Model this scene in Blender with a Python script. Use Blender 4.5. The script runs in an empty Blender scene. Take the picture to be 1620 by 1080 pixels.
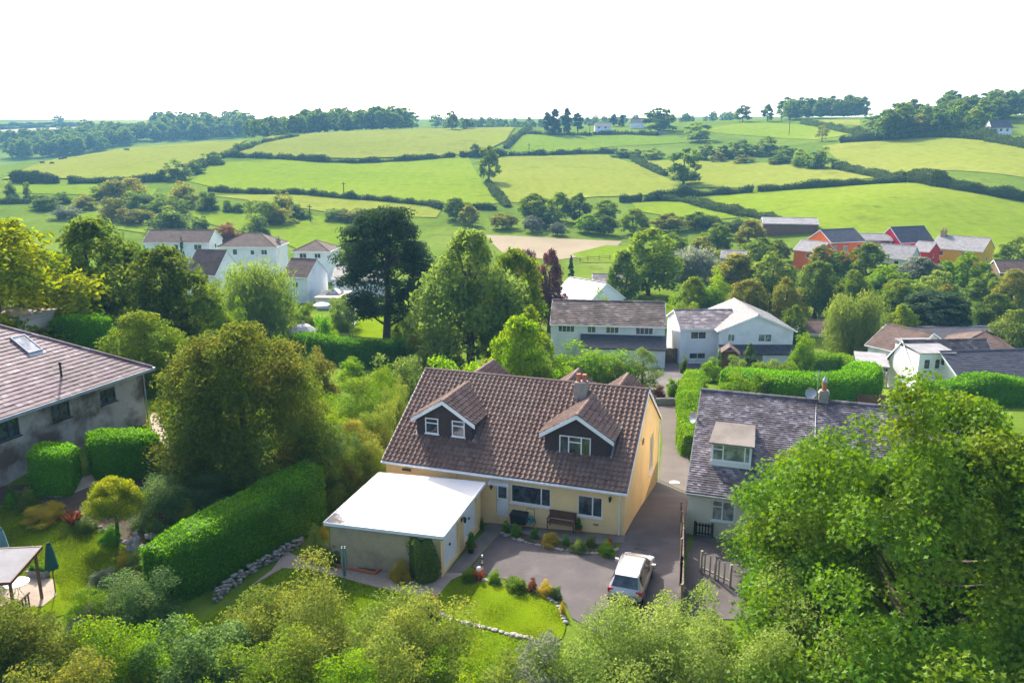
import bpy, math, random
import numpy as np
from mathutils import Vector, Matrix
from mathutils.geometry import delaunay_2d_cdt
R = math.radians
random.seed(7)
SC = bpy.context.scene
COL = SC.collection
# ---------------------------------------------------------------- camera, world, sun, exposure
F, PITCH, CH = 1260.0, 0.238, 20.67
cam_data = bpy.data.cameras.new('camera'); cam = bpy.data.objects.new('camera', cam_data); COL.objects.link(cam)
cam.location = (0, 0, CH); cam.rotation_euler = (math.pi/2 - PITCH, 0, 0)
cam_data.sensor_width = 36; cam_data.lens = F/1620*36; cam_data.clip_start = 0.5; cam_data.clip_end = 20000
SC.camera = cam
SUN_EL, SUN_AZ = 38.0, -22.0          # azimuth from +Y, negative = to the left
w = bpy.data.worlds.new('World'); SC.world = w; w.use_nodes = True
nt = w.node_tree; bg = nt.nodes['Background']
sky = nt.nodes.new('ShaderNodeTexSky'); sky.sky_type = 'NISHITA'; sky.sun_disc = False
sky.sun_elevation = R(SUN_EL); sky.sun_rotation = R(SUN_AZ); sky.air_density = 0.55; sky.dust_density = 3.0; sky.ozone_density = 0.2
nt.links.new(sky.outputs[0], bg.inputs[0]); bg.inputs[1].default_value = 0.15
sd = bpy.data.lights.new('sun', 'SUN'); sd.energy = 2.75; sd.angle = R(0.55); sd.color = (1.0, 0.94, 0.84)
sun = bpy.data.objects.new('sun', sd); COL.objects.link(sun)
a = R(SUN_AZ); e = R(SUN_EL)
SDIR = Vector((math.sin(a)*math.cos(e), math.cos(a)*math.cos(e), math.sin(e)))
sun.rotation_euler = SDIR.to_track_quat('Z', 'Y').to_euler(); sun.location = (0, 0, 120)
vs = SC.view_settings; vs.view_transform = 'Standard'; vs.look = 'None'; vs.gamma = 1; vs.exposure = 1.74
SC.render.engine = 'CYCLES'
cy = SC.cycles; cy.max_bounces = 7; cy.diffuse_bounces = 4; cy.glossy_bounces = 2; cy.transmission_bounces = 4; cy.volume_bounces = 1
cy.transparent_max_bounces = 8; cy.sample_clamp_indirect = 6; cy.use_denoising = True; cy.denoising_prefilter = 'NONE'
cy.use_adaptive_sampling = False

# ---------------------------------------------------------------- rays and terrain
cp, sp = math.cos(PITCH), math.sin(PITCH)
def ray(px, py):
    a = (px-810)/F; b = (540-py)/F
    return np.array([a, cp+b*sp, -sp+b*cp])
def zrow(row, d):                      # height seen at this photo row at forward distance d
    r = ray(810, row); return CH + d*r[2]/r[1]
def xcol(px, d, z):                    # x of a photo column at forward distance d and height z
    return (px-810)/F*(d*cp + (CH-z)*sp)
class TPS:
    def __init__(s, P, z, reg=1e-4):
        s.P = np.array(P, float); n = len(P)
        K = s.k(s.P); A = np.zeros((n+3, n+3)); A[:n, :n] = K + reg*np.eye(n)
        A[:n, n] = 1; A[:n, n+1:] = s.P; A[n, :n] = 1; A[n+1:, :n] = s.P.T
        s.w = np.linalg.solve(A, np.concatenate([np.array(z, float), np.zeros(3)]))
    def k(s, Q):
        d2 = ((Q[:, None, :]-s.P[None])**2).sum(-1); return 0.5*d2*np.log(d2+1e-12)
    def __call__(s, Q):
        out = np.empty(len(Q)); n = len(s.P)
        for i in range(0, len(Q), 20000):
            q = Q[i:i+20000]; out[i:i+20000] = s.k(q)@s.w[:n] + s.w[n] + q@s.w[n+1:]
        return out
NEAR = [(-10,38,0),(6,40,0),(0,30,0),(12,40,0),(12,30,0),(-3,25,0),(20,40,0),(10.1,51.6,-1.9),(14,52,-1.9),(-4,56,-1.7),(-14,35,.5),(-13.5,41,.4),(-20,32,1.2),(-17,38,1.2),(-26,36,2),
 (-23,50,3.1),(-27,40,3.1),(-35,50,3.2),(-17,45,1.4),(-12,55,-.3),(-20,65,1),(-35,75,1.0),(-10,70,-2.5),(10,75,-3.2),(13,62,-2.6),(24,60,-1.6),(30,45,0),(40,60,-.5),(40,80,-4),
 (15,78,-3.6),(18,98,-6.4),(0,95,-5.6),(40,100,-6.8),(45,90,-6.6),(62,95,-6.8),(50,115,-7),(0,115,-6.3),(-20,96,-5.3),(-45,95,-3),(-40,115,-5),(-20,125,-6),(-90,100,-2),(95,100,-6.5),
 (0,15,.8),(0,0,3),(-30,10,3),(30,10,2),(-30,25,1.8),(25,25,0),(0,-40,8),(-60,-40,9),(60,-40,9),(-70,50,4),(80,50,-1),(0,140,-6.5),(-80,140,-6),(90,140,-7),(-150,100,-2),(160,100,-6)]
tnear = TPS([(x/50, y/50) for x, y, z in NEAR], [z for x, y, z in NEAR], 1e-4)
FARC = {  # photo column: (distance, row or None, height)
 -500: [(130,None,-5),(185,None,-5.5),(330,302,0),(370,287,0),(470,275,0),(580,None,4),(760,240,0),(950,215,0),(1150,200,0),(1450,190,0),(2100,None,70),(4200,None,40)],
 0:    [(130,None,-6),(185,None,-6),(250,None,-3),(330,300,0),(370,285,0),(470,262,0),(580,None,5),(760,240,0),(950,214,0),(1150,200,0),(1450,189,0),(2100,None,75),(4200,None,40)],
 200:  [(130,None,-6.3),(185,None,-6.2),(250,None,-3),(310,310,0),(380,280,0),(545,236,0),(660,None,15),(830,224,0),(1030,205,0),(1400,191,0),(2100,None,75),(4200,None,40)],
 400:  [(130,None,-6.5),(185,None,-6.5),(240,None,-4),(320,305,0),(450,250,0),(600,218,0),(700,None,27),(1000,205,0),(1400,190,0),(2100,None,78),(4200,None,40)],
 600:  [(130,None,-6.5),(185,None,-6.5),(235,None,-4.5),(330,300,0),(450,250,0),(625,206,0),(740,None,35),(1000,198,0),(1400,189,0),(2100,None,78),(4200,None,40)],
 810:  [(130,None,-6.5),(185,None,-6.5),(230,None,-4.5),(270,342,0),(330,300,0),(450,250,0),(560,216,0),(650,202,0),(760,None,36),(1000,195,0),(1400,188,0),(2100,None,78),(4200,None,40)],
 1000: [(130,None,-6.5),(185,None,-6.5),(230,None,-4.5),(280,335,0),(320,305,0),(440,250,0),(540,217,0),(640,196,0),(760,None,40),(1000,192,0),(1400,187,0),(2100,None,78),(4200,None,40)],
 1200: [(130,None,-7),(185,None,-6),(215,None,-4),(300,300,0),(400,250,0),(500,216,0),(610,190,0),(760,None,45),(1000,188,0),(1400,185,0),(2100,None,78),(4200,None,40)],
 1400: [(130,None,-7),(180,None,-5),(200,395,0),(250,312,0),(300,283,0),(370,240,0),(450,206,0),(560,186,0),(760,None,46),(1100,None,60),(1500,None,70),(2100,None,70),(4200,None,40)],
 1620: [(130,None,-7),(175,None,-5),(200,395,0),(245,318,0),(330,238,0),(375,216,0),(460,188,0),(600,None,44),(760,None,48),(1100,None,60),(1500,None,70),(2100,None,70),(4200,None,40)],
 2100: [(130,None,-6),(175,None,-4),(200,390,0),(245,318,0),(330,238,0),(375,216,0),(460,188,0),(600,None,44),(760,None,48),(1100,None,60),(1500,None,70),(2100,None,70),(4200,None,40)]}
fp, fz = [], []
for px, L in FARC.items():
    for d, row, z in L:
        if row is not None: z = zrow(row, d)
        x = xcol(px, d, z); fp.append((x/d*2.2, math.log(d)*1.5)); fz.append(z)
tfar = TPS(fp, fz, 1e-4)
def smooth(t): t = np.clip(t, 0, 1); return t*t*(3-2*t)
def terr_v(Q):
    Q = np.asarray(Q, float).reshape(-1, 2)
    yy = np.maximum(Q[:, 1], 40.0)
    aa = np.clip(Q[:, 0]/yy*2.2, -2.4, 2.4); bb = np.clip(np.log(np.minimum(yy, 4200))*1.5, 0, 99)
    zf = tfar(np.stack([aa, bb], 1))
    qn = np.stack([np.clip(Q[:, 0], -150, 160), np.clip(Q[:, 1], -60, 160)], 1)/50
    zn = tnear(qn)
    t = smooth((Q[:, 1]-95)/45)
    return zn*(1-t) + zf*t
def terr(x, y): return float(terr_v([(x, y)])[0])
_ys = np.concatenate([np.arange(12, 60, .25), np.arange(60, 200, .8), np.geomspace(200, 4000, 420)])
def hit(px, py):                        # where the photo's pixel meets the ground
    r = ray(px, py); t = _ys/r[1]
    P = np.stack([r[0]*t, _ys, CH + r[2]*t], 1)
    g = P[:, 2] - terr_v(P[:, :2]); i = int(np.argmax(g < 0)) if (g < 0).any() else len(g)-1
    if i == 0: i = 1
    u = g[i-1]/(g[i-1]-g[i]) if g[i-1] != g[i] else 0
    p = P[i-1]*(1-u) + P[i]*u
    return (float(p[0]), float(p[1]))
def hit3(px, py): x, y = hit(px, py); return Vector((x, y, terr(x, y)))
def poly(pts): return [hit(*p) for p in pts]
def at(px, d): # ground under a photo column at distance d
    z = -3.0
    for _ in range(3): x = xcol(px, d, z); z = terr(x, d)
    return Vector((x, d, z))

# ---------------------------------------------------------------- tags
def tag(o, label=None, cat=None, group=None, kind=None):
    if label: o['label'] = label
    if cat: o['category'] = cat
    if group: o['group'] = group
    if kind: o['kind'] = kind
    return o
def thing(name, label, cat, loc=(0, 0, 0), rz=0, group=None):
    o = bpy.data.objects.new(name, None); COL.objects.link(o); o.empty_display_size = .3
    o.location = loc; o.rotation_euler = (0, 0, rz); return tag(o, label, cat, group)
def mesh_np(name, V, faces_n, idx, mats, smoothf=False, matidx=None, attrs=None):
    me = bpy.data.meshes.new(name); V = np.asarray(V, np.float32); nv = len(V)
    me.vertices.add(nv); me.vertices.foreach_set('co', V.ravel())
    idx = np.asarray(idx, np.int32).ravel(); faces_n = np.asarray(faces_n, np.int32)
    me.loops.add(len(idx)); me.loops.foreach_set('vertex_index', idx)
    me.polygons.add(len(faces_n)); st = np.concatenate([[0], np.cumsum(faces_n)[:-1]]).astype(np.int32)
    me.polygons.foreach_set('loop_start', st); me.polygons.foreach_set('loop_total', faces_n)
    if matidx is not None: me.polygons.foreach_set('material_index', np.asarray(matidx, np.int32))
    me.polygons.foreach_set('use_smooth', np.full(len(faces_n), smoothf, bool))
    if attrs:
        for k, v in attrs.items():
            at_ = me.attributes.new(k, 'FLOAT', 'POINT'); at_.data.foreach_set('value', np.asarray(v, np.float32))
    for m in (mats if isinstance(mats, (list, tuple)) else [mats]): me.materials.append(m)
    me.update(calc_edges=True); me.validate(); return me
def link(name, me, parent=None, loc=None, rz=None):
    o = bpy.data.objects.new(name, me); COL.objects.link(o)
    if parent is not None: o.parent = parent
    if loc is not None: o.location = loc
    if rz is not None: o.rotation_euler = (0, 0, rz)
    return o
class MB:
    def __init__(s): s.v = []; s.f = []; s.m = []; s.mi = 0
    def add(s, vs, fs):
        b = len(s.v); s.v += [tuple(v) for v in vs]
        for f in fs: s.f.append([b+i for i in f]); s.m.append(s.mi)
        return s
    def quad(s, *p): return s.add(p, [range(len(p))])
    def box(s, x0, x1, y0, y1, z0, z1):
        return s.add([(x0,y0,z0),(x1,y0,z0),(x1,y1,z0),(x0,y1,z0),(x0,y0,z1),(x1,y0,z1),(x1,y1,z1),(x0,y1,z1)],
                     [(0,3,2,1),(4,5,6,7),(0,1,5,4),(1,2,6,5),(2,3,7,6),(3,0,4,7)])
    def hexa(s, a, b):   # two 4-point rings joined
        return s.add(list(a)+list(b), [(3,2,1,0),(4,5,6,7),(0,1,5,4),(1,2,6,5),(2,3,7,6),(3,0,4,7)])
    def beam(s, p, q, w, h=None):   # square bar from p to q
        p = Vector(p); q = Vector(q); h = h or w; d = (q-p).normalized()
        up = Vector((0,0,1)) if abs(d.z) < .95 else Vector((0,1,0))
        a = d.cross(up).normalized()*w/2; b = a.cross(d).normalized()*h/2
        return s.hexa([p-a-b, p+a-b, p+a+b, p-a+b], [q-a-b, q+a-b, q+a+b, q-a+b])
    def prism(s, pts, z0, z1):
        n = len(pts); vs = [(x, y, z0) for x, y in pts] + [(x, y, z1) for x, y in pts]
        return s.add(vs, [list(range(n))[::-1], list(range(n, 2*n))] + [(i, (i+1) % n, n+(i+1) % n, n+i) for i in range(n)])
    def ext(s, pts, dv):   # extrude a planar 3-D polygon by vector dv
        n = len(pts); dv = Vector(dv); vs = [Vector(p) for p in pts]; vs += [p+dv for p in vs]
        return s.add(vs, [list(range(n)), list(range(n, 2*n))[::-1]] + [(i, n+i, n+(i+1) % n, (i+1) % n) for i in range(n)])
    def tube(s, pts, rad, n=7, cap=True):
        pts = [Vector(p) for p in pts]; m = len(pts)
        if not isinstance(rad, (list, tuple)): rad = [rad]*m
        vs = []; d0 = None
        for i, p in enumerate(pts):
            d = (pts[min(i+1, m-1)]-pts[max(i-1, 0)]).normalized()
            up = Vector((0,0,1)) if abs(d.z) < .9 else Vector((1,0,0))
            a = d.cross(up).normalized(); b = a.cross(d)
            for k in range(n):
                t = 2*math.pi*k/n; vs.append(p + (a*math.cos(t)+b*math.sin(t))*rad[i])
        fs = [(i*n+k, i*n+(k+1) % n, (i+1)*n+(k+1) % n, (i+1)*n+k) for i in range(m-1) for k in range(n)]
        if cap: fs += [list(range(n))[::-1], list(range((m-1)*n, m*n))]
        return s.add(vs, fs)
    def lathe(s, prof, n=16, c=(0,0,0)):   # profile of (r, z)
        vs = [(c[0]+r*math.cos(2*math.pi*k/n), c[1]+r*math.sin(2*math.pi*k/n), c[2]+z) for r, z in prof for k in range(n)]
        m = len(prof)
        fs = [(i*n+k, i*n+(k+1) % n, (i+1)*n+(k+1) % n, (i+1)*n+k) for i in range(m-1) for k in range(n)]
        fs += [list(range(n))[::-1], list(range((m-1)*n, m*n))]
        return s.add(vs, fs)
    def build(s, name, mats, parent=None, loc=None, rz=None, smoothf=False):
        V = np.array(s.v, np.float32); idx = [i for f in s.f for i in f]
        me = mesh_np(name, V, [len(f) for f in s.f], idx, mats, smoothf, s.m)
        return link(name, me, parent, loc, rz)

# ---------------------------------------------------------------- materials
def newmat(name):
    m = bpy.data.materials.new(name); m.use_nodes = True; nt = m.node_tree
    return m, nt, nt.nodes['Principled BSDF'], nt.nodes['Material Output']
def N(nt, t, **kw):
    n = nt.nodes.new('ShaderNode'+t)
    for k, v in kw.items():
        if hasattr(n, k): setattr(n, k, v)
        else: n.inputs[k].default_value = v
    return n
def c4(c): return (c[0], c[1], c[2], 1)
def ramp(nt, src, stops):
    r = nt.nodes.new('ShaderNodeValToRGB'); el = r.color_ramp.elements
    while len(el) < len(stops): el.new(.5)
    for e_, (p, c) in zip(el, stops): e_.position = p; e_.color = c4(c)
    nt.links.new(src, r.inputs[0]); return r.outputs[0]
def mixc(nt, f, A, B, mode='MIX'):
    m = nt.nodes.new('ShaderNodeMix'); m.data_type = 'RGBA'; m.blend_type = mode
    for s, v in ((m.inputs[0], f), (m.inputs[6], A), (m.inputs[7], B)):
        if hasattr(v, 'is_linked') or hasattr(v, 'links'): nt.links.new(v, s)
        else: s.default_value = v if not isinstance(v, tuple) else c4(v)
    return m.outputs[2]
def noise(nt, scale, detail=5, rough=.6, coord='Object', vec=None):
    tc = nt.nodes.new('ShaderNodeTexCoord'); n = N(nt, 'TexNoise', Scale=scale, Detail=detail, Roughness=rough)
    nt.links.new(vec if vec is not None else tc.outputs[coord], n.inputs['Vector']); return n.outputs[0]
def surf(name, c1, c2=None, scale=1.0, rough=.8, fine=12, bump=.0, c3=None, sc3=.15, thr=.5, spec=.3, metal=0, coat=0):
    m, nt, p, o = newmat(name); p.inputs['Roughness'].default_value = rough
    p.inputs['Specular IOR Level'].default_value = spec; p.inputs['Metallic'].default_value = metal
    if coat: p.inputs['Coat Weight'].default_value = coat; p.inputs['Coat Roughness'].default_value = .08
    if c2 is None: c2 = tuple(x*.8 for x in c1)
    n1 = noise(nt, scale); col = ramp(nt, n1, [(.35, c1), (.65, c2)])
    n2 = noise(nt, scale*fine, 3)
    col = mixc(nt, .35, col, ramp(nt, n2, [(.3, (.45,.45,.45)), (.7, (.62,.62,.62))]), 'OVERLAY')
    if c3 is not None:
        n3 = noise(nt, sc3, 4); col = mixc(nt, ramp(nt, n3, [(thr, (0,0,0)), (thr+.16, (1,1,1))]), col, c3)
    nt.links.new(col, p.inputs['Base Color'])
    if bump:
        b = N(nt, 'Bump', Strength=bump, Distance=.03); nt.links.new(n2, b.inputs['Height']); nt.links.new(b.outputs[0], p.inputs['Normal'])
    return m
def island(name, cols, rough=.75, spec=.25, stain=None, sscale=.6, vmin=.75, vmax=1.2, gloss_noise=False):
    """per-tile colours: every tile is its own little mesh island"""
    m, nt, p, o = newmat(name); p.inputs['Roughness'].default_value = rough; p.inputs['Specular IOR Level'].default_value = spec
    g = nt.nodes.new('ShaderNodeNewGeometry')
    n = len(cols); col = ramp(nt, g.outputs['Random Per Island'], [(i/max(n-1, 1), c) for i, c in enumerate(cols)])
    if stain is not None:
        n1 = noise(nt, sscale, 6, .65); col = mixc(nt, ramp(nt, n1, [(.45, (0,0,0)), (.62, (.85,.85,.85))]), col, stain)
    n2 = noise(nt, 9, 3); col = mixc(nt, .4, col, ramp(nt, n2, [(.3, (.38,.38,.38)), (.7, (.62,.62,.62))]), 'OVERLAY')
    nt.links.new(col, p.inputs['Base Color']); return m
def leafmat(name, c1, c2, tintc=None, trans=.5, gloss=.012, objvar=.18):
    m = bpy.data.materials.new(name); m.use_nodes = True; nt = m.node_tree; nt.nodes.remove(nt.nodes['Principled BSDF'])
    out = nt.nodes['Material Output']
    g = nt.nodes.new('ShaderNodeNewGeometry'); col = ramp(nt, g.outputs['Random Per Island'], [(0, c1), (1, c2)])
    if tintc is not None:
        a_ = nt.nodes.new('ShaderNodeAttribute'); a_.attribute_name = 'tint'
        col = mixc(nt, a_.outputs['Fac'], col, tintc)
    oi = nt.nodes.new('ShaderNodeObjectInfo'); h = nt.nodes.new('ShaderNodeHueSaturation')
    mr = N(nt, 'MapRange'); nt.links.new(oi.outputs['Random'], mr.inputs[0]); mr.inputs[3].default_value = 1-objvar; mr.inputs[4].default_value = 1+objvar
    nt.links.new(mr.outputs[0], h.inputs['Value']); nt.links.new(col, h.inputs['Color']); col = h.outputs[0]
    d = nt.nodes.new('ShaderNodeBsdfDiffuse'); t = nt.nodes.new('ShaderNodeBsdfTranslucent'); gl = N(nt, 'BsdfGlossy', Roughness=.5)
    hs = N(nt, 'HueSaturation', Hue=.497, Saturation=1.08, Value=1.35); nt.links.new(col, hs.inputs['Color'])
    nt.links.new(col, d.inputs[0]); nt.links.new(hs.outputs[0], t.inputs[0]); gl.inputs[0].default_value = (.6,.65,.6,1)
    m1 = nt.nodes.new('ShaderNodeMixShader'); m1.inputs[0].default_value = trans; nt.links.new(d.outputs[0], m1.inputs[1]); nt.links.new(t.outputs[0], m1.inputs[2])
    m2 = nt.nodes.new('ShaderNodeMixShader'); m2.inputs[0].default_value = gloss; nt.links.new(m1.outputs[0], m2.inputs[1]); nt.links.new(gl.outputs[0], m2.inputs[2])
    nt.links.new(m2.outputs[0], out.inputs[0]); return m
def grassmat(name, c1, c2, c3, scale=.05, fine=1.5, stripes=None):
    m, nt, p, o = newmat(name); p.inputs['Roughness'].default_value = 1; p.inputs['Specular IOR Level'].default_value = 0
    n1 = noise(nt, scale, 8, .65); col = ramp(nt, n1, [(.32, c1), (.52, c2), (.72, c3)])
    n2 = noise(nt, fine, 6, .7); col = mixc(nt, .55, col, ramp(nt, n2, [(.25, (.30,.30,.30)), (.75, (.70,.70,.70))]), 'OVERLAY')
    n4 = noise(nt, scale*6, 4, .7); col = mixc(nt, ramp(nt, n4, [(.55, (0,0,0)), (.72, (.6,.6,.6))]), col, tuple(x*.62 for x in c1))
    tc = nt.nodes.new('ShaderNodeTexCoord'); wv = N(nt, 'TexWave', Scale=fine*.16, Distortion=7.0, Detail=3.0); wv.inputs['Detail Scale'].default_value = .6; nt.links.new(tc.outputs['Object'], wv.inputs['Vector'])
    col = mixc(nt, .05, col, ramp(nt, wv.outputs['Fac'], [(.3, (.34,.34,.34)), (.7, (.62,.62,.62))]), 'OVERLAY')
    nt.links.new(col, p.inputs['Base Color'])
    b = N(nt, 'Bump', Strength=.5, Distance=.15); nt.links.new(n2, b.inputs['Height']); nt.links.new(b.outputs[0], p.inputs['Normal'])
    return m
def glassmat(name, c=(.02,.025,.03), rough=.06):
    m, nt, p, o = newmat(name); p.inputs['Roughness'].default_value = rough; p.inputs['Specular IOR Level'].default_value = .9
    n1 = noise(nt, 2.3, 3); nt.links.new(ramp(nt, n1, [(.4, c), (.65, tuple(x*3.2+.01 for x in c))]), p.inputs['Base Color']); return m
M = {}
M['white'] = surf('white_paint', (.80,.80,.78), (.74,.74,.72), 1.2, .5)
M['render_white'] = surf('white_render', (.78,.78,.77), (.70,.71,.71), .5, .9, bump=.15, c3=(.62,.62,.60), sc3=.35)
M['cream'] = surf('cream_render', (.88,.62,.29), (.83,.58,.27), .7, .9, bump=.25, c3=(.76,.53,.26), sc3=.4)
M['cream_pale'] = surf('pale_cream_render', (.66,.60,.47), (.60,.54,.42), .7, .9, bump=.25)
M['buff'] = surf('buff_block', (.50,.40,.24), (.42,.33,.20), .6, .9, bump=.3, c3=(.30,.25,.17), sc3=.5)
M['orange'] = surf('orange_render', (.75,.15,.025), (.68,.13,.02), .5, .9)
M['crimson'] = surf('crimson_render', (.58,.012,.05), (.52,.012,.045), .5, .9)
M['red'] = surf('red_render', (.70,.03,.015), (.62,.03,.015), .5, .9)
M['yellow'] = surf('yellow_render', (.80,.42,.025), (.74,.38,.022), .5, .9)
M['grey_render'] = surf('weathered_grey_render', (.37,.33,.29), (.30,.265,.235), .5, .9, bump=.3, c3=(.105,.078,.058), sc3=.42, thr=.43)
M['stone'] = surf('stone', (.36,.32,.27), (.24,.22,.19), 3.5, .9, bump=.8)
M['stone_pale'] = surf('pale_stone', (.40,.375,.33), (.29,.265,.23), 4.5, .9, bump=.8)
M['plinth'] = surf('plinth_stone', (.42,.30,.14), (.26,.19,.10), 4, .9, bump=.8)
M['glass'] = glassmat('window_glass')
M['glass_pale'] = glassmat('curtained_glass', (.10,.11,.10))
M['dark'] = surf('dark_void', (.02,.02,.02), (.03,.03,.03), 2)
M['lead'] = surf('lead_flashing', (.22,.24,.27), (.30,.32,.35), 2, .5)
M['tile_brown'] = island('brown_roman_tiles', [(.12,.072,.054),(.185,.114,.087),(.145,.088,.067),(.225,.15,.118)], .85, stain=(.19,.13,.10), sscale=.5)
M['tile_hung'] = island('dark_hung_tiles', [(.045,.03,.028),(.065,.042,.038),(.055,.036,.033)], .75)
M['slate_grey'] = island('grey_slates', [(.085,.068,.076),(.19,.158,.172),(.12,.098,.108),(.33,.29,.30),(.15,.125,.137)], .6, .3, stain=(.065,.05,.052), sscale=.8)
M['slate_purple'] = island('purple_slates', [(.115,.065,.075),(.18,.11,.125),(.14,.082,.095),(.30,.225,.235)], .65, .3, stain=(.075,.042,.046), sscale=.33)
M['tile_old'] = island('lichened_tiles', [(.10,.075,.06),(.19,.14,.115),(.13,.095,.08),(.30,.24,.20)], .85, stain=(.07,.055,.045), sscale=.6)
M['tile_redbrown'] = island('red_brown_tiles', [(.105,.066,.052),(.15,.095,.074),(.125,.078,.062)], .85, stain=(.085,.06,.046))
M['tile_pale'] = island('pale_grey_tiles', [(.13,.122,.115),(.19,.18,.17),(.16,.15,.142)], .6)
M['tile_dark'] = island('dark_slates', [(.04,.038,.045),(.075,.07,.08),(.055,.052,.062)], .5, .4)
M['tile_stone'] = island('grey_stone_slates', [(.20,.19,.18),(.30,.28,.27),(.25,.24,.23)], .8)
M['membrane'] = surf('white_roof_membrane', (.86,.86,.84), (.82,.82,.80), .5, .7, c3=(.80,.79,.76), sc3=.3)
M['asphalt'] = surf('asphalt', (.104,.090,.088), (.074,.064,.064), .3, .92, fine=60, bump=.5, c3=(.122,.106,.10), sc3=.7)
M['concrete'] = surf('concrete', (.20,.175,.15), (.14,.12,.10), .9, .9, bump=.4)
M['tarmac_old_sunlit'] = surf('worn_sunlit_tarmac', (.125,.102,.082), (.092,.077,.066), .4, .92, fine=40, bump=.35)  # worn brown surface, with sunlight put into its lighter colour
M['pave'] = surf('paving', (.40,.32,.24), (.30,.24,.185), 1.3, .9, bump=.4)
M['gravel'] = surf('gravel', (.42,.35,.28), (.24,.19,.15), 14, .95, fine=3, bump=1.0)
M['soil'] = surf('soil', (.07,.05,.035), (.10,.075,.05), 2, .95, bump=.8)
M['soil_field'] = surf('stubble', (.225,.175,.095), (.185,.145,.08), .06, .95, fine=30)
M['bark'] = surf('bark', (.11,.085,.06), (.065,.05,.038), 3, .95, bump=.8)
M['bark_pale'] = surf('pale_bark', (.30,.22,.15), (.19,.13,.09), 2, .9, bump=.6)
M['wood'] = surf('brown_wood', (.15,.07,.04), (.11,.052,.032), 3, .6)
M['wood_weathered'] = surf('weathered_wood', (.30,.22,.15), (.22,.16,.11), 3, .85)
M['wood_fence'] = surf('brown_fence', (.17,.10,.06), (.12,.075,.045), 2, .85)
M['wood_black'] = surf('black_wood', (.02,.02,.022), (.03,.03,.032), 2, .6)
M['wood_pale'] = surf('pale_wood', (.42,.36,.30), (.33,.28,.23), 3, .85)
M['terracotta'] = surf('terracotta', (.46,.16,.07), (.38,.13,.06), 3, .8)
M['black_plastic'] = surf('black_plastic', (.02,.02,.02), (.026,.026,.026), 2, .45)
M['metal'] = surf('grey_metal', (.40,.41,.42), (.34,.35,.36), 3, .4, metal=.6)
M['silver'] = surf('silver_car_paint', (.50,.49,.48), (.48,.47,.46), 1, .28, metal=.55, coat=.6)
M['green_cloth'] = surf('green_canvas', (.02,.085,.06), (.03,.10,.075), 3, .85)
M['blue_cloth'] = surf('faded_blue_canvas', (.10,.20,.22), (.13,.24,.26), 3, .85)
M['teal'] = surf('teal_plastic', (.02,.22,.22), (.03,.26,.26), 3, .4)
M['red_plastic'] = surf('red_fabric', (.55,.03,.05), (.48,.03,.05), 2, .6)
M['felt'] = surf('grey_roof_felt', (.27,.26,.26), (.20,.195,.195), 1, .85)
M['cream_cloth'] = surf('cream_canvas', (.62,.58,.56), (.54,.50,.49), 2, .8)
M['twig'] = surf('bare_twigs', (.20,.15,.11), (.13,.10,.075), 3, .9)
M['orange_pot'] = M['terracotta']
M['amber'] = surf('number_plate', (.75,.45,.04), (.72,.43,.04), 2, .5)
M['lamp_red'] = surf('tail_lamp_red', (.40,.015,.02), (.33,.01,.015), 2, .15)
G = {}
G['rough'] = grassmat('rough_pasture', (0.0740,0.1218,0.0157), (0.1131,0.1696,0.0191), (0.1566,0.1958,0.0391), .03, .8)
G['field_a'] = grassmat('field_bright', (0.1348,0.1958,0.0122), (0.1566,0.2175,0.0139), (0.1870,0.2306,0.0244), .012, .35)
G['field_b'] = grassmat('field_mid', (0.1653,0.1958,0.0244), (0.1870,0.2175,0.0296), (0.2175,0.2306,0.0435), .010, .35)
G['field_c'] = grassmat('field_olive', (0.1610,0.1870,0.0261), (0.1827,0.2044,0.0313), (0.1783,0.2175,0.0209), .009, .3)
G['field_d'] = grassmat('field_deep', (0.1087,0.1740,0.0130), (0.1348,0.2001,0.0139), (0.1653,0.2132,0.0244), .015, .4)
G['lawn'] = grassmat('lawn', (0.1035,0.1710,0.0036), (0.1350,0.2025,0.0045), (0.1665,0.2115,0.0090), .45, 14)
G['lawn_dark'] = grassmat('lawn_darker_green', (.085,.16,.005), (.115,.195,.006), (.15,.21,.012), .45, 12)  # slightly darker green than the front lawn
L = {}
L['dk'] = leafmat('leaf_dark', (0.0483, 0.1000, 0.0153), (0.0978, 0.1650, 0.0255), (0.1955, 0.2400, 0.0298), 0.55)
L['mid'] = leafmat('leaf_mid', (0.0862, 0.1650, 0.0170), (0.1437, 0.2250, 0.0238), (0.2530, 0.2900, 0.0255), 0.55)
L['lime'] = leafmat('leaf_lime', (0.11, 0.235, 0.01), (0.16, 0.295, 0.014), (0.28, 0.34, 0.02), 0.5)
L['olive'] = leafmat('leaf_olive', (0.1150, 0.1500, 0.0221), (0.1782, 0.2050, 0.0306), (0.2990, 0.2500, 0.0382), 0.55)
L['autumn'] = leafmat('leaf_autumn', (.065, .125, .016), (.105, .165, .022), (.25, .175, .03), .5)
L['purple'] = leafmat('leaf_purple', (.06,.028,.032), (.10,.045,.045), (.17,.07,.06))
L['gold'] = leafmat('leaf_gold', (0.1, 0.165, 0.012), (0.15, 0.21, 0.014), (0.46, 0.44, 0.012), 0.5)
L['willow'] = leafmat('leaf_willow', (0.11, 0.185, 0.03), (0.155, 0.23, 0.04), (0.22, 0.26, 0.05), 0.5)
L['grey'] = leafmat('leaf_silver', (.13,.16,.10), (.19,.22,.14), (.24,.25,.16))
L['blue'] = leafmat('leaf_bluegreen', (0.0517, 0.1250, 0.0298), (0.1035, 0.1850, 0.0467), (0.2070, 0.2700, 0.0765), 0.5)
L['pine'] = leafmat('leaf_pine', (.030, .068, .026), (.058, .105, .042), (.075, .13, .045), .3)
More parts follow.
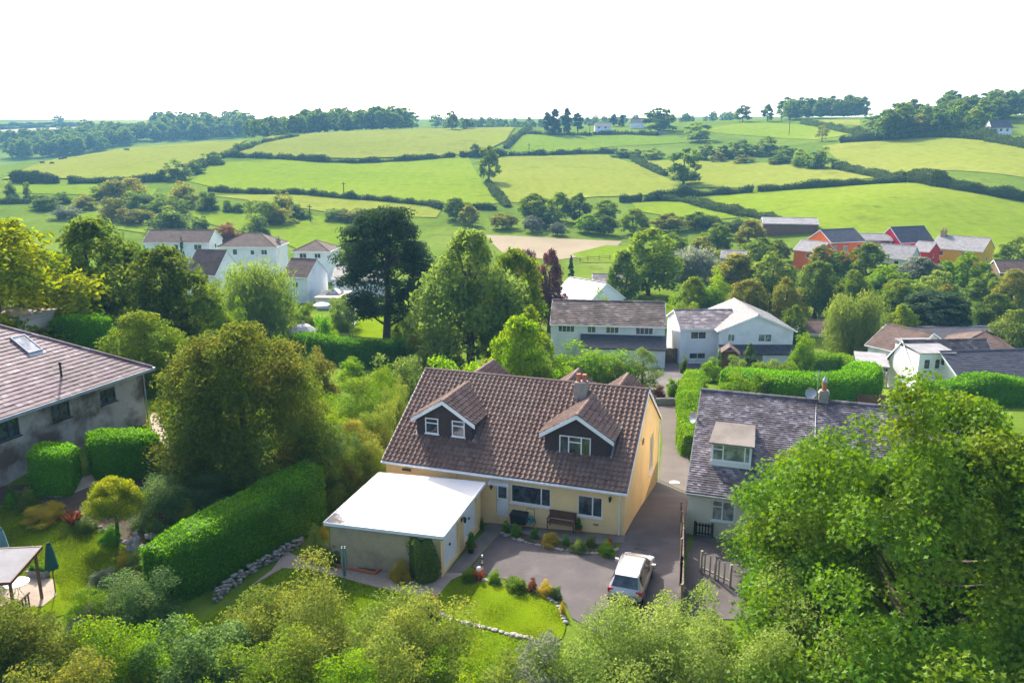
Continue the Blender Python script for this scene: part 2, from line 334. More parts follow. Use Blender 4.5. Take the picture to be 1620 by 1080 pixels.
L['hedge'] = leafmat('leaf_hedge', (.075, .21, .012), (.13, .29, .016), (.21, .44, .014), .55)
L['laurel'] = leafmat('leaf_laurel', (.09, .205, .010), (.15, .28, .014), (.30, .42, .018), .55)
L['syc'] = leafmat('leaf_sycamore', (.062, .165, .013), (.115, .235, .018), (.28, .29, .02), .38)
L['grassblade'] = leafmat('grass_blade', (.09, .16, .006), (.17, .24, .010), (.22, .24, .04), .5)
L['yellowish'] = leafmat('leaf_yellowing', (.115, .19, .03), (.17, .24, .04), (.29, .32, .05), .5)
L['sallow'] = leafmat('leaf_sallow', (.11, .185, .035), (.175, .25, .05), (.27, .33, .07), .5)
L['fieldhedge'] = leafmat('leaf_fieldhedge', (0.0345, 0.0650, 0.0153), (0.0690, 0.1050, 0.0221), (0.1380, 0.1600, 0.0255), 0.4)
L['russet'] = leafmat('leaf_russet', (.16,.055,.03), (.24,.09,.04), (.33,.16,.06), .4)
L['flower_red'] = leafmat('petal_red', (.45,.02,.05), (.55,.10,.06), (.6,.3,.1), .3)
L['flower_yel'] = leafmat('petal_yellow', (.45,.32,.02), (.55,.42,.03), (.3,.3,.05), .3)
# ---------------------------------------------------------------- ground sheet
def spaced(segs):
    out = [segs[0][0]]
    for a, b, st in segs: out += list(np.arange(a+st, b+st*.5, st))
    return np.array(out)
xp = spaced([(0, 66, 1.5), (66, 300, 6), (300, 900, 15), (900, 5400, 150)]); XS = np.concatenate([-xp[:0:-1], xp])
YS = spaced([(-78, 111, 1.5), (111, 351, 4), (351, 831, 8), (831, 2000, 35), (2000, 5000, 150)])
gx, gy = np.meshgrid(XS, YS); Q = np.stack([gx.ravel(), gy.ravel()], 1); Z = terr_v(Q)
nx, ny = len(XS), len(YS); ii = np.arange(nx*ny).reshape(ny, nx)
fidx = np.stack([ii[:-1, :-1], ii[:-1, 1:], ii[1:, 1:], ii[1:, :-1]], -1).reshape(-1, 4)
tag(link('ground', mesh_np('ground', np.column_stack([Q, Z]), np.full(len(fidx), 4), fidx, G['rough'], True)), kind='structure')
def inpoly(P, poly):
    P = np.asarray(P); x, y = P[:, 0], P[:, 1]; ins = np.zeros(len(P), bool); n = len(poly)
    for i in range(n):
        x1, y1 = poly[i]; x2, y2 = poly[(i+1) % n]
        if y1 == y2: continue
        c = ((y1 > y) != (y2 > y)) & (x < (x2-x1)*(y-y1)/(y2-y1)+x1); ins ^= c
    return ins
def densify(pts, step, closed=True):
    out = []; n = len(pts)
    for i in range(n if closed else n-1):
        p = np.array(pts[i], float); q = np.array(pts[(i+1) % n], float); k = max(1, int(np.hypot(*(q-p))/step))
        out += [tuple(p+(q-p)*j/k) for j in range(k)]
    if not closed: out.append(tuple(pts[-1]))
    return out
def smooth_poly(pts, closed=True, it=2):
    for _ in range(it):
        out = []; n = len(pts)
        for i in range(n if closed else n-1):
            p = np.array(pts[i]); q = np.array(pts[(i+1) % n]); out += [tuple(p*.75+q*.25), tuple(p*.25+q*.75)]
        if not closed: out = [pts[0]]+out+[pts[-1]]
        pts = out
    return pts
def drape(name, pts, step, off, m, kind='structure', **kw):
    b = densify(pts, step); n = len(b); bb = np.array(b); lo, hi = bb.min(0), bb.max(0)
    gx, gy = np.meshgrid(np.arange(lo[0], hi[0], step), np.arange(lo[1], hi[1], step)); g = np.stack([gx.ravel(), gy.ravel()], 1)
    g = g[inpoly(g, b)] if len(g) else g
    vs = [Vector(p) for p in b]+[Vector(p) for p in g]
    r = delaunay_2d_cdt(vs, [], [list(range(n))], 1, 1e-4)
    P = np.array([(v.x, v.y) for v in r[0]]); z = terr_v(P)+off
    me = mesh_np(name, np.column_stack([P, z]), [len(f) for f in r[2]], [i for f in r[2] for i in f], m, True)
    if me.polygons and sum(p.normal.z for p in me.polygons) < 0: me.flip_normals()
    return tag(link(name, me), kind=kind, **kw)
# fields on the hill and in the valley: (outline in photo pixels, grass)
FIELDS = [
 ([(2,285),(180,237),(350,226),(392,222),(352,250),(300,268),(275,283),(130,284)], 'field_c'),
 ([(355,247),(400,236),(470,213),(580,208),(700,204),(815,203),(800,224),(760,244),(715,247),(560,252),(440,250)], 'field_c'),
 ([(300,288),(340,258),(440,253),(560,256),(740,246),(752,272),(790,322),(740,327),(600,315),(470,303),(350,300)], 'field_a'),
 ([(806,241),(826,214),(900,208),(1060,206),(1085,226),(975,232),(900,240)], 'field_d'),
 ([(770,262),(796,247),(960,245),(1010,262),(1095,300),(1065,307),(940,312),(830,322),(800,320),(776,285)], 'field_b'),
 ([(1020,254),(1110,252),(1290,263),(1385,282),(1270,292),(1175,298),(1100,297),(1040,270)], 'field_b'),
 ([(1110,316),(1190,305),(1300,296),(1430,290),(1640,323),(1640,428),(1560,400),(1400,385),(1230,360),(1160,340)], 'field_a'),
 ([(1300,232),(1370,222),(1520,216),(1640,240),(1640,285),(1470,270),(1420,284),(1340,266)], 'field_b'),
 ([(1110,206),(1180,194),(1260,197),(1330,200),(1355,212),(1290,222),(1200,216),(1140,212)], 'field_a'),
 ([(1290,190),(1360,190),(1362,199),(1320,198)], 'field_b'),
 ([(1000,322),(1070,318),(1110,328),(1170,345),(1110,350),(1010,335)], 'field_a'),
 ([(20,296),(60,291),(160,292),(250,300),(240,312),(130,309),(20,306)], 'field_d'),
 ([(330,310),(480,308),(600,318),(700,330),(690,345),(540,340),(430,322)], 'field_b'),
 ([(290,334),(395,336),(540,345),(560,385),(480,400),(440,380),(330,355)], 'field_d'),
 ([(60,318),(130,318),(135,335),(240,345),(230,370),(100,350)], 'field_d'),
 ([(0,205),(60,200),(125,201),(122,209),(60,212),(0,214)], 'stubble'),
 ([(200,208),(300,205),(300,213),(205,214)], 'stubble'),
 ([(0,195),(120,192),(240,190),(300,192),(230,200),(60,199),(0,200)], 'field_b')]
for pts, g in FIELDS:
    P = poly(pts); far = max(p[1] for p in P)
    drape('field', P, 9 if far < 420 else 14, .22 if far < 700 else .6, M['soil_field'] if g == 'stubble' else G[g])
drape('ploughed_field', poly([(765,372),(860,376),(985,382),(965,400),(880,412),(800,405)]), 4, .12, M['soil_field'])
drape('meadow', poly([(905,402),(960,388),(1010,392),(1000,415),(925,416)]), 4, .14, G['field_d'])

# ---------------------------------------------------------------- foliage builders
def unit(v): return v/np.maximum(np.linalg.norm(v, axis=1, keepdims=True), 1e-9)
MAPLE = np.array([(-.5,0),(-.13,.17),(-.05,.50),(.17,.17),(.55,0),(.17,-.17),(-.05,-.50),(-.13,-.17)])
def leaves(rng, P, D, Lf, wr=.55, up=.45, rnd=.8, hang=0.0, shape=None):
    """leaf faces at points P with outward directions D"""
    n = len(P); nn = unit(D*.6 + np.array([0, 0, up]) + rng.normal(size=(n, 3))*rnd)
    t = rng.normal(size=(n, 3)); t[:, 2] -= hang*3; t = unit(t - nn*(t*nn).sum(1, keepdims=True)); b = np.cross(nn, t)
    l = (Lf*rng.uniform(.65, 1.3, n))[:, None]
    if shape is None:
        V = np.stack([P-t*l*.5, P+b*l*wr*.5+nn*l*.07, P+t*l*.5-nn*l*.05, P-b*l*wr*.5+nn*l*.07], 1)
    else:
        V = np.stack([P+t*l*a+b*l*c+nn*l*(.10*abs(c)-.12*a*a) for a, c in shape], 1)
    return V
def crown_arrays(seed, shape, R0, z0, z1, ncl, nleaf, Lf, tint=.5, lobes=.2, leafshape=None, hollow=.36, rcs=(.2, .34), prof=((0, .55), (.1, .85), (.42, 1), (.72, .78), (.9, .46), (1, .12)), tb=1.0):
    rng = np.random.default_rng(seed); ph = rng.uniform(0, 6.28, 6)
    u = rng.uniform(size=ncl); D = unit(rng.normal(size=(ncl, 3)))
    zc, az = (z0+z1)/2, (z1-z0)/2; sq = 1.0
    if shape in ('round', 'thin'):
        t = rng.uniform(size=ncl)**tb; th = rng.uniform(0, 6.283, ncl); pr = np.interp(t, [q[0] for q in prof], [q[1] for q in prof])
        lob = 1+lobes*np.sin(2*th+ph[0]+t*3)+lobes*.7*np.sin(3*th+ph[1]-t*5)+lobes*.5*np.sin(5*th+ph[2]+t*4); r = (hollow+(1-hollow)*u**.6)*np.clip(lob, .6, 1.3)*.84
        C = np.stack([R0*pr*r*np.cos(th), R0*pr*r*np.sin(th), z0+(z1-z0)*(.06+.88*t)], 1); C[:, 2] *= 1+(max(lobes, .2)-.2)*(.55*np.sin(2*th+ph[3])+.5*np.sin(3*th+ph[4])-.3)*t; rc = R0*rng.uniform(rcs[0], rcs[1], ncl)*(.55+.45*pr); sq = .75
    elif shape in ('bush', 'willow'):
        if shape == 'bush': D[:, 2] = np.abs(D[:, 2])*1.0 - .12; D = unit(D); zc, az = z0, z1-z0
        else: D[:, 2] = np.where(rng.uniform(size=ncl) < .3, np.abs(D[:, 2]), D[:, 2])
        th = np.arctan2(D[:, 1], D[:, 0])
        lob = 1 + lobes*np.sin(2*th+ph[0]+D[:, 2]*2) + lobes*.7*np.sin(3*th+ph[1]-D[:, 2]*3) + lobes*.5*np.sin(5*th+ph[2])
        r = (hollow+(1-hollow)*u**.5)*np.clip(lob, .6, 1.3)*.86
        C = np.stack([R0*r*D[:, 0], R0*r*D[:, 1], zc+az*np.minimum(r, 1.0)*D[:, 2]*.93], 1); rc = R0*rng.uniform(rcs[0], rcs[1], ncl)
    elif shape in ('cone', 'column'):
        t = u**(1.25 if shape == 'cone' else .9); th = D[:, 0]*9; pr = (1-t)**.85 if shape == 'cone' else np.minimum(1, ((1-t)*3.2)**.5)*(.8+.2*np.sin(ph[0]+t*6))
        rr = R0*(pr*rng.uniform(.35, .92, ncl)+.03); C = np.stack([rr*np.cos(th), rr*np.sin(th), z0+(z1-z0)*t*.96], 1); rc = R0*(.30*pr+.10); sq = .7
    elif shape == 'cedar':
        t = u**.8; th = D[:, 0]*9; pr = np.interp(t, [0, .25, .55, .8, 1], [.62, .95, 1, .82, .5])
        rr = R0*pr*rng.uniform(.25, .98, ncl)**.6*.86; C = np.stack([rr*np.cos(th), rr*np.sin(th), z0+(z1-z0)*(t*.92)+rr*.10], 1); rc = R0*rng.uniform(.16, .30, ncl); sq = .38
    k = rng.choice(ncl, nleaf, p=rc**2/(rc**2).sum())
    d = unit(rng.normal(size=(nleaf, 3)) + np.array([0, 0, .55])); rad = (rc[k]*rng.uniform(.45, 1.08, nleaf))[:, None]
    P = C[k]+d*rad*np.array([1, 1, sq])
    hang = 0
    if shape == 'willow': P[:, 2] -= rng.uniform(0, 1, nleaf)**1.3*(z1-z0)*.42; P[:, 2] = np.maximum(P[:, 2], z0*.3); hang = 1.5
    if shape == 'cedar': hang = 0
    P[:, 2] = np.maximum(P[:, 2], .02)
    V = leaves(rng, P, d, Lf, .5 if shape != 'willow' else .22, .45 if shape != 'cedar' else .9, .8 if shape != 'cedar' else .4, hang, leafshape)
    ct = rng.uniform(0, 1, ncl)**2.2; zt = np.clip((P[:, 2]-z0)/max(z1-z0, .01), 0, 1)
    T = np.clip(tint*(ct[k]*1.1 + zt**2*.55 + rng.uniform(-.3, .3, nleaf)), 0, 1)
    return V, T, C, rc
def arrays_mesh(name, V, T, m):
    n, k = V.shape[:2]
    return mesh_np(name, V.reshape(-1, 3), np.full(n, k), np.arange(n*k), m, False, None, {'tint': np.repeat(T, k)})
def trunk_mesh(name, seed, H, r, C, m, n=7, nl=9):
    rng = np.random.default_rng(seed); mb = MB(); zs = np.linspace(-.4, H, 6)
    off = np.cumsum(rng.normal(size=(6, 2))*r*.35, 0); off[0] = off[1] = 0
    pts = [(off[i, 0], off[i, 1], zs[i]) for i in range(6)]; mb.tube(pts, [r*1.35, r*1.05, r*.9, r*.75, r*.55, r*.25], n)
    idx = rng.choice(len(C), min(nl, len(C)), replace=False)
    for i in idx:
        c = C[i]; zb = max(H*.25, min(H*.85, c[2]-np.hypot(c[0], c[1])*.6)); j = zb/H*5
        b = np.array([np.interp(zb, zs, off[:, 0]), np.interp(zb, zs, off[:, 1]), zb]); mid = (b+c)/2+np.array([0, 0, -abs(c[2]-zb)*.08])
        rr = r*(.5-.3*zb/H); mb.tube([b, mid, c], [rr, rr*.6, rr*.15], 5)
    V = np.array(mb.v); return mesh_np(name, V, [len(f) for f in mb.f], [i for f in mb.f for i in f], m, True)
LOD = {'n': (120, 26000, .23), 'm': (100, 14000, .36), 'f': (64, 4600, .62), 'x': (38, 1300, 1.05)}
_proto = {}
def proto(leaf, shape, lod, var, low):
    key = (leaf, shape, lod, var, low)
    if key not in _proto:
        ncl, nl, lf = LOD[lod]; R0 = {'cone': 2.6, 'column': 1.8}.get(shape, 4.0); seed = abs(hash((shape, lod, var))) % 9999 if False else (len(shape)*131+ord(lod)*17+var*7919) % 99991
        if shape == 'cedar': ncl = int(ncl*1.6); nl = int(nl*1.6)
        if shape == 'thin': nl = int(nl*.4)
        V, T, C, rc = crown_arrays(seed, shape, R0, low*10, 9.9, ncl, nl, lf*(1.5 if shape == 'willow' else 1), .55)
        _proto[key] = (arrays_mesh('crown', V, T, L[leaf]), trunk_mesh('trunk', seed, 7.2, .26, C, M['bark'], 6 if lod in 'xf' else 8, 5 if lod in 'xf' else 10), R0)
    return _proto[key]
VCOUNT = [0]
def lod_of(d): return 'n' if d < 62 else 'm' if d < 135 else 'f' if d < 330 else 'x'
def tree(px, top, wpx, leaf, label, d=None, base=None, shape='round', group=None, low=None, name=None, cat=None, lod=None, rot=None):
    """a tree seen in the photo with its top at row `top`, `wpx` wide, standing at distance d (or with its foot at row `base`)"""
    if base is not None: b = hit3(px, base)
    else: b = at(px, d)
    h = max(zrow(top, b.y)-b.z, .8); wid = wpx/F*(b.y*cp+(CH-b.z-h*.5)*sp)
    VCOUNT[0] += 1; lod = lod or lod_of(b.y); bush = shape == 'bush'
    if low is None: low = 0.0 if bush else .07
    cm, tm, R0 = proto(leaf, shape, lod, VCOUNT[0] % (3 if lod in 'nm' else 4), low)
    s = (wid/2/R0, wid/2/R0*.95, h/10); rot = VCOUNT[0]*2.39996 if rot is None else rot
    if bush:
        o = link(name or 'shrub', cm, None, b, rot); o.scale = s; tag(o, label, cat or 'shrub', group); return o
    t = thing(name or ('conifer' if shape in ('cone', 'cedar') else 'tree'), label, cat or 'tree', b, rot, group)
    for nm, me in (('crown', cm), ('trunk', tm)):
        o = link(nm, me, t); o.scale = s if nm == 'crown' else (min(s[0]*1.2, s[2]*1.1), min(s[0]*1.2, s[2]*1.1), s[2])
    return t
def mass(name, label, items, leaf, lod='x', cat='woodland', shape='round', low=.1):
    """a far wood that reads as one mass; items = (x, y, h, width)"""
    Vs, Ts = [], []
    for i, (x, y, h, wd) in enumerate(items):
        cm = proto(leaf, shape, lod, i % 4, low)[0]; R0 = proto(leaf, shape, lod, i % 4, low)[2]
        co = np.empty(len(cm.vertices)*3, np.float32); cm.vertices.foreach_get('co', co); co = co.reshape(-1, 3)
        tt = np.empty(len(cm.vertices), np.float32); cm.attributes['tint'].data.foreach_get('value', tt)
        th = i*2.4; c, s_ = math.cos(th), math.sin(th); k = wd/2/R0
        P = np.stack([(co[:, 0]*c-co[:, 1]*s_)*k+x, (co[:, 0]*s_+co[:, 1]*c)*k+y, co[:, 2]*h/10+terr(x, y)-.3], 1)
        Vs.append(P); Ts.append(tt)
    V = np.concatenate(Vs); T = np.concatenate(Ts); n = len(V)//4
    return tag(link(name, mesh_np(name, V, np.full(n, 4), np.arange(n*4), L[leaf], False, None, {'tint': T})), label, cat, None, 'stuff')
def hedge(name, label, pts, wd, ht, leaf, Lf, dens=1.0, rough=.12, boxy=True, base=None, cat='hedge', closed_top=None, group=None, zoff=0, tint=.45, taper=None, kind=None):
    """hedge along ground points (x, y): dark inner body plus leaf faces over its skin"""
    _ln = sum(math.dist(p, q) for p, q in zip(pts, pts[1:])); st = min(max(.35, min((wd if np.isscalar(wd) else min(wd))*.6, 3.0)), _ln/5); P = np.array(densify(pts, st, False)); n = len(P); rng = np.random.default_rng(abs(int(P[0, 0]*97+P[0, 1]*31)) % 9973)
    tg = np.gradient(P, axis=0) if n > 1 else np.array([[1., 0]]); tg = tg/np.linalg.norm(tg, axis=1, keepdims=True); nr = np.stack([-tg[:, 1], tg[:, 0]], 1)
    z = terr_v(P)+zoff; hts = np.full(n, float(ht)) if np.isscalar(ht) else np.interp(np.linspace(0, 1, n), np.linspace(0, 1, len(ht)), ht)
    wds = np.full(n, float(wd)) if np.isscalar(wd) else np.interp(np.linspace(0, 1, n), np.linspace(0, 1, len(wd)), wd)
    nz = rng.normal(size=n); nz = np.convolve(nz, [.25, .5, .25], 'same'); hts = hts*(1+rough*nz); wds = wds*(1+rough*.7*np.roll(nz, 3))
    sec = np.array([(-.5, 0), (-.52, .45), (-.46, .88), (-.30, 1.0), (.30, 1.0), (.46, .88), (.52, .45), (.5, 0)]) if boxy else np.array([(-.5, 0), (-.5, .35), (-.38, .72), (-.15, .96), (.15, .96), (.38, .72), (.5, .35), (.5, 0)])
    m = len(sec); endw = np.ones(n)
    if n > 2: endw[0] = endw[-1] = .72
    S = np.empty((n, m, 3))
    for j, (a, b) in enumerate(sec):
        S[:, j, :2] = P+nr*(a*wds*endw)[:, None]; S[:, j, 2] = z+b*hts*np.where(endw < 1, .92, 1)-(.35 if b == 0 else 0)
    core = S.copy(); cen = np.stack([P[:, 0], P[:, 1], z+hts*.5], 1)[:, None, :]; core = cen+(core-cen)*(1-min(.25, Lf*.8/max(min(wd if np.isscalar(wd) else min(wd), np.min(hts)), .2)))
    cv = core.reshape(-1, 3); cf = [(i*m+j, i*m+j+1, (i+1)*m+j+1, (i+1)*m+j) for i in range(n-1) for j in range(m-1)] + [tuple(range(m))[::-1], tuple((n-1)*m+j for j in range(m))]
    # leaf points over the skin
    A, B, C_, D_ = S[:-1, :-1], S[1:, :-1], S[1:, 1:], S[:-1, 1:]
    area = (np.linalg.norm(np.cross(B-A, D_-A), axis=2)*.5+np.linalg.norm(np.cross(B-C_, D_-C_), axis=2)*.5).ravel()
    nl = int(min(90000, dens*area.sum()/(Lf*Lf*.27)*1.5)); k = rng.choice(len(area), nl, p=area/area.sum())
    u, v = rng.uniform(size=(2, nl, 1)); q = lambda X: X.reshape(-1, 3)[k]
    p = q(A)*(1-u)*(1-v)+q(B)*u*(1-v)+q(C_)*u*v+q(D_)*(1-u)*v; nn = unit(np.cross(q(D_)-q(A), q(B)-q(A)))
    e = min(int(nl*.12), 6000); ends = []  # the two end faces
    for i0, sg in ((0, -1), (n-1, 1)):
        t = rng.uniform(size=(e//2, 2)); w_ = S[i0]; pp = np.stack([P[i0, 0]+nr[i0, 0]*(t[:, 0]-.5)*wds[i0]*.7, P[i0, 1]+nr[i0, 1]*(t[:, 0]-.5)*wds[i0]*.7, z[i0]+t[:, 1]*hts[i0]*.9], 1)
        p = np.concatenate([p, pp]); nn = np.concatenate([nn, np.tile([tg[i0, 0]*sg, tg[i0, 1]*sg, 0], (e//2, 1))])
    cl = np.sin(p[:, 0]*2.1/wds.mean()+p[:, 1]*1.7/wds.mean())*np.sin(p[:, 1]*2.9/wds.mean()+p[:, 2]*2.3)
    p = p+nn*(rng.normal(size=(len(p), 1))*Lf*.45+cl[:, None]*rough*.5*min(wds.mean(), 2))
    V = leaves(rng, p, nn, Lf, .55, .35, .6)
    T = np.clip(tint*(rng.uniform(0, 1, len(p))**2+.5*cl+.5*np.clip(nn[:, 2], 0, 1)), 0, 1)  # upward leaves get more tint, painting sunlight onto hedge tops
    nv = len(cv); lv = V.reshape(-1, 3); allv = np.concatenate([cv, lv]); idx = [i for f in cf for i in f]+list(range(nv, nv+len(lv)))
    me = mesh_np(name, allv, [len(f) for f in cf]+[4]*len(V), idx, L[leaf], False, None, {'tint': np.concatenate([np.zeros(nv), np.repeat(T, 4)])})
    return tag(link(name, me), label, cat, group, kind)
# ---------------------------------------------------------------- building kit
def v3(*a): return Vector(a if len(a) > 1 else a[0])
def wall(mb, o, ux, wd, z0, z1, holes=(), depth=.11, n=None):
    """upright wall from o along ux, with openings (a0, a1, b0, b1) and their reveals"""
    o = v3(o); ux = v3(ux); n = v3(n) if n is not None else v3(ux.y, -ux.x, 0)
    xs = sorted({0, wd, *[h[0] for h in holes], *[h[1] for h in holes]}); zs = sorted({z0, z1, *[h[2] for h in holes], *[h[3] for h in holes]})
    pt = lambda a, b, c=0: o+ux*a+v3(0, 0, b)-n*c
    for a0, a1 in zip(xs, xs[1:]):
        for b0, b1 in zip(zs, zs[1:]):
            am, bm = (a0+a1)/2, (b0+b1)/2
            if any(h[0] < am < h[1] and h[2] < bm < h[3] for h in holes): continue
            mb.quad(pt(a0, b0), pt(a1, b0), pt(a1, b1), pt(a0, b1))
    for a0, a1, b0, b1 in holes:
        for (p, q) in (((a0, b0), (a1, b0)), ((a1, b0), (a1, b1)), ((a1, b1), (a0, b1)), ((a0, b1), (a0, b0))):
            mb.quad(pt(*p), pt(*q), pt(*q, depth), pt(*p, depth))
def lbox(mb, o, ux, n, a0, a1, b0, b1, c0, c1):
    pt = lambda a, b, c: o+ux*a+v3(0, 0, b)+n*c
    mb.hexa([pt(a0, b0, c0), pt(a1, b0, c0), pt(a1, b0, c1), pt(a0, b0, c1)], [pt(a0, b1, c0), pt(a1, b1, c0), pt(a1, b1, c1), pt(a0, b1, c1)])
def window(parent, o, ux, a0, a1, b0, b1, cols=(1,), trans=(), rec=.07, fw=.055, fm='white', gm='glass', sill=True, name='window', bars=0):
    """framed window: frame mesh (with mullions, sill) and a pane child"""
    o = v3(o); ux = v3(ux); n = v3(ux.y, -ux.x, 0); mb = MB(); c0, c1 = -rec-.03, -rec+.03
    lbox(mb, o, ux, n, a0, a1, b0, b0+fw, c0, c1); lbox(mb, o, ux, n, a0, a1, b1-fw, b1, c0, c1)
    lbox(mb, o, ux, n, a0, a0+fw, b0+fw, b1-fw, c0, c1); lbox(mb, o, ux, n, a1-fw, a1, b0+fw, b1-fw, c0, c1)
    tot = sum(cols); x = a0
    for i, cw in enumerate(cols):
        xa, xb = x, x+(a1-a0)*cw/tot; x = xb
        if i < len(cols)-1: lbox(mb, o, ux, n, xb-fw*.6, xb+fw*.6, b0+fw, b1-fw, c0, c1)
        if i in trans: zt = b1-(b1-b0)*.32; lbox(mb, o, ux, n, xa+fw*.6, xb-fw*.6, zt-fw*.5, zt+fw*.5, c0+.004, c1+.004)
        if bars:
            for k in range(1, bars): xx = xa+(xb-xa)*k/bars; lbox(mb, o, ux, n, xx-.014, xx+.014, b0+fw, b1-fw, c0+.02, c1-.004)
            zz = (b0+b1)/2; lbox(mb, o, ux, n, xa+fw, xb-fw, zz-.014, zz+.014, c0+.024, c1-.002)
    if sill: lbox(mb, o, ux, n, a0-.06, a1+.06, b0-.07, b0-.004, -rec, .07)
    w_ = mb.build(name, M[fm], parent); g = MB(); pt = lambda a, b: o+ux*a+v3(0, 0, b)+n*(-rec-.012)
    g.quad(pt(a0+.02, b0+.02), pt(a1-.02, b0+.02), pt(a1-.02, b1-.02), pt(a0+.02, b1-.02)); g.build('pane', M[gm], w_); return w_
def clip_range(poly, b):
    xs = []
    for i in range(len(poly)):
        (a0, b0), (a1, b1) = poly[i], poly[(i+1) % len(poly)]
        if (b0 <= b < b1) or (b1 <= b < b0): xs.append(a0+(a1-a0)*(b-b0)/(b1-b0))
    return (min(xs), max(xs)) if len(xs) >= 2 else None
def tiles(mb, o, ux, us, clip, tw, tl, roman=False, under=True, seed=1, lift=.03):
    """courses of overlapping tiles on a sloping plane; clip = outline (a, b) in plane coordinates"""
    rnd = random.Random(seed); o = v3(o); ux = v3(ux).normalized(); us = v3(us).normalized(); n = ux.cross(us)
    if n.z < 0: n = -n
    bmax = max(b for a, b in clip); rows = max(1, round(bmax/tl)); tl = bmax/rows
    P = lambda a, b, c: o+ux*a+us*b+n*c
    if under: mb.mi = 1; mb.add([P(a, b, -.01) for a, b in clip], [range(len(clip))]); mb.mi = 0
    prof = [(0, .0), (.16, .05), (.34, .07), (.52, .045), (.64, 0), (1, 0)]
    for r in range(rows):
        b0, b1 = r*tl, (r+1)*tl+tl*.12; rg = clip_range(clip, b0+tl*.5)
        if not rg: continue
        A0, A1 = rg; k0 = math.floor(A0/tw)-1; off = 0 if roman else (r % 2)*.5*tw
        for k in range(k0, math.ceil(A1/tw)+1):
            a0, a1 = max(A0, k*tw+off), min(A1, (k+1)*tw+off-(.0 if roman else .004))
            if a1-a0 < .03: continue
            j = rnd.uniform(-.004, .008)
            if roman:
                xs = [(a0+(k*tw+t*tw-a0), h) for t, h in prof]; xs = [(min(max(x, a0), a1), h) for x, h in xs]
                vs = [P(x, b0, h+lift+.02+j) for x, h in xs]+[P(x, b1, h*.9+j) for x, h in xs]+[P(x, b0+.004, h*.6-.02) for x, h in xs]
                m = len(xs); fs = [(i, i+1, m+i+1, m+i) for i in range(m-1)]+[(2*m+i, 2*m+i+1, i+1, i) for i in range(m-1)]
                mb.add(vs, fs)
            else:
                mb.add([P(a0, b0, lift+j), P(a1, b0, lift+j), P(a1, b1, j), P(a0, b1, j), P(a0, b0+.003, -.01), P(a1, b0+.003, -.01)], [(0, 1, 2, 3), (4, 5, 1, 0)])
def ridge_caps(mb, p, q, r=.12, ln=.45):
    p = v3(p); q = v3(q); n = max(1, int((q-p).length/ln)); d = (q-p)/n; s = d.normalized().cross(v3(0, 0, 1)).normalized(); up = s.cross(d.normalized())
    for i in range(n):
        a, b = p+d*i, p+d*(i+.97); e = .012*(i % 2)
        pr = [(-1, -.45), (-.6, .25), (0, .5+e), (.6, .25), (1, -.45)]
        vs = [a+s*x*r+up*y*r for x, y in pr]+[b+s*x*r+up*y*r for x, y in pr]
        mb.add(vs, [(k, k+1, 6+k, 5+k) for k in range(4)]+[(4, 3, 2, 1, 0), (5, 6, 7, 8, 9)])
def gable_roof(parent, W, D, he, hr, ov, vg, tm, tw, tl, roman=False, barge='white', gut='white', y0=0.0, name='roof', bw=.2):
    k = (hr-he)/(D/2); mb = MB(); sl = math.hypot(D/2+ov, k*(D/2+ov)); ze = he-k*ov
    us = v3(0, D/2+ov, k*(D/2+ov)); Wd = W+2*vg; cl = [(0, 0), (Wd, 0), (Wd, sl), (0, sl)]
    tiles(mb, (-vg, y0-ov, ze+.10), (1, 0, 0), us, cl, tw, tl, roman, seed=int(W*10)); tiles(mb, (-vg, y0+D+ov, ze+.10), (1, 0, 0), (0, -us.y, us.z), cl, tw, tl, roman, seed=int(W*11))
    ridge_caps(mb, (-vg, y0+D/2, hr+.13), (W+vg, y0+D/2, hr+.13), .15)
    mb.mi = 1   # deck under the tiles
    for s, yy in ((1, y0-ov+.02), (-1, y0+D+ov-.02)):
        mb.ext([(-vg+.02, yy, ze+.07), (W+vg-.02, yy, ze+.07), (W+vg-.02, y0+D/2, hr+.07), (-vg+.02, y0+D/2, hr+.07)], (0, 0, -.06))
    ro = mb.build(name, [M[tm], M['dark']], parent)
    for xx in (-vg-.03, W+vg+.0):
        b = MB()
        for yy in (y0-ov, y0+D+ov): b.ext([(xx, yy, ze+.11), (xx, y0+D/2, hr+.12), (xx, y0+D/2, hr+.12-bw), (xx, yy, ze+.11-bw)], (.035, 0, 0))
        b.build('bargeboard', M[barge], ro)
    for yy, s in ((y0-ov, -1), (y0+D+ov, 1)):
        b = MB(); b.box(-vg, W+vg, min(yy, yy+s*.03), max(yy, yy+s*.03), ze-.10, ze+.07)
        b.box(-vg, W+vg, min(yy+s*.035, yy+s*.14), max(yy+s*.035, yy+s*.14), ze-.03, ze+.05); b.build('gutter', M[gut], ro)
    return ro
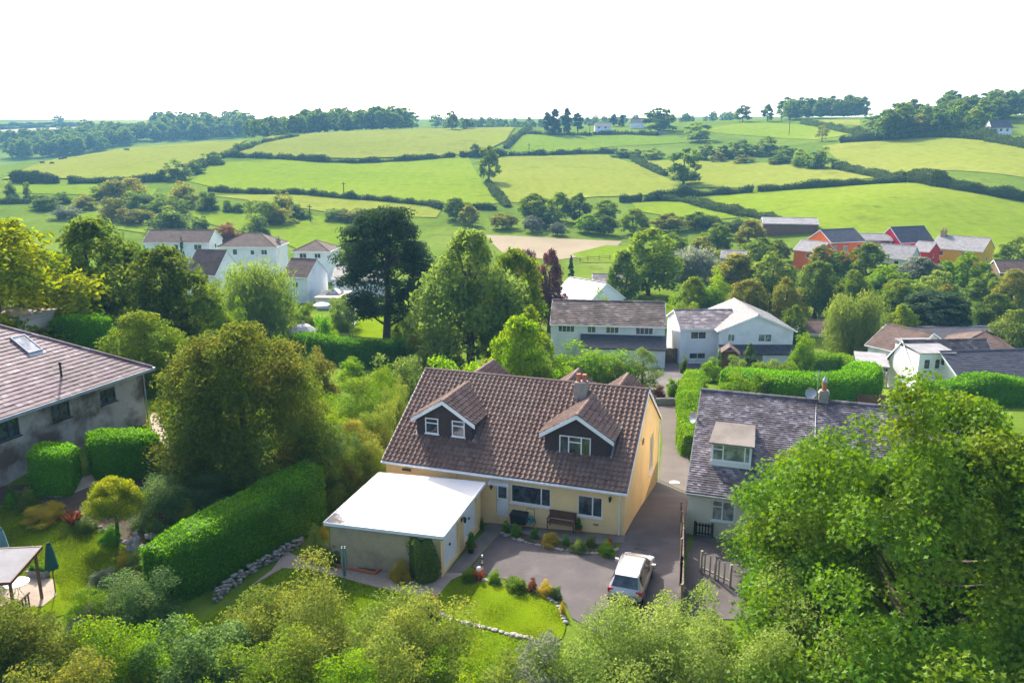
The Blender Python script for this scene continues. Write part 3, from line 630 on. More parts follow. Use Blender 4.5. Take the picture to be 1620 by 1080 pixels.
def hip_roof(parent, W, D, he, hr, ov, tm, tw, tl, gut='white', name='roof', hl=True, hrr=True, ridgem=None):
    kk = (hr-he)/(D/2); ze = he-kk*ov; mb = MB(); h = D/2+ov; sl = math.hypot(h, kk*h); Wd = W+2*ov
    xl = h if hl else 0; xr = Wd-h if hrr else Wd
    cl = [(0, 0), (Wd, 0), (xr, sl), (xl, sl)]; us = v3(0, h, kk*h)
    tiles(mb, (-ov, -ov, ze+.1), (1, 0, 0), us, cl, tw, tl, seed=3); tiles(mb, (-ov, D+ov, ze+.1), (1, 0, 0), (0, -h, kk*h), cl, tw, tl, seed=4)
    c2 = [(0, 0), (D+2*ov, 0), (h, sl)]
    if hl: tiles(mb, (-ov, -ov, ze+.1), (0, 1, 0), (h, 0, kk*h), c2, tw, tl, seed=5)
    if hrr: tiles(mb, (W+ov, -ov, ze+.1), (0, 1, 0), (-h, 0, kk*h), c2, tw, tl, seed=6)
    top = hr+.12
    for x_, y_ in (([(-ov, -ov), (-ov, D+ov)] if hl else [])): ridge_caps(mb, (x_, y_, ze+.14), (xl-ov, D/2, top), .14)
    for x_, y_ in (([(W+ov, -ov), (W+ov, D+ov)] if hrr else [])): ridge_caps(mb, (x_, y_, ze+.14), (xr-ov, D/2, top), .14)
    if xr-xl > .3: ridge_caps(mb, (xl-ov, D/2, top), (xr-ov, D/2, top), .15)
    mb.mi = 1; mb.add([(-ov+.02, -ov+.02, ze), (W+ov-.02, -ov+.02, ze), (W+ov-.02, D+ov-.02, ze), (-ov+.02, D+ov-.02, ze)], [(0, 1, 2, 3)])
    ro = mb.build(name, [M[tm], M['dark']], parent); b = MB()
    for x0, x1, y0, y1 in ((-ov-.12, W+ov+.12, -ov-.12, -ov), (-ov-.12, W+ov+.12, D+ov, D+ov+.12), (-ov-.12, -ov, -ov, D+ov), (W+ov, W+ov+.12, -ov, D+ov)): b.box(x0, x1, y0, y1, ze-.1, ze+.08)
    b.build('gutter', M[gut], ro); return ro
SIDES = lambda W, D: {'f': ((0, 0, 0), (1, 0, 0), W), 'r': ((W, 0, 0), (0, 1, 0), D), 'b': ((W, D, 0), (-1, 0, 0), W), 'l': ((0, D, 0), (0, -1, 0), D)}
def house(name, label, loc, rz, W, D, he, hr, wm, tm, roof='gable', wins=(), doors=(), chim=(), tw=.5, tl=.36, ov=.3, vg=.12, cat='house', group=None, deep=2.5, barge='white', gut='white', bars=0, wallname='wall', hl=True, hrr=True):
    """wins: (side, a, b, width, height, cols) with a from the left as seen from outside, b the sill height"""
    t = thing(name, label, cat, loc, rz, group); S = SIDES(W, D); mb = MB(); k = (hr-he)/(D/2)
    for sd_, (o, ux, wd) in S.items():
        hs = [(q[1], q[1]+q[3], q[2], q[2]+q[4]) for q in wins if q[0] == sd_ and q[2]+q[4] <= he-.02]+[(q[1], q[1]+q[3], q[2], q[2]+q[4]) for q in doors if q[0] == sd_]
        wall(mb, o, ux, wd, -deep, he, hs)
        if roof == 'gable' and sd_ in 'lr':
            p0 = v3(o); u = v3(ux); mb.add([p0+v3(0, 0, he), p0+u*D+v3(0, 0, he), p0+u*(D/2)+v3(0, 0, hr)], [(0, 1, 2)])
    mb.build(wallname, M[wm], t)
    for q in wins:
        o, ux, wd = S[q[0]]; up = q[2]+q[4] > he-.02; cols = q[5] if len(q) > 5 else (1, 1)
        window(t, o, ux, q[1], q[1]+q[3], q[2], q[2]+q[4], cols, rec=-.04 if up else .06, bars=bars, gm=q[6] if len(q) > 6 else 'glass')
    for q in doors:
        o, ux, wd = S[q[0]]; o = v3(o); ux = v3(ux); n = v3(ux.y, -ux.x, 0); d = MB(); lbox(d, o, ux, n, q[1]+.02, q[1]+q[3]-.02, q[2], q[2]+q[4]-.02, -.09, -.05)
        for i in range(2): lbox(d, o, ux, n, q[1]+.14+i*(q[3]-.3)/2+.04, q[1]+.14+(i+1)*(q[3]-.3)/2, q[2]+.2, q[2]+.9, -.05, -.035)
        dd = d.build('door', M[q[5] if len(q) > 5 else 'white'], t); h = MB(); lbox(h, o, ux, n, q[1]+.1, q[1]+.2, q[2]+1.0, q[2]+1.05, -.05, .0); h.build('handle', M['metal'], dd)
    if roof == 'gable': ro = gable_roof(t, W, D, he, hr, ov, vg, tm, tw, tl, barge=barge, gut=gut)
    elif roof == 'hip': ro = hip_roof(t, W, D, he, hr, ov, tm, tw, tl, gut=gut, hl=hl, hrr=hrr)
    else: ro = None
    for c in chim: chimney(ro or t, *c)
    return t
def chimney(parent, x, y, w_, d_, zb, zt, pots=1, m='stone', potm='terracotta', cowl=False):
    mb = MB(); mb.box(x-w_/2, x+w_/2, y-d_/2, y+d_/2, zb, zt); mb.box(x-w_/2-.05, x+w_/2+.05, y-d_/2-.05, y+d_/2+.05, zt-.16, zt-.08); mb.box(x-w_/2+.03, x+w_/2-.03, y-d_/2+.03, y+d_/2-.03, zt, zt+.05)
    c = mb.build('chimney', M[m], parent)
    for i in range(pots):
        p = MB(); px = x+(i-(pots-1)/2)*w_*.5; p.lathe([(.11, 0), (.15, .03), (.13, .1), (.11, .38), (.14, .40), (.14, .46), (.09, .46)], 12, (px, y, zt+.05)); q = p.build('chimney_pot', M[potm], c)
        if cowl: p = MB(); p.lathe([(.15, 0), (.13, .12), (.02, .34)], 10, (px, y, zt+.53)); p.build('cowl', M['metal'], c)
def mono_roof(parent, pts, tm, tw, tl, name='roof', thick=.1):
    """lean-to: pts = lower left, lower right, upper right, upper left"""
    p = [v3(q) for q in pts]; ux = p[1]-p[0]; us0 = p[3]-p[0]; us = us0-ux.normalized()*us0.dot(ux.normalized()); Wd = ux.length; sl = us.length
    mb = MB(); tiles(mb, p[0]+v3(0, 0, .05), ux, us, [(0, 0), (Wd, 0), (Wd, sl), (0, sl)], tw, tl, seed=8); mb.mi = 1; mb.ext([q+v3(0, 0, .02) for q in p], (0, 0, -thick)); return mb.build(name, [M[tm], M['dark']], parent)
def dormer(parent, x0, x1, yf, ez, az, k, he, wins, W=0, D=0, rear=False, tm='tile_brown', label=None):
    """gabled roof dormer with hung tiles; local frame of its house (rear ones are turned round)"""
    zb = he+k*yf-.12; mb = MB(); xm = (x0+x1)/2; ye = (ez-he)/k; kd = (az-ez)/(xm-x0)
    wall(mb, (x0, yf, 0), (1, 0, 0), x1-x0, zb, ez, [(a-x0, b-x0, c, d) for a, b, c, d, _ in wins], .08)
    mb.add([(x0, yf, ez), (x1, yf, ez), (xm, yf, az)], [(0, 1, 2)])
    for x in (x0, x1): mb.add([(x, yf, zb), (x, yf, ez), (x, ye+.3, ez), (x, yf+.2, zb)], [(0, 1, 2, 3)])
    mb.mi = 1   # courses of small hung tiles on the front
    z = zb+.13; r = 0; rnd = random.Random(5)
    while z < az-.1:
        hw = (xm-x0) if z < ez else (az-z)/kd-.02; x = xm-hw+(r % 2)*.085
        while x < xm+hw-.05:
            xe = min(x+.165, xm+hw)
            if not any(a-.05 < xe and b+.05 > x and c-.09 < z+.11 and d+.05 > z for a, b, c, d, _ in wins):
                mb.add([(x, yf-.035, z), (xe-.004, yf-.035, z), (xe-.004, yf-.012, z+.12), (x, yf-.012, z+.12), (x, yf-.004, z), (xe-.004, yf-.004, z)], [(0, 1, 2, 3), (4, 5, 1, 0)])
            x += .17
        z += .105; r += 1
    for x, s in ((x0, -1), (x1, 1)):  # cheeks
        yy = yf; 
        z = zb+.15
        while z < ez:
            y_end = (z-he)/k+.1; y = yf
            while y < y_end-.03: ye2 = min(y+.166, y_end); mb.add([(x+s*.03, y, z), (x+s*.03, ye2, z), (x+s*.01, ye2, z+.12), (x+s*.01, y, z+.12)], [(0, 1, 2, 3)]); y += .17
            z += .105
    d_ = mb.build('dormer', [M['tile_hung'], M['tile_hung']], parent)
    if rear: d_.location = (W, D, 0); d_.rotation_euler = (0, 0, math.pi)
    o = .26; yfr = yf-.30; rb = MB(); zl = ez-kd*o; yr = (az-he)/k; yl = (zl-he)/k
    hw = xm-x0+o; sl = math.hypot(hw, az-zl)
    cl = [(0, 0), (yl+.25-yfr, 0), (yr-yfr, sl), (0, sl)]
    for xs, s in ((x0-o, 1), (x1+o, -1)): tiles(rb, (xs, yfr, zl+.09), (0, 1, 0), (s*hw, 0, az-zl), cl, .30, .31, True, seed=9)
    ridge_caps(rb, (xm, yfr, az+.12), (xm, yr, az+.12), .13)
    rb.mi = 1
    for xs in (x0-o, x1+o): rb.ext([(xs, yfr+.03, zl+.05), (xs, yl, zl+.05), (xm, yr, az+.05), (xm, yfr+.03, az+.05)], (0, 0, -.05))
    rb.build('dormer_roof', [M[tm], M['dark']], d_)
    b = MB()
    for xs in (x0-o, x1+o): b.ext([(xs, yfr-.03, zl+.10), (xm, yfr-.03, az+.11), (xm, yfr-.03, az-.13), (xs, yfr-.03, zl-.14)], (0, .035, 0))
    b.build('bargeboard', M['white'], d_)
    b = MB(); b.ext([(x0-.1, yf-.14, zb+.0), (x1+.1, yf-.14, zb), (x1+.1, yf, zb+.10), (x0-.1, yf, zb+.10)], (0, 0, .03))
    for x, s in ((x0, -1), (x1, 1)): b.beam((x+s*.07, yf-.1, he+k*(yf-.1)+.17), (x+s*.07, ye, ez+.14), .13, .03)
    b.build('flashing', M['lead'], d_)
    for a, b_, c, d, cols in wins: window(d_, (0, yf, 0), (1, 0, 0), a, b_, c, d, cols[0], cols[1], rec=-.03, sill=True, gm='glass')
    return d_

# ---------------------------------------------------------------- the main bungalow
YAW = -.324; MW, MD, MHE, MHR = 14.43, 12.31, 2.8, 6.51; MK = (MHR-MHE)/(MD/2)
MU = Vector((math.cos(YAW), math.sin(YAW), 0)); MV = Vector((-math.sin(YAW), math.cos(YAW), 0)); MH0 = Vector((6.16, 39.94, 0))-MU*MW
def mw(x, y): p = MH0+MU*x+MV*y; return p       # bungalow-local to world
bung = thing('bungalow', 'cream bungalow with brown pantiled roof and dark dormers in the middle of the photo', 'house', MH0, YAW)
mb = MB(); S = SIDES(MW, MD); X0 = MW
fw = [(X0-7.46, X0-6.73, .1, 2.12), (X0-6.57, X0-4.22, 1.05, 2.16), (X0-2.66, X0-1.27, .85, 2.06), (X0-11.1, X0-10.55, 1.3, 2.0)]
wall(mb, (0, 0, 0), (1, 0, 0), MW, -1.2, MHE, fw); wall(mb, (MW, 0, 0), (0, 1, 0), MD, -3.2, MHE, [(8.35, 9.9, .2, 2.75)]); wall(mb, (MW, MD, 0), (-1, 0, 0), MW, -3.2, MHE, [(1.2, 3, .6, 1.8), (6, 8, .6, 1.8)]); wall(mb, (0, MD, 0), (0, -1, 0), MD, -3.2, MHE)
for x in (0, MW): mb.add([(x, 0, MHE), (x, MD, MHE), (x, MD/2, MHR)], [(0, 1, 2)])
mb.build('wall', M['cream'], bung)
ro = gable_roof(bung, MW, MD, MHE, MHR, .32, .12, 'tile_brown', .30, .33, True)
window(bung, (0, 0, 0), (1, 0, 0), *fw[1], (3.2, 1)); window(bung, (0, 0, 0), (1, 0, 0), *fw[2], (1.5, 1)); window(bung, (0, 0, 0), (1, 0, 0), *fw[3], (1,), gm='glass_pale')
window(bung, (MW, 0, 0), (0, 1, 0), 8.35, 9.9, .2, 2.75, (1, 1), gm='glass_pale'); window(bung, (MW, MD, 0), (-1, 0, 0), 1.2, 3, .6, 1.8); window(bung, (MW, MD, 0), (-1, 0, 0), 6, 8, .6, 1.8)
d = MB(); d.box(X0-7.44, X0-6.75, .06, .10, .12, 2.10)
for b0, b1 in ((.22, .55), (.6, .93)): d.box(X0-7.33, X0-6.86, .035, .06, b0, b1)
door = d.build('door', M['white'], bung); g = MB(); g.quad((X0-7.34, .05, 1.2), (X0-6.85, .05, 1.2), (X0-6.85, .05, 1.95), (X0-7.34, .05, 1.95)); g.build('pane', M['glass'], door); g = MB(); g.box(X0-7.38, X0-7.34, -.01, .06, 1.02, 1.1); g.build('handle', M['metal'], door)
c = MB()   # door canopy: clear curved sheet on two white brackets
for x in (X0-7.75, X0-6.6): c.tube([(x, 0, 2.0), (x, -.55, 2.18), (x, 0, 2.5)], .022, 5); c.tube([(x, -.02, 1.95), (x, -.02, 2.5)], .02, 5)
cb = c.build('door_canopy', M['white'], bung)
gm_, nt_, p_, o_ = newmat('clear_sheet'); p_.inputs['Base Color'].default_value = (.75, .78, .8, 1); p_.inputs['Alpha'].default_value = .35; p_.inputs['Roughness'].default_value = .1; M['clear'] = gm_
c = MB(); ys_ = [(0, 2.46), (-.2, 2.40), (-.4, 2.30), (-.56, 2.17)]
for (ya, za), (yb, zb_) in zip(ys_, ys_[1:]): c.quad((X0-7.78, ya, za), (X0-6.57, ya, za), (X0-6.57, yb, zb_), (X0-7.78, yb, zb_))
c.build('canopy_sheet', M['clear'], cb)
c = MB(); c.tube([(X0-.30, -.12, 2.45), (X0-.30, -.06, 2.3), (X0-.30, -.06, -.05)], .04, 8); c.build('downpipe', M['white'], bung)
c = MB(); c.tube([(X0+.07, MD-.15, 2.4), (X0+.07, MD-.15, -2)], .04, 8); c.build('downpipe', M['white'], bung)
c = MB(); c.tube([(X0-9.9, -.12, 2.45), (X0-9.9, -.06, 2.3), (X0-9.9, -.06, 0)], .04, 8); c.build('downpipe', M['cream'], bung)
def lantern(parent, x, y, z):
    c = MB(); c.box(x-.05, x+.05, y-.02, y, z-.08, z+.1); c.tube([(x, y-.02, z+.08), (x, y-.16, z+.14)], .012, 5)
    c.lathe([(.03, -.16), (.05, -.14), (.085, .06), (.10, .07), (.02, .15)], 6, (x, y-.17, z)); return c.build('wall_lantern', M['black_plastic'], parent)
lantern(bung, X0-.83, 0, 2.12); lantern(bung, X0-7.7, 0, 1.9)
c = MB(); c.ext([(X0+.03, 3.4, -1.8), (X0+.03, MD+.02, -2.8), (X0+.03, MD+.02, -.25), (X0+.03, 9.8, -.45), (X0+.03, 5.4, -1.1)], (-.02, 0, 0)); c.ext([(-.0, MD+.03, -2.8), (MW+.03, MD+.03, -2.8), (MW+.03, MD+.03, -.3), (0, MD+.03, -.3)], (0, -.02, 0)); c.build('plinth', M['plinth'], bung)
c = MB(); c.box(X0+.0, X0+.05, 5.05, 5.5, 3.45, 3.75); c.build('vent', M['wood'], bung); c = MB(); c.box(X0-1.75, X0-1.45, -.02, 0, .38, .5); c.build('air_brick', M['wood_weathered'], bung)
c = MB(); c.box(1.2, 1.75, -.32, -.25, 2.22, 2.34); c.build('soffit_vent', M['black_plastic'], bung)
W2 = ((1,), (0,)); W3 = ((1, 1.35, 1), (1,))
dormer(bung, X0-13.06, X0-9.47, 1.55, 5.0, 6.12, MK, MHE, [(X0-12.5, X0-11.66, 4.02, 5.08-.1, W2), (X0-10.77, X0-9.96, 4.02, 5.0-.02, W2)])
dormer(bung, X0-5.03, X0-1.24, 1.55, 4.95, 6.12, MK, MHE, [(X0-4.16, X0-2.34, 3.78, 4.86, W3)])
for xc, hw, az in ((2.18, 1.7, 5.8), (5.6, 1.7, 5.82), (11.85, 1.85, 5.92)): dormer(bung, xc-hw, xc+hw, .9, 4.55, az, MK, MHE, [(xc-.8, xc+.8, 3.5, 4.45, W3)], MW, MD, True)
chimney(ro, X0-3.86, 5.35, .74, .74, 5.6, 6.92, 2, 'stone')
c = MB(); c.box(X0-4.36, X0-3.36, 4.80, 4.9, 5.55, 5.85); c.build('flashing', M['lead'], ro)

# ---------------------------------------------------------------- garage with a flat white roof
GA, GB, GC, GD = [Vector((x, y, 0)) for x, y in ((-9.49, 36.97), (-3.36, 35.48), (-1.54, 41.9), (-7.73, 43.26))]
gar = thing('garage', 'flat roofed double garage with bright white roof and two white doors beside the bungalow', 'garage', GB); off = GB
cen = (GA+GB+GC+GD)/4; ins = [p+(cen-p).normalized()*.28 for p in (GA, GB, GC, GD)]; loc_ = [p-off for p in ins]
mb = MB(); A_, B_, C_, D_ = loc_
wall(mb, A_, (B_-A_).normalized(), (B_-A_).length, -1, 2.06)
uxg = (C_-B_).normalized(); Lg = (C_-B_).length; DO = [(.34, 2.62, .02, 1.88), (3.36, 5.62, .02, 1.88)]
wall(mb, B_, uxg, Lg, -1, 2.06, DO, .22); wall(mb, C_, (D_-C_).normalized(), (D_-C_).length, -1, 2.06); wall(mb, D_, (A_-D_).normalized(), (A_-D_).length, -1, 2.06)
mb.build('wall', M['cream'], gar)
mb = MB(); wall(mb, A_+v3(0, -.012, 0), (B_-A_).normalized(), (B_-A_).length-.02, -1, 2.055); mb.build('side_wall', M['buff'], gar)
ng = v3(uxg.y, -uxg.x, 0)
for i, h in enumerate(DO):
    d = MB(); lbox(d, B_, uxg, ng, h[0], h[1], h[2], h[3], -.2, -.14)
    nr = 9
    for r in range(nr): zz = h[2]+.08+(h[3]-h[2]-.16)*r/nr; lbox(d, B_, uxg, ng, h[0]+.08, h[1]-.08, zz, zz+(h[3]-h[2]-.16)/nr-.025, -.14, -.128)
    dd = d.build('garage_door', M['white'], gar); d = MB(); am = (h[0]+h[1])/2; lbox(d, B_, uxg, ng, am-.06, am+.06, .95, 1.05, -.13, -.06); d.build('handle', M['black_plastic'], dd)
d = MB(); pm = 2.99; lbox(d, B_, uxg, ng, pm-.06, pm+.06, 1.55, 1.75, 0, .05); q = B_+uxg*pm+ng*.2; d.lathe([(.03, -.2), (.06, -.16), (.10, .04), (.12, .06), (.02, .16)], 6, (q.x, q.y, 1.68)); d.tube([B_+uxg*pm+v3(0, 0, 1.72), q+v3(0, 0, 1.84)], .014, 5); d.build('wall_lantern', M['black_plastic'], gar)
rp = [p-off for p in (GA, GB, GC, GD)]
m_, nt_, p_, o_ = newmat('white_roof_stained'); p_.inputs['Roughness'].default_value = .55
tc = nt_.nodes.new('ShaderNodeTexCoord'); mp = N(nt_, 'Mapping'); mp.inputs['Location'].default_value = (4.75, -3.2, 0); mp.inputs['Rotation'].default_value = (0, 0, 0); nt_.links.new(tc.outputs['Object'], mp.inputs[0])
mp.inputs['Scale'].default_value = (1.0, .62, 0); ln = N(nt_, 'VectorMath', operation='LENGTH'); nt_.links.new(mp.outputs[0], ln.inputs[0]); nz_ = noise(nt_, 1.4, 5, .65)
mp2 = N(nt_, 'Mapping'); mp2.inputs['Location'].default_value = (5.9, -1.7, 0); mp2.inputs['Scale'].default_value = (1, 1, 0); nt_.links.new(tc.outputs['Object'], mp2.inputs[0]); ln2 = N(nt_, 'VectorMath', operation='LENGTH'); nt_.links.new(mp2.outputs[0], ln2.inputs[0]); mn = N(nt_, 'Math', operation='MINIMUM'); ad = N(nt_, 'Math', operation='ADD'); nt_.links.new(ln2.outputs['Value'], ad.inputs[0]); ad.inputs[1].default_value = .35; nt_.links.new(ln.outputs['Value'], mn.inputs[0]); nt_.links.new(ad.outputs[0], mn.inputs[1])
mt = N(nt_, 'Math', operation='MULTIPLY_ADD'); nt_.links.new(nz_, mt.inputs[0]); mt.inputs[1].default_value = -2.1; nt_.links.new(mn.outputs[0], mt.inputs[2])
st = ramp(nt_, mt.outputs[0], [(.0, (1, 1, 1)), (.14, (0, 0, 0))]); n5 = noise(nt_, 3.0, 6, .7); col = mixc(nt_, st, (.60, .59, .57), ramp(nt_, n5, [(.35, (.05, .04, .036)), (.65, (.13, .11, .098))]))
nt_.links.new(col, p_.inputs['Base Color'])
mb = MB(); mb.prism([(p.x, p.y) for p in rp], 2.08, 2.30); mb.m = [1]*len(mb.m); mb.m[1] = 0; mb.build('roof', [m_, M['felt']], gar)
mb = MB()
for i in range(4): a_, b_ = rp[i], rp[(i+1) % 4]; dn = (b_-a_).normalized(); out = v3(dn.y, -dn.x, 0)*.05; mb.beam(a_+out*.6+v3(0, 0, 2.24), b_+out*.6+v3(0, 0, 2.24), .06, .17)
mb.build('fascia', M['white'], gar)
# ---------------------------------------------------------------- neighbouring slate house on the right
NL = Vector((9.51, 39.96, 0))+MV*.3; NHE, NHR, NW, ND = 2.72, 6.5, 13.5, 11.6; NK = (NHR-NHE)/(ND/2)
nb = thing('slate_house', 'pale house under a mottled grey slate roof with one small box dormer', 'house', NL, YAW)
mb = MB(); nwin = [(1.3, 2.5, 1.03, 2.2), (4.6, 6.4, 1.0, 2.2), (8.5, 10.5, 1.0, 2.2)]
wall(mb, (0, 0, 0), (1, 0, 0), NW, -1.5, NHE, nwin); wall(mb, (NW, 0, 0), (0, 1, 0), ND, -3, NHE); wall(mb, (NW, ND, 0), (-1, 0, 0), NW, -4, NHE); wall(mb, (0, ND, 0), (0, -1, 0), ND, -4, NHE)
for x in (0, NW): mb.add([(x, 0, NHE), (x, ND, NHE), (x, ND/2, NHR)], [(0, 1, 2)])
mb.build('wall', M['cream_pale'], nb)
for q in nwin: window(nb, (0, 0, 0), (1, 0, 0), *q, (1, 1.2), (0,), gm='glass_pale')
nro = gable_roof(nb, NW, ND, NHE, NHR, .3, .1, 'slate_grey', .22, .15, barge='lead', gut='metal')
mb = MB(); dx0, dx1, dy = 1.0, 3.12, 1.3; dz0, dzt = NHE+NK*dy-.05, 5.02
wall(mb, (dx0, dy, 0), (1, 0, 0), dx1-dx0, dz0, dzt, [(.06, dx1-dx0-.06, 4.0, 4.95)], .06)
for x in (dx0, dx1): mb.add([(x, dy, dz0), (x, dy, dzt), (x, (dzt-NHE)/NK+.3, dzt+.25), (x, dy+.2, dz0)], [(0, 1, 2, 3)])
nd = mb.build('dormer', M['white'], nb); window(nd, (0, dy, 0), (1, 0, 0), dx0+.06, dx1-.06, 4.0, 4.95, (1, 2, .5), (0,), rec=.0, sill=True, gm='glass_pale')
mb = MB(); mb.ext([(dx0-.14, dy-.22, 4.98), (dx1+.14, dy-.22, 4.98), (dx1+.06, 3.75, 5.32), (dx0, 3.75, 5.32)], (0, 0, .09)); mb.build('dormer_roof', M['concrete'], nd)
mb = MB(); mb.ext([(dx0-.15, dy-.22, dz0-.06), (dx1+.15, dy-.22, dz0-.06), (dx1+.1, dy, dz0+.13), (dx0-.1, dy, dz0+.13)], (0, 0, .03)); mb.build('flashing', M['lead'], nd)
chimney(nro, 6.75, ND/2+.1, .5, .5, NHR-.4, 7.15, 1, 'stone', 'terracotta', True)
mb = MB(); mb.tube([(6.38, 5.75, 6.4), (6.38, 5.75, 8.4)], .022, 5); mb.tube([(6.38, 5.72, 6.55), (6.36, 3.7, 5.32), (6.34, 1.8, 4.1)], .018, 4)
for z in (8.0, 8.15, 8.3): mb.tube([(6.1, 5.75, z), (6.7, 5.75, z)], .01, 4)
am = mb.build('aerial', M['metal'], nro)
def dish(name, parent, c, aim, r=.32):
    mb = MB(); c = v3(c); z = v3(aim).normalized(); x = z.cross(v3(0, 0, 1)).normalized(); y = z.cross(x); vs = [c-z*.08]; n = 14; fs = []
    for j, (rr, dz) in enumerate(((.5, -.05), (1, .03))): vs += [c+(x*math.cos(2*math.pi*i/n)+y*math.sin(2*math.pi*i/n))*r*rr+z*dz for i in range(n)]
    fs = [(0, 1+i, 1+(i+1) % n) for i in range(n)]+[(1+i, 1+n+i, 1+n+(i+1) % n, 1+(i+1) % n) for i in range(n)]; mb.add(vs, fs); mb.tube([c-z*.06, c+z*.3-y*.0], .015, 4); return mb.build(name, M['metal'], parent, smoothf=True)
dish('satellite_dish', nro, (6.05, 5.72, 7.0), (-.3, -.9, .3)); dish('satellite_dish', nb, (-.3, 4.1, 5.4), (-.7, -.6, .3), .36)
# ---------------------------------------------------------------- hipped house on the left
P1 = Vector((-23.2, 50, 0)); XD = Vector((3.7, 10.3, 0)).normalized(); LYAW = math.atan2(XD.y, XD.x); LWD = 15.0; LD = 12.4; LB = 3.2; LE = 3.95
lo = P1-XD*(LWD+.9)+Vector((-XD.y, XD.x, 0))*.35+Vector((0, 0, LB))
lh = thing('hipped_house', 'grey roughcast house under a purple slate hipped roof at the left edge', 'house', lo, LYAW)
mb = MB(); o_, u_, w_ = SIDES(LWD, LD)['f']; sh = LWD+.55
lw = [(sh-7.3, sh-6.05, 5.5-LB, 6.45-LB), (sh-3.9, sh-2.72, 5.47-LB, 6.36-LB), (sh-10.55, sh-9.3, 5.5-LB, 6.5-LB)]
wall(mb, o_, u_, LWD, -3, LE, lw, .14)
for s in 'rbl': a_, b_, c_ = SIDES(LWD, LD)[s]; wall(mb, a_, b_, c_, -3, LE)
mb.build('wall', M['grey_render'], lh)
for q in lw: window(lh, o_, u_, *q, (1, 1), fm='wood_black', rec=.1)
lro = hip_roof(lh, LWD, LD, LE, LE+.62*LD/2, .5, 'slate_purple', .34, .30, gut='lead')
kk = .62
def lroof(x, y): return v3(x, y, LE+kk*y+.14)
nrm = v3(0, -kk, 1).normalized(); mb = MB(); us_ = v3(0, 1, kk).normalized(); so = v3(sh-6.0, 2.75, 0); so.z = LE+kk*so.y+.12
def rbox(mb, o, a, b, c0, c1): mb.hexa([o+v3(a[0], 0, 0)+us_*b[0]+nrm*c0, o+v3(a[1], 0, 0)+us_*b[0]+nrm*c0, o+v3(a[1], 0, 0)+us_*b[1]+nrm*c0, o+v3(a[0], 0, 0)+us_*b[1]+nrm*c0], [o+v3(a[0], 0, 0)+us_*b[0]+nrm*c1, o+v3(a[1], 0, 0)+us_*b[0]+nrm*c1, o+v3(a[1], 0, 0)+us_*b[1]+nrm*c1, o+v3(a[0], 0, 0)+us_*b[1]+nrm*c1])
rbox(mb, so, (0, .95), (0, .07), 0, .1); rbox(mb, so, (0, .95), (1.5, 1.57), 0, .1); rbox(mb, so, (0, .07), (.07, 1.5), 0, .1); rbox(mb, so, (.88, .95), (.07, 1.5), 0, .1); rbox(mb, so, (-.08, 1.03), (-.25, 0), 0, .02)
sk = mb.build('skylight', M['lead'], lro); mb = MB(); rbox(mb, so, (.07, .88), (.07, 1.5), .03, .06); m_ = glassmat('sky_glass', (.12, .13, .15), .12); mb.build('pane', m_, sk)
mb = MB(); q = lroof(sh-5.7, .75); mb.tube([q, q+v3(0, 0, .75)], .06, 8); mb.lathe([(.09, 0), (.09, .1), (.03, .14)], 8, (q.x, q.y, q.z+.72)); mb.build('vent_pipe', M['black_plastic'], lro)
mb = MB(); mb.tube([(LWD+.06, -.1, LE-.2), (LWD+.06, -.06, -.5)], .045, 7); mb.build('downpipe', M['felt'], lh)
# ---------------------------------------------------------------- houses further down the valley
def fh(px, d, W, yaw, er, rr, D, name, label, wm, tm, wins=(), **kw):
    b = at(px, d); y = R(yaw); zb = b.z
    he = zrow(er, d)-zb; hr = zrow(rr, d+math.cos(y)*D/2)-zb; hr = max(hr, he+1.0)
    w2 = [(q[0], q[1], he-q[2], *q[3:]) for q in wins]   # sill heights given below the eaves
    kw.setdefault('tw', .55); kw.setdefault('tl', .36)
    return house(name, label, b, y, W, D, he, hr, wm, tm, wins=w2, deep=3.5, **kw)
mh = fh(871, 101, 14.6, -7, 511, 475, 8, 'white_house', 'long white house under a lichen speckled brown roof with a dark lean-to along its front', 'render_white', 'tile_old',
   [('f', .95, 1.15, 2.1, .95, (1, 1, 1, 1)), ('f', 4.7, 1.15, 1.1, .95, (1, 1)), ('f', 7.1, 1.15, 1.65, .95, (1, 1, 1)), ('f', 10.9, 1.2, 2.2, .95, (1, 1, 1, 1))], bars=0)
he = zrow(511, 101)-mh.location.z
mb = MB(); mb.box(4.0, 14.6, -2.4, -.02, -3, he-2.5); mb.build('lean_to', M['render_white'], mh)
mono_roof(mh, [(3.9, -2.7, he-2.55), (14.75, -2.7, he-2.55), (14.75, -.02, he-1.35), (3.9, -.02, he-1.35)], 'tile_dark', .4, .3, 'lean_to_roof')
mb = MB(); mb.tube([(3.8, -.06, he-.1), (3.8, -.06, -.5)], .04, 6); mb.build('downpipe', M['white'], mh)
m2 = fh(1074, 100, 7.6, 1, 519, 491, 8, 'white_house', 'left wing of the white pair house, purple grey roof and two rows of small windows', 'render_white', 'slate_grey',
   [('f', 1.35, 1.45, 2.0, .95, (1, 1)), ('f', 1.3, 4.1, 2.1, .8, (1, 1))])
m2['label'] = 'white house with a low grey roofed wing and a pale roofed front gable'
bw = at(1136, 98.5); hz = zrow(524, 98)-bw.z; rz_ = zrow(500, 98)-bw.z
mi = m2.matrix_basis.inverted() if False else None
wing_o = Vector((bw.x, bw.y+11, bw.z)); S_ = SIDES(11, 9.3); mb = MB()
Lm = Matrix.Translation(m2.location) @ Matrix.Rotation(m2.rotation_euler.z, 4, 'Z'); Lw = Matrix.Translation(wing_o) @ Matrix.Rotation(-math.pi/2, 4, 'Z'); rel = Lm.inverted() @ Lw
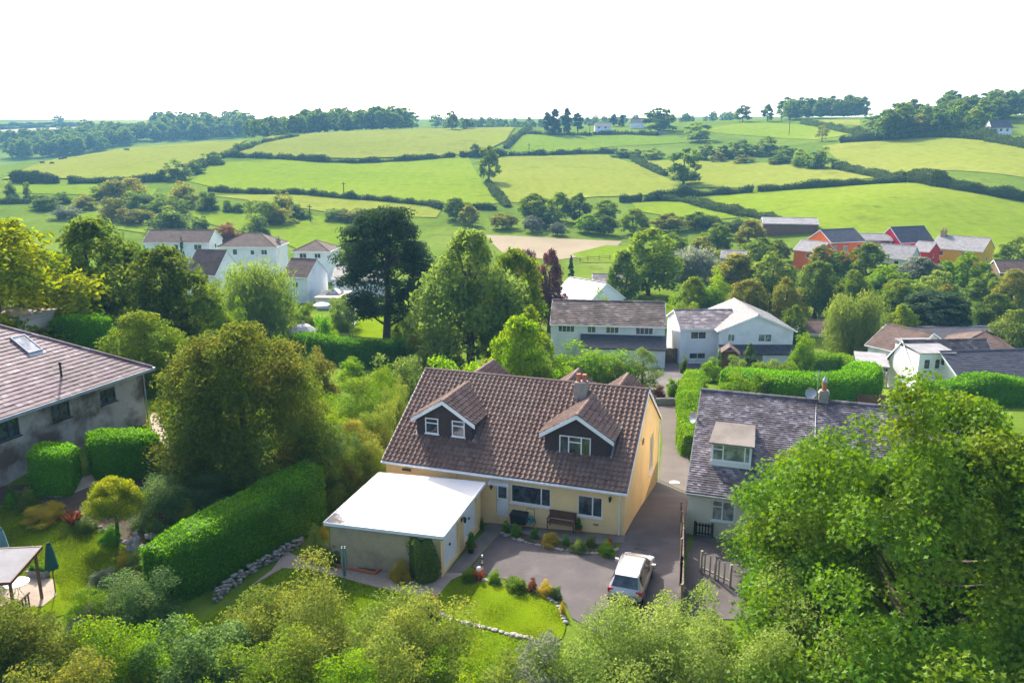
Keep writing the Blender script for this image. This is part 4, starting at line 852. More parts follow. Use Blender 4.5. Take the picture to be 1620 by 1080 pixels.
for s, (o_, u_, w_) in S_.items(): wall(mb, o_, u_, w_, -3.5, hz, [(1.0, 1.9, hz-1.45, hz-.5), (4.9, 6.6, hz-1.5, hz-.5)] if s == 'r' else [])
for xx in (0, 11): mb.add([(xx, 0, hz), (xx, 9.3, hz), (xx, 4.65, rz_)], [(0, 1, 2)])
wg = mb.build('gable_wing', M['render_white'], m2); wg.matrix_basis = rel
for q in ((1.0, 1.9, hz-1.45, hz-.5), (4.9, 6.6, hz-1.5, hz-.5)): window(wg, (11, 0, 0), (0, 1, 0), *q, (1, 1), rec=.05, gm='glass_pale')
gable_roof(wg, 11, 9.3, hz, rz_, .3, .3, 'tile_pale', .5, .36, name='wing_roof')
mono_roof(wg, [(12.6, 9.4, hz-2.75), (12.6, -.1, hz-2.75), (11.02, -.1, hz-1.9), (11.02, 9.4, hz-1.9)][::-1] if False else [(12.6, -.1, hz-2.75), (12.6, 9.4, hz-2.75), (11.02, 9.4, hz-1.9), (11.02, -.1, hz-1.9)], 'tile_dark', .45, .3, 'lean_to_roof')
mb = MB(); mb.box(11.02, 12.4, 5.2, 9.3, -3, hz-2.75); mb.build('lean_to', M['render_white'], wg)
# small porch with a red tiled gable in front of it
pq = at(1152, 93.5); po = thing('porch', 'tiny timber porch with a red tiled gable roof before the white gable wing', 'porch', pq, R(-12)); ph_ = 2.4
mb = MB()
for x in (-.9, .9):
    for y in (0, 1.6): mb.box(x-.06, x+.06, y-.06, y+.06, -1.5, ph_)
mb.box(-.9, .9, 1.5, 1.6, -1, ph_); mb.build('frame', M['wood'], po); mb = MB(); us_ = v3(1.25, 0, .95)
for xs, s in ((-1.25, 1), (1.25, -1)): tiles(mb, (xs, -.3, ph_), (0, 1, 0), (s*1.25, 0, .95), [(0, 0), (2.3, 0), (2.3, us_.length), (0, us_.length)], .3, .25, seed=3)
mb.build('roof', [M['tile_redbrown'], M['dark']], po)
fh(231, 183, 15.2, -1, 383, 364, 8, 'white_house', 'white row house with a long brown roof, farthest left of the valley houses', 'render_white', 'tile_redbrown', [('f', 11.6, 1.75, 1.8, 1.2, (1, 1)), ('f', 3, 1.75, 1.6, 1.2, (1, 1)), ('f', 7, 1.75, 1.0, 1.2, (1,)), ('r', 3.2, 1.9, 1.2, 1.2, (1,))])
fh(349, 175, 12.6, -1, 390, 369, 9, 'white_house', 'white house with a hipped brown roof, right of the brown roofed row', 'render_white', 'tile_redbrown', [('f', 1.0, 1.8, .9, 1.2, (1,)), ('f', 3.1, 1.8, 1.0, 1.2, (1,)), ('f', 7.0, 1.8, .9, 1.0, (1,)), ('f', 9.4, 1.8, 1.3, 1.1, (1, 1))], roof='hip', chim=((12.0, 4.5, .8, .6, 5.5, 7.6, 1),))
fh(297, 148, 6.4, -15, 432, 395, 8.2, 'white_house', 'white house showing a plain triangular end wall, nearest of the left group', 'render_white', 'tile_redbrown', [('r', 3.3, 1.5, 1.0, 1.0, (1,))])
fh(468, 166, 7.4, -3, 397, 380, 7.6, 'white_house', 'white square house under a pyramid hipped roof behind the willow', 'render_white', 'tile_redbrown', [('f', 1.1, 1.5, 1.5, 1.0, (1, 1)), ('f', 4.3, 1.5, 1.3, 1.0, (1, 1)), ('f', 5.0, 4.0, 1.0, 1.0, (1,))], roof='hip', chim=((3.7, 3.9, .6, .6, 4.6, 6.9, 1),))
fh(449, 143, 5.2, -17, 436, 409, 7, 'white_house', 'white narrow gabled house right of the willow with a plain white end wall', 'render_white', 'tile_redbrown', [('f', 2.0, 2.0, 1.2, 1.0, (1, 1))])
fh(527, 147, 9.5, -4, 441, 419, 7, 'white_house', 'white house half hidden by the big dark cypress, behind the flat extension', 'render_white', 'tile_dark', [('f', .7, 1.5, 1.4, 1.1, (1, 1)), ('f', 5, 1.5, 1.4, 1.1, (1, 1)), ('f', 1.0, 4.2, .9, 1.9, (1,))])
b = at(500, 136.5); ex = thing('garden_extension', 'white flat roofed garden room with a glass roof lantern', 'extension', b, R(-4)); eh = zrow(472, 136.5)-b.z
mb = MB(); wall(mb, (0, 0, 0), (1, 0, 0), 4.5, -2, eh, [(2.3, 3.4, eh-1.4, eh-.5)]); wall(mb, (4.5, 0, 0), (0, 1, 0), 7, -2, eh); wall(mb, (4.5, 7, 0), (-1, 0, 0), 4.5, -2, eh); wall(mb, (0, 7, 0), (0, -1, 0), 7, -2, eh); mb.build('wall', M['render_white'], ex)
window(ex, (0, 0, 0), (1, 0, 0), 2.3, 3.4, eh-1.4, eh-.5); mb = MB(); mb.box(-.25, 4.75, -.25, 7.1, eh, eh+.2); mb.build('roof', M['wood_pale'], ex)
mb = MB(); q0 = [(1.2, 2.2), (3.6, 2.2), (3.6, 5.2), (1.2, 5.2)]; vs = [(x, y, eh+.2) for x, y in q0]+[(x, y, eh+.45) for x, y in q0]+[(2.4, 3.2, eh+1.2), (2.4, 4.2, eh+1.2)]
mb.add(vs, [(0, 1, 5, 4), (1, 2, 6, 5), (2, 3, 7, 6), (3, 0, 4, 7), (4, 5, 8), (5, 6, 9, 8), (6, 7, 9), (7, 4, 8, 9)]); mb.build('roof_lantern', M['glass_pale'], ex)
# the coloured farm court
fh(1206, 222, 14.5, -12, 353, 344, 8, 'barn', 'long open fronted barn with a pale grey sheet roof above the farm court', 'wood_fence', 'tile_stone', tw=1.2, tl=1.2)
fh(1311, 180, 9.6, 20, 383, 364, 7.5, 'farmhouse', 'orange farmhouse with a dark slate roof, left of the coloured farm court', 'orange', 'tile_dark', [('f', 3.6, 2.6, 1.3, 1.6, (1, 1)), ('f', 7.4, 1.9, 1.2, 1.1, (1,)), ('f', 1.0, 2.0, 1.0, 1.1, (1,))], chim=((.6, 3.75, .8, .9, 4.0, 6.4, 1, 'orange'), (9.0, 3.75, .9, .9, 4.0, 6.6, 2, 'orange')))
fh(1254, 180, 6.3, -50, 394, 380, 6, 'cottage', 'low orange cottage with a pale grey roof in front of the orange farmhouse', 'orange', 'tile_stone', [('f', 3.0, 1.6, .9, .9, (1,))])
fh(1346, 188, 9, -4, 379, 370, 6, 'outbuilding', 'low grey roofed outbuilding between the orange and the crimson house', 'grey_render', 'tile_stone', chim=((4.4, 3, .9, .7, 2, 4.4, 2),))
fh(1421, 186, 10, 19, 383, 360, 6.8, 'farmhouse', 'crimson farmhouse with a dark slate roof in the middle of the coloured farm court', 'crimson', 'tile_dark', [('l', 3.2, 1.6, .6, 1.6, (1,)), ('f', 2, 1.8, 1.2, 1.1, (1,)), ('f', 6, 1.8, 1.2, 1.1, (1,))])
fh(1383, 176, 7.2, -44, 405, 386, 6.5, 'farm_building', 'pale grey roofed farm building with a cream end wall before the crimson house', 'cream_pale', 'tile_stone', [('f', 4, 1.6, 1, 1, (1,))])
fh(1441, 178, 3.6, -50, 395, 382, 5.4, 'cottage', 'small scarlet cottage wing wedged between crimson and yellow houses', 'red', 'tile_stone', [('r', 1.8, 1.6, .8, .8, (1,))])
fh(1471, 184, 10.6, -45, 391, 372, 9, 'farmhouse', 'yellow farmhouse with a grey stone roof, right end of the coloured farm court', 'yellow', 'tile_stone', [('f', 1.6, 1.7, 1.0, 1.1, (1,)), ('f', 6.5, 1.7, 1.2, 1.1, (1,)), ('f', 1.2, 4.0, 1.0, 1.3, (1,)), ('r', 3.5, 2.6, 1.0, 1.1, (1,))], chim=((1.0, 4.2, 1.1, .9, 4.2, 7.0, 2, 'plinth'),))
# half hidden roofs in the middle
fh(939, 148, 6.2, -3, 453, 434, 8, 'cream_house', 'cream house with a mottled grey roof just above the long lichened roof', 'cream', 'slate_grey', [('f', 1.6, 1.2, .7, .6, (1,))])
fh(872, 128, 8, -48, 470, 439, 8.6, 'white_house', 'white end gable peering over the left of the long lichened roof', 'render_white', 'tile_dark', [('r', 4.8, .9, .8, .9, (1,))])
fh(1270, 118, 7, -10, 526, 506, 6, 'brown_roofed_house', 'brown roofed house mostly hidden beside the golden birch', 'render_white', 'tile_redbrown')
fh(1138, 168, 5, -20, 407, 396, 5, 'grey_roofed_house', 'grey roofed house buried among trees below the barn', 'grey_render', 'tile_stone')
fh(1578, 152, 9, -8, 430, 412, 6, 'grey_roofed_house', 'dark roofed house behind the pale green tree at the right edge', 'wood_fence', 'tile_redbrown')
# white houses on the hill
fh(941, 560, 11, -2, 199.5, 194.5, 7, 'bungalow', 'white bungalow on the ridge right of the pine clump', 'render_white', 'tile_pale', [('f', 2, 1.6, 1.4, 1.1, (1,)), ('f', 6.5, 1.6, 1.4, 1.1, (1,))], tw=1.2, tl=.9)
fh(997, 590, 9, -20, 194, 187, 7, 'farmhouse', 'white house with a dark roof between the ridge conifers and the round copse', 'render_white', 'tile_dark', tw=1.2, tl=.9)
fh(1566, 372, 9, -6, 202, 191, 6.5, 'farmhouse', 'white farmhouse with a slate roof on the hill at the right edge', 'render_white', 'tile_dark', [('f', 1.2, 1.7, 1.1, 1.3, (1,)), ('f', 6.4, 1.7, 1.1, 1.3, (1,)), ('f', 3.7, 1.7, 1.1, 1.3, (1,))], tw=.9, tl=.6, chim=((8.2, 3.2, .9, .7, 5.0, 7.0, 1),))
fh(1030, 548, 10, -3, 211.5, 208.5, 6, 'shed', 'low grey shed in the hedge below the round copse', 'wood_fence', 'tile_stone', tw=1.2, tl=.9)
# chalets on the right
def chalet(px, d, W, yaw, D, he, hr, label, tm, wins, **kw):
    b = at(px, d); return house('chalet', label, b, R(yaw), W, D, he, hr, 'render_white', tm, wins=wins, deep=3.0, ov=.25, vg=.35, tw=.5, tl=.32, cat='house', **kw)
q = at(1369, 97); chalet(1369, 97, 5.5, -58, 8, zrow(545, 97)-q.z, zrow(509, 101)-q.z, 'chalet with a brown roof and a tiny dormer, left and behind in the chalet group', 'tile_redbrown', [('f', 1.5, .8, 1.6, .9, (1, 1))])
q = at(1447, 83); chalet(1447, 83, 9, 4, 5.7, zrow(588, 83)-q.z, zrow(539, 86)-q.z, 'chalet with a tall white triangular gable and upper window, middle of the chalet group', 'tile_old', [('l', 2.3, zrow(566, 83)-q.z, 1.0, 1.0, (1, 1), 'glass'), ('l', 1.5, .5, 1.9, .8, (1, 1, 1), 'glass')])
q = at(1517, 79); C2E = zrow(598, 79)-q.z; chalet(1517, 79, 17, 6, 7, C2E, zrow(557, 82.5)-q.z, 'chalet with a long dark slate roof, nearest of the chalet group', 'tile_dark', [('l', 2.6, C2E+.5, 1.6, .8, (1, 1), 'glass')])
q = at(1497, 95); house('chalet', 'chalet with a russet brown hipped slope behind the long dark roof', q, R(-25), 7.5, 8, zrow(556, 94)-q.z, zrow(521, 98)-q.z, 'render_white', 'tile_redbrown', roof='hip', wins=[('f', 3, .8, 1.4, 1, (1, 1))], tw=.5, tl=.32, deep=3)
q = at(1430, 101); chalet(1430, 101, 15, 2, 7, zrow(536, 101)-q.z, zrow(521, 104)-q.z, 'chalet roof in dark slate spanning the back of the chalet group', 'tile_dark', [('f', 5, .8, 1.4, 1, (1, 1))])
b = at(1448, 82.3); BH = zrow(560, 82.3)-b.z; lk = thing('link_block', 'white flat roofed bay with paired windows between the two chalet gables', 'extension', b, R(3))
mb = MB(); wall(mb, (0, 0, 0), (1, 0, 0), 3.7, -2, BH, [(.6, 1.3, BH-1.7, BH-.6), (1.8, 2.4, BH-1.7, BH-.6)]); wall(mb, (3.7, 0, 0), (0, 1, 0), 5, -2, BH); wall(mb, (0, 5, 0), (0, -1, 0), 5, -2, BH); wall(mb, (3.7, 5, 0), (-1, 0, 0), 3.7, -2, BH); mb.build('wall', M['render_white'], lk)
window(lk, (0, 0, 0), (1, 0, 0), .6, 1.3, BH-1.7, BH-.6); window(lk, (0, 0, 0), (1, 0, 0), 1.8, 2.4, BH-1.7, BH-.6); mb = MB(); mb.ext([(-.1, -.3, BH+.05), (3.9, -.3, BH+.05), (3.9, 5.2, BH+.4), (-.1, 5.2, BH+.4)], (0, 0, .12)); mb.build('roof', M['felt'], lk)
b = at(1352, 86); cpt = thing('carport', 'grey flat roofed carport left of the tall white gable', 'carport', b, R(-20)); mb = MB(); mb.box(0, 3.4, 0, 6.5, 2.3, 2.5); mb.build('roof', M['felt'], cpt)
mb = MB()
for x in (.15, 3.25):
    for y in (.15, 3.2, 6.3): mb = MB(); mb.box(x-.06, x+.06, y-.06, y+.06, -1, 2.3); mb.build('post', M['wood_pale'], cpt)
# flat annexe behind the hipped house
b = Vector((-42.6, 60.5, 0)); an = thing('annexe', 'small brown flat roofed annexe showing behind the purple slate hip', 'extension', (b.x, b.y, 5.0), R(-12)); mb = MB(); mb.box(0, 4.6, 0, 4, -3, 2.7); mb.build('wall', M['cream_pale'], an); mb = MB(); mb.box(-.3, 4.9, -.3, 4.2, 2.7, 2.98); mb.build('roof', M['wood_pale'], an)
# ---------------------------------------------------------------- field hedges (photo pixels along their foot)
def fhedge(pts, ht, wd, label, leaf='fieldhedge', Lf=None, rough=.36):
    ht *= .82; wd *= .85; P = poly(pts); d = np.mean([p[1] for p in P]); Lf = Lf or max(.45, min(1.1, d*.0017)); n = len(hedge_count); hedge_count.append(1)
    return hedge('field_hedge', label, P, wd, ht, leaf, Lf, .8, rough, False, group='field hedges on the hill')
hedge_count = []
for pts, ht, wd, lab in [
 ([(350,248),(420,250),(500,256),(560,259),(640,255),(718,249)], 3.2, 3.5, 'long dark field hedge across the hill below the uppermost broad pasture'),
 ([(728,249),(770,248),(800,247)], 4, 4, 'short field hedge joining the spreading hill tree to the rising hedge'),
 ([(332,303),(400,306),(480,308),(540,314),(600,318),(680,326),(700,332)], 2.6, 3, 'low field hedge along the foot of the bright middle pasture'),
 ([(745,331),(785,332)], 2.5, 2.5, 'stub of field hedge at the lower right corner of the bright middle pasture'),
 ([(772,290),(780,303),(795,318),(803,328)], 2.4, 4, 'field hedge running downhill from the spreading tree'),
 ([(806,247),(860,246),(920,243),(975,243)], 2.8, 3, 'dark field hedge under the pasture of the pine clump'),
 ([(800,235),(812,222),(828,211),(838,205)], 2.8, 4, 'field hedge climbing the hill towards the ridge, left of the pine clump'),
 ([(822,211),(870,214),(935,215)], 2.5, 3, 'thin field hedge at the feet of the pine clump'),
 ([(940,214),(990,213),(1040,215)], 3, 3, 'field hedge right of the pine clump under the white ridge bungalow'),
 ([(995,248),(1020,263),(1052,278)], 2.6, 4, 'field hedge slanting down to the lone round oak'),
 ([(352,250),(380,238),(420,226),(470,217)], 3, 4, 'field hedge climbing the left shoulder of the hill'),
 ([(300,273),(322,262),(345,254)], 5, 6, 'thick bushy field hedge on the lower left shoulder of the hill'),
 ([(1090,311),(1130,308),(1190,305)], 2.8, 3, 'field hedge below the shadow of the lone oak'),
 ([(1200,304),(1300,297),(1370,292),(1432,289)], 3, 3.5, 'field hedge along the top of the large right hand meadow'),
 ([(1030,316),(1080,319),(1140,334),(1200,345),(1230,352)], 2.8, 4, 'field hedge slanting behind the wooded valley towards the barn'),
 ([(980,320),(1015,318)], 2.8, 3, 'bit of field hedge above the willowy valley trees'),
 ([(1020,318),(1075,314),(1092,310)], 4, 4, 'bushy end of field hedge beside the lone oak meadow'),
 ([(1322,266),(1360,274),(1400,282),(1432,286)], 3, 5, 'field hedge curving between the two right hand pastures'),
 ([(1440,287),(1480,294),(1540,304),(1600,315),(1640,322)], 4.2, 4.5, 'tall shrubby field hedge at the right edge of the hill'),
 ([(1270,196),(1310,203),(1350,212),(1388,219)], 3.2, 5, 'broad field hedge below the upper right hilltop field'),
 ([(1330,226),(1380,223),(1440,219),(1500,217),(1560,222),(1640,238)], 4.5, 5, 'field hedge along the wood on the right hilltop'),
 ([(20,289),(90,291)], 5, 5, 'dark field hedge at the far left foot of the hill'),
 ([(110,291),(180,290),(260,287)], 4, 5, 'field hedge on the left at the foot of the cattle pasture'),
 ([(0,206),(60,203),(130,201),(230,202),(300,206)], 5, 6, 'distant field hedge behind the stubble field'),
 ([(0,200),(80,198),(130,199)], 5, 6, 'most distant field hedge on the left skyline'),
 ([(0,322),(50,321),(110,322)], 3, 4, 'field hedge low on the left behind the yellow topped tree'),
 ([(1040,356),(1100,356),(1190,372)], 3, 4, 'hedge between the valley trees and the barn yard')]:
    fhedge(pts, ht, wd, lab)
# ---------------------------------------------------------------- woods that read as one mass
rw = random.Random(11)
def scatter(pts, n, h0, h1):
    out = []
    for i in range(n):
        t = rw.random()*(len(pts)-1); k = min(int(t), len(pts)-2); u = t-k; (xa, ya), (xb, yb) = pts[k], pts[k+1]
        x, y = hit(xa+(xb-xa)*u, ya+(yb-ya)*u+rw.uniform(-2.5, 2.5)); h = rw.uniform(h0, h1); out.append((x, y, h, h*rw.uniform(.8, 1.15)))
    return out
def ridge(cols, d0, d1, hs, n):  # trees standing on the ridge between photo columns
    out = []
    for i in range(n):
        px = rw.uniform(*cols); d = rw.uniform(d0, d1); b = at(px, d); h = rw.uniform(*hs); out.append((b.x, b.y, h, h*rw.uniform(.75, 1.1)))
    return out
mass('ridge_wood', 'dark wood of tall broadleaf trees along the ridge, left of centre', ridge((470, 640), 625, 680, (14, 20), 60)+ridge((395, 480), 600, 660, (11, 16), 26), 'dk')
mass('valley_wood', 'blue green wood in the dip behind the left shoulder of the hill', scatter([(0,250),(60,248),(120,244),(170,236)], 34, 12, 18)+scatter([(0,232),(60,228),(120,226),(200,228)], 40, 12, 18)+scatter([(40,236),(150,232),(180,230)], 22, 13, 18), 'dk')
mass('distant_wood', 'pale distant wood on the left skyline behind the ridge wood', ridge((250, 400), 820, 980, (16, 26), 60)+scatter([(170,224),(260,222),(380,216)], 34, 12, 20), 'dk')
mass('skyline_wood', 'thin line of hazy trees on the skyline between ridge wood and pine clump', ridge((700, 900), 760, 900, (8, 13), 46)+ridge((900, 1160), 760, 900, (7, 12), 44), 'dk')
mass('hilltop_wood', 'wood on the right hilltop above the curved pasture', ridge((1395, 1560), 400, 470, (11, 16), 46)+ridge((1240, 1365), 590, 640, (12, 17), 34)+ridge((1500, 1680), 440, 520, (12, 17), 30), 'dk')
# ---------------------------------------------------------------- trees on the hill
for a in [
 (1081, 231, 62, 'dk', 'lone round oak standing in the right centre of the hill pastures', 292),
 (773, 229, 44, 'mid', 'lopsided spreading tree where hedges meet, left centre of the hill', 288),
 (752, 227, 24, 'dk', 'dark bushy tree touching the spreading hill tree from behind', 248),
 (1042, 170, 60, 'dk', 'big round copse tree on the ridge right of the two small conifers', 209),
 (1106, 192, 50, 'mid', 'lighter domed tree on the slope below the round copse tree', 224),
 (1175, 166, 36, 'dk', 'dark tree on the right ridge, first of a pair on open skyline', 193),
 (1214, 164, 26, 'dk', 'smaller rounded tree on the right ridge, second of a pair on open skyline', 192),
 (1249, 158, 34, 'mid', 'tree at the left end of the right hilltop row', 190),
 (652, 176, 26, 'dk', 'separate tree just off the right end of the ridge wood', 204),
 (715, 175, 28, 'dk', 'round tree alone on the ridge in the very middle', 206),
 (738, 187, 26, 'dk', 'low bushy tree beside the lone ridge tree', 205),
 (690, 179, 26, 'mid', 'pale tree behind the gap in the ridge', 202),
 (1380, 178, 30, 'mid', 'tree at the left edge of the right hilltop wood', 204),
 (1421, 170, 28, 'purple', 'purplish dark tree standing in the right hilltop wood', 205),
 (1452, 180, 56, 'olive', 'broad olive tree in front of the right hilltop wood', 216),
 (1395, 190, 36, 'dk', 'squat dark tree before the left part of the right hilltop wood', 214),
 (1507, 164, 46, 'mid', 'tall tree in the right hilltop wood with a high crown', 214),
 (1541, 168, 42, 'mid', 'round tree just left of the hill farmhouse', 216),
 (1574, 153, 44, 'dk', 'tallest tree behind the hill farmhouse', 192),
 (93, 182, 20, 'dk', 'lone rounded tree on the far left skyline', 196),
 (139, 187, 30, 'dk', 'tall tree above the valley wood on the left', 214),
 (166, 191, 30, 'dk', 'second tall tree above the valley wood on the left', 216),
 (1300, 197, 26, 'twig_tree', 'thin half bare tree on the right hill slope', 224)]:
    if a[3] == 'twig_tree': tree(a[0], a[1], a[2], 'olive', a[4], base=a[5], shape='thin')
    else: tree(*a[:5], base=a[5])
for px, top, base, w_, lab in [(866,175,213,17,'leftmost'), (879,172,214,22,'second from the left'), (897,170,214,18,'tallest, second from the right'), (914,178,212,20,'rightmost')]:
    tree(px, top, w_, 'pine', 'dark pine in the ridge clump, '+lab+' of its four', base=base, shape='column', low=.12, group='pines on the ridge')
tree(971, 179, 13, 'pine', 'pointed conifer by the white ridge bungalow, left of two', base=200, shape='column', group='conifers by the ridge bungalow')
tree(983, 181, 11, 'pine', 'slimmer pointed conifer by the white ridge bungalow, right of two', base=200, shape='column', group='conifers by the ridge bungalow')
# scrub belts on the hill
for i, (px, top, base, w_, lf, lab) in enumerate([
 (985, 229, 249, 34, 'dk', 'dark scrub bush at the left start of the mid hill scrub belt'), (1008, 234, 250, 30, 'dk', 'scrub bush second from the left in the mid hill belt'), (1036, 233, 252, 36, 'mid', 'scrub bush just left of the lone oak'),
 (1118, 224, 253, 40, 'dk', 'scrub tree just right of the lone oak'), (1144, 221, 251, 42, 'dk', 'rounded scrub tree in the middle of the hill belt'), (1172, 217, 247, 46, 'dk', 'tallest dark scrub tree in the hill belt'),
 (1210, 214, 246, 50, 'dk', 'broad dark scrub tree in the right part of the hill belt'), (1136, 238, 256, 26, 'olive', 'low olive bush in front of the hill belt'), (1178, 240, 258, 34, 'olive', 'low greyish bush in front of the tallest scrub'),
 (1240, 226, 258, 44, 'dk', 'scrub tree near the right end of the hill belt'), (1268, 234, 263, 40, 'mid', 'paler scrub bush near the right end of the hill belt'), (1298, 232, 266, 46, 'dk', 'dark scrub clump closing the right end of the hill belt'),
 (1230, 246, 260, 30, 'olive', 'small bush at the foot of the right hill belt'), (868, 0, 0, 0, '', '')]):
    if w_: tree(px, top, w_, lf, lab, base=base, shape='bush', group='scrub on the hill')
for px, top, base, w_, lf, lab in [
 (337, 241, 259, 30, 'dk', 'dark bush on the left shoulder hedge'), (276, 255, 284, 40, 'dk', 'big dark bush at the lower end of the left shoulder hedge'), (308, 258, 274, 26, 'dk', 'bush halfway up the left shoulder hedge'),
 (199, 272, 316, 62, 'olive', 'big grey green tree in the left valley behind the yellow topped tree'), (166, 288, 314, 34, 'mid', 'bush at the left foot of the big grey green tree'), (291, 286, 326, 48, 'olive', 'sloping crowned tree right of the big grey green tree'),
 (330, 305, 332, 32, 'dk', 'rounded bush at the field edge beside the sloping crowned tree'), (222, 300, 328, 42, 'dk', 'dark domed tree in front of the big grey green tree'), (264, 305, 338, 54, 'mid', 'mid green domed tree in front of the sloping crowned tree'),
 (18, 287, 312, 20, 'dk', 'upright bush on the far left below the hill'), (44, 290, 316, 12, 'dk', 'narrow pointed bush on the far left below the hill'), (76, 308, 330, 36, 'dk', 'dark scrub left of the grey valley scrub'), (100, 304, 322, 22, 'dk', 'small dark scrub among the left meadows'),
 (135, 308, 330, 36, 'olive', 'greyish scrub in the left meadow'), (180, 314, 346, 44, 'olive', 'grey thicket in the left valley'), (215, 326, 352, 48, 'olive', 'dull olive thicket in the left valley'), (105, 325, 345, 34, 'grey', 'pale willow scrub low on the left'),
 (272, 326, 365, 66, 'dk', 'broad dark tree just above the long brown roofed row'), (361, 319, 334, 18, 'dk', 'left one of two small bushes in the left meadow'), (379, 320, 335, 18, 'dk', 'right one of two small bushes in the left meadow'),
 (320, 342, 364, 20, 'dk', 'small dark bush right of the broad dark tree above the row'), (361, 352, 384, 40, 'russet', 'russet tree behind the hipped white house'), (408, 343, 378, 44, 'dk', 'dark green tree behind the hipped roof'),
 (418, 308, 352, 44, 'mid', 'rounded tree left of the first telegraph pole in the valley'), (447, 300, 336, 26, 'olive', 'thin upright tree left of the valley telegraph pole'), (440, 325, 354, 40, 'olive', 'dull olive bush in front of the rounded valley tree'), (472, 326, 344, 32, 'dk', 'dark low bush at the valley telegraph pole'),
 (532, 326, 348, 28, 'sallow', 'dull olive bush left of the big cypress top'), (560, 330, 348, 40, 'olive', 'scrub bush behind the big cypress top')]:
    tree(px, top-4, w_*1.3, lf, lab, base=base+1, shape='bush', group='bushes and trees in the left valley')
# valley band behind the brown field
for px, top, w_, lf, d, lab in [
 (722, 311, 52, 'mid', 262, 'feathery tree right of the cypress top'), (742, 322, 40, 'olive', 252, 'grey green bush right of the feathery tree'), (795, 336, 50, 'olive', 246, 'dull olive bush at the left of the valley band'),
 (846, 304, 62, 'mid', 254, 'tall tree at the left of the valley band above the brown field'), (884, 302, 48, 'mid', 262, 'tall tree second in the valley band above the brown field'), (916, 304, 48, 'dk', 258, 'tall tree third in the valley band above the brown field'),
 (870, 326, 44, 'dk', 248, 'dark tree under the tall trees of the valley band'), (958, 315, 50, 'mid', 262, 'rounded tree right of the tall trees of the valley band'), (930, 338, 50, 'lime', 240, 'lighter bush in the middle of the valley band'), (955, 338, 46, 'dk', 236, 'dark round tree at the right of the brown field'),
 (842, 340, 36, 'grey', 240, 'grey willow bush before the valley band'), (882, 351, 34, 'grey', 235, 'small round silvery bush at the edge of the brown field'), (1003, 328, 54, 'mid', 236, 'large domed willow right of the valley band'), (1060, 336, 60, 'olive', 238, 'yellowing tree behind the large dark valley tree'), (1100, 334, 46, 'dk', 240, 'small dark tree on the slope behind the yellowing tree')]:
    tree(px, top, w_, lf, lab, d=d, group='valley band of trees')
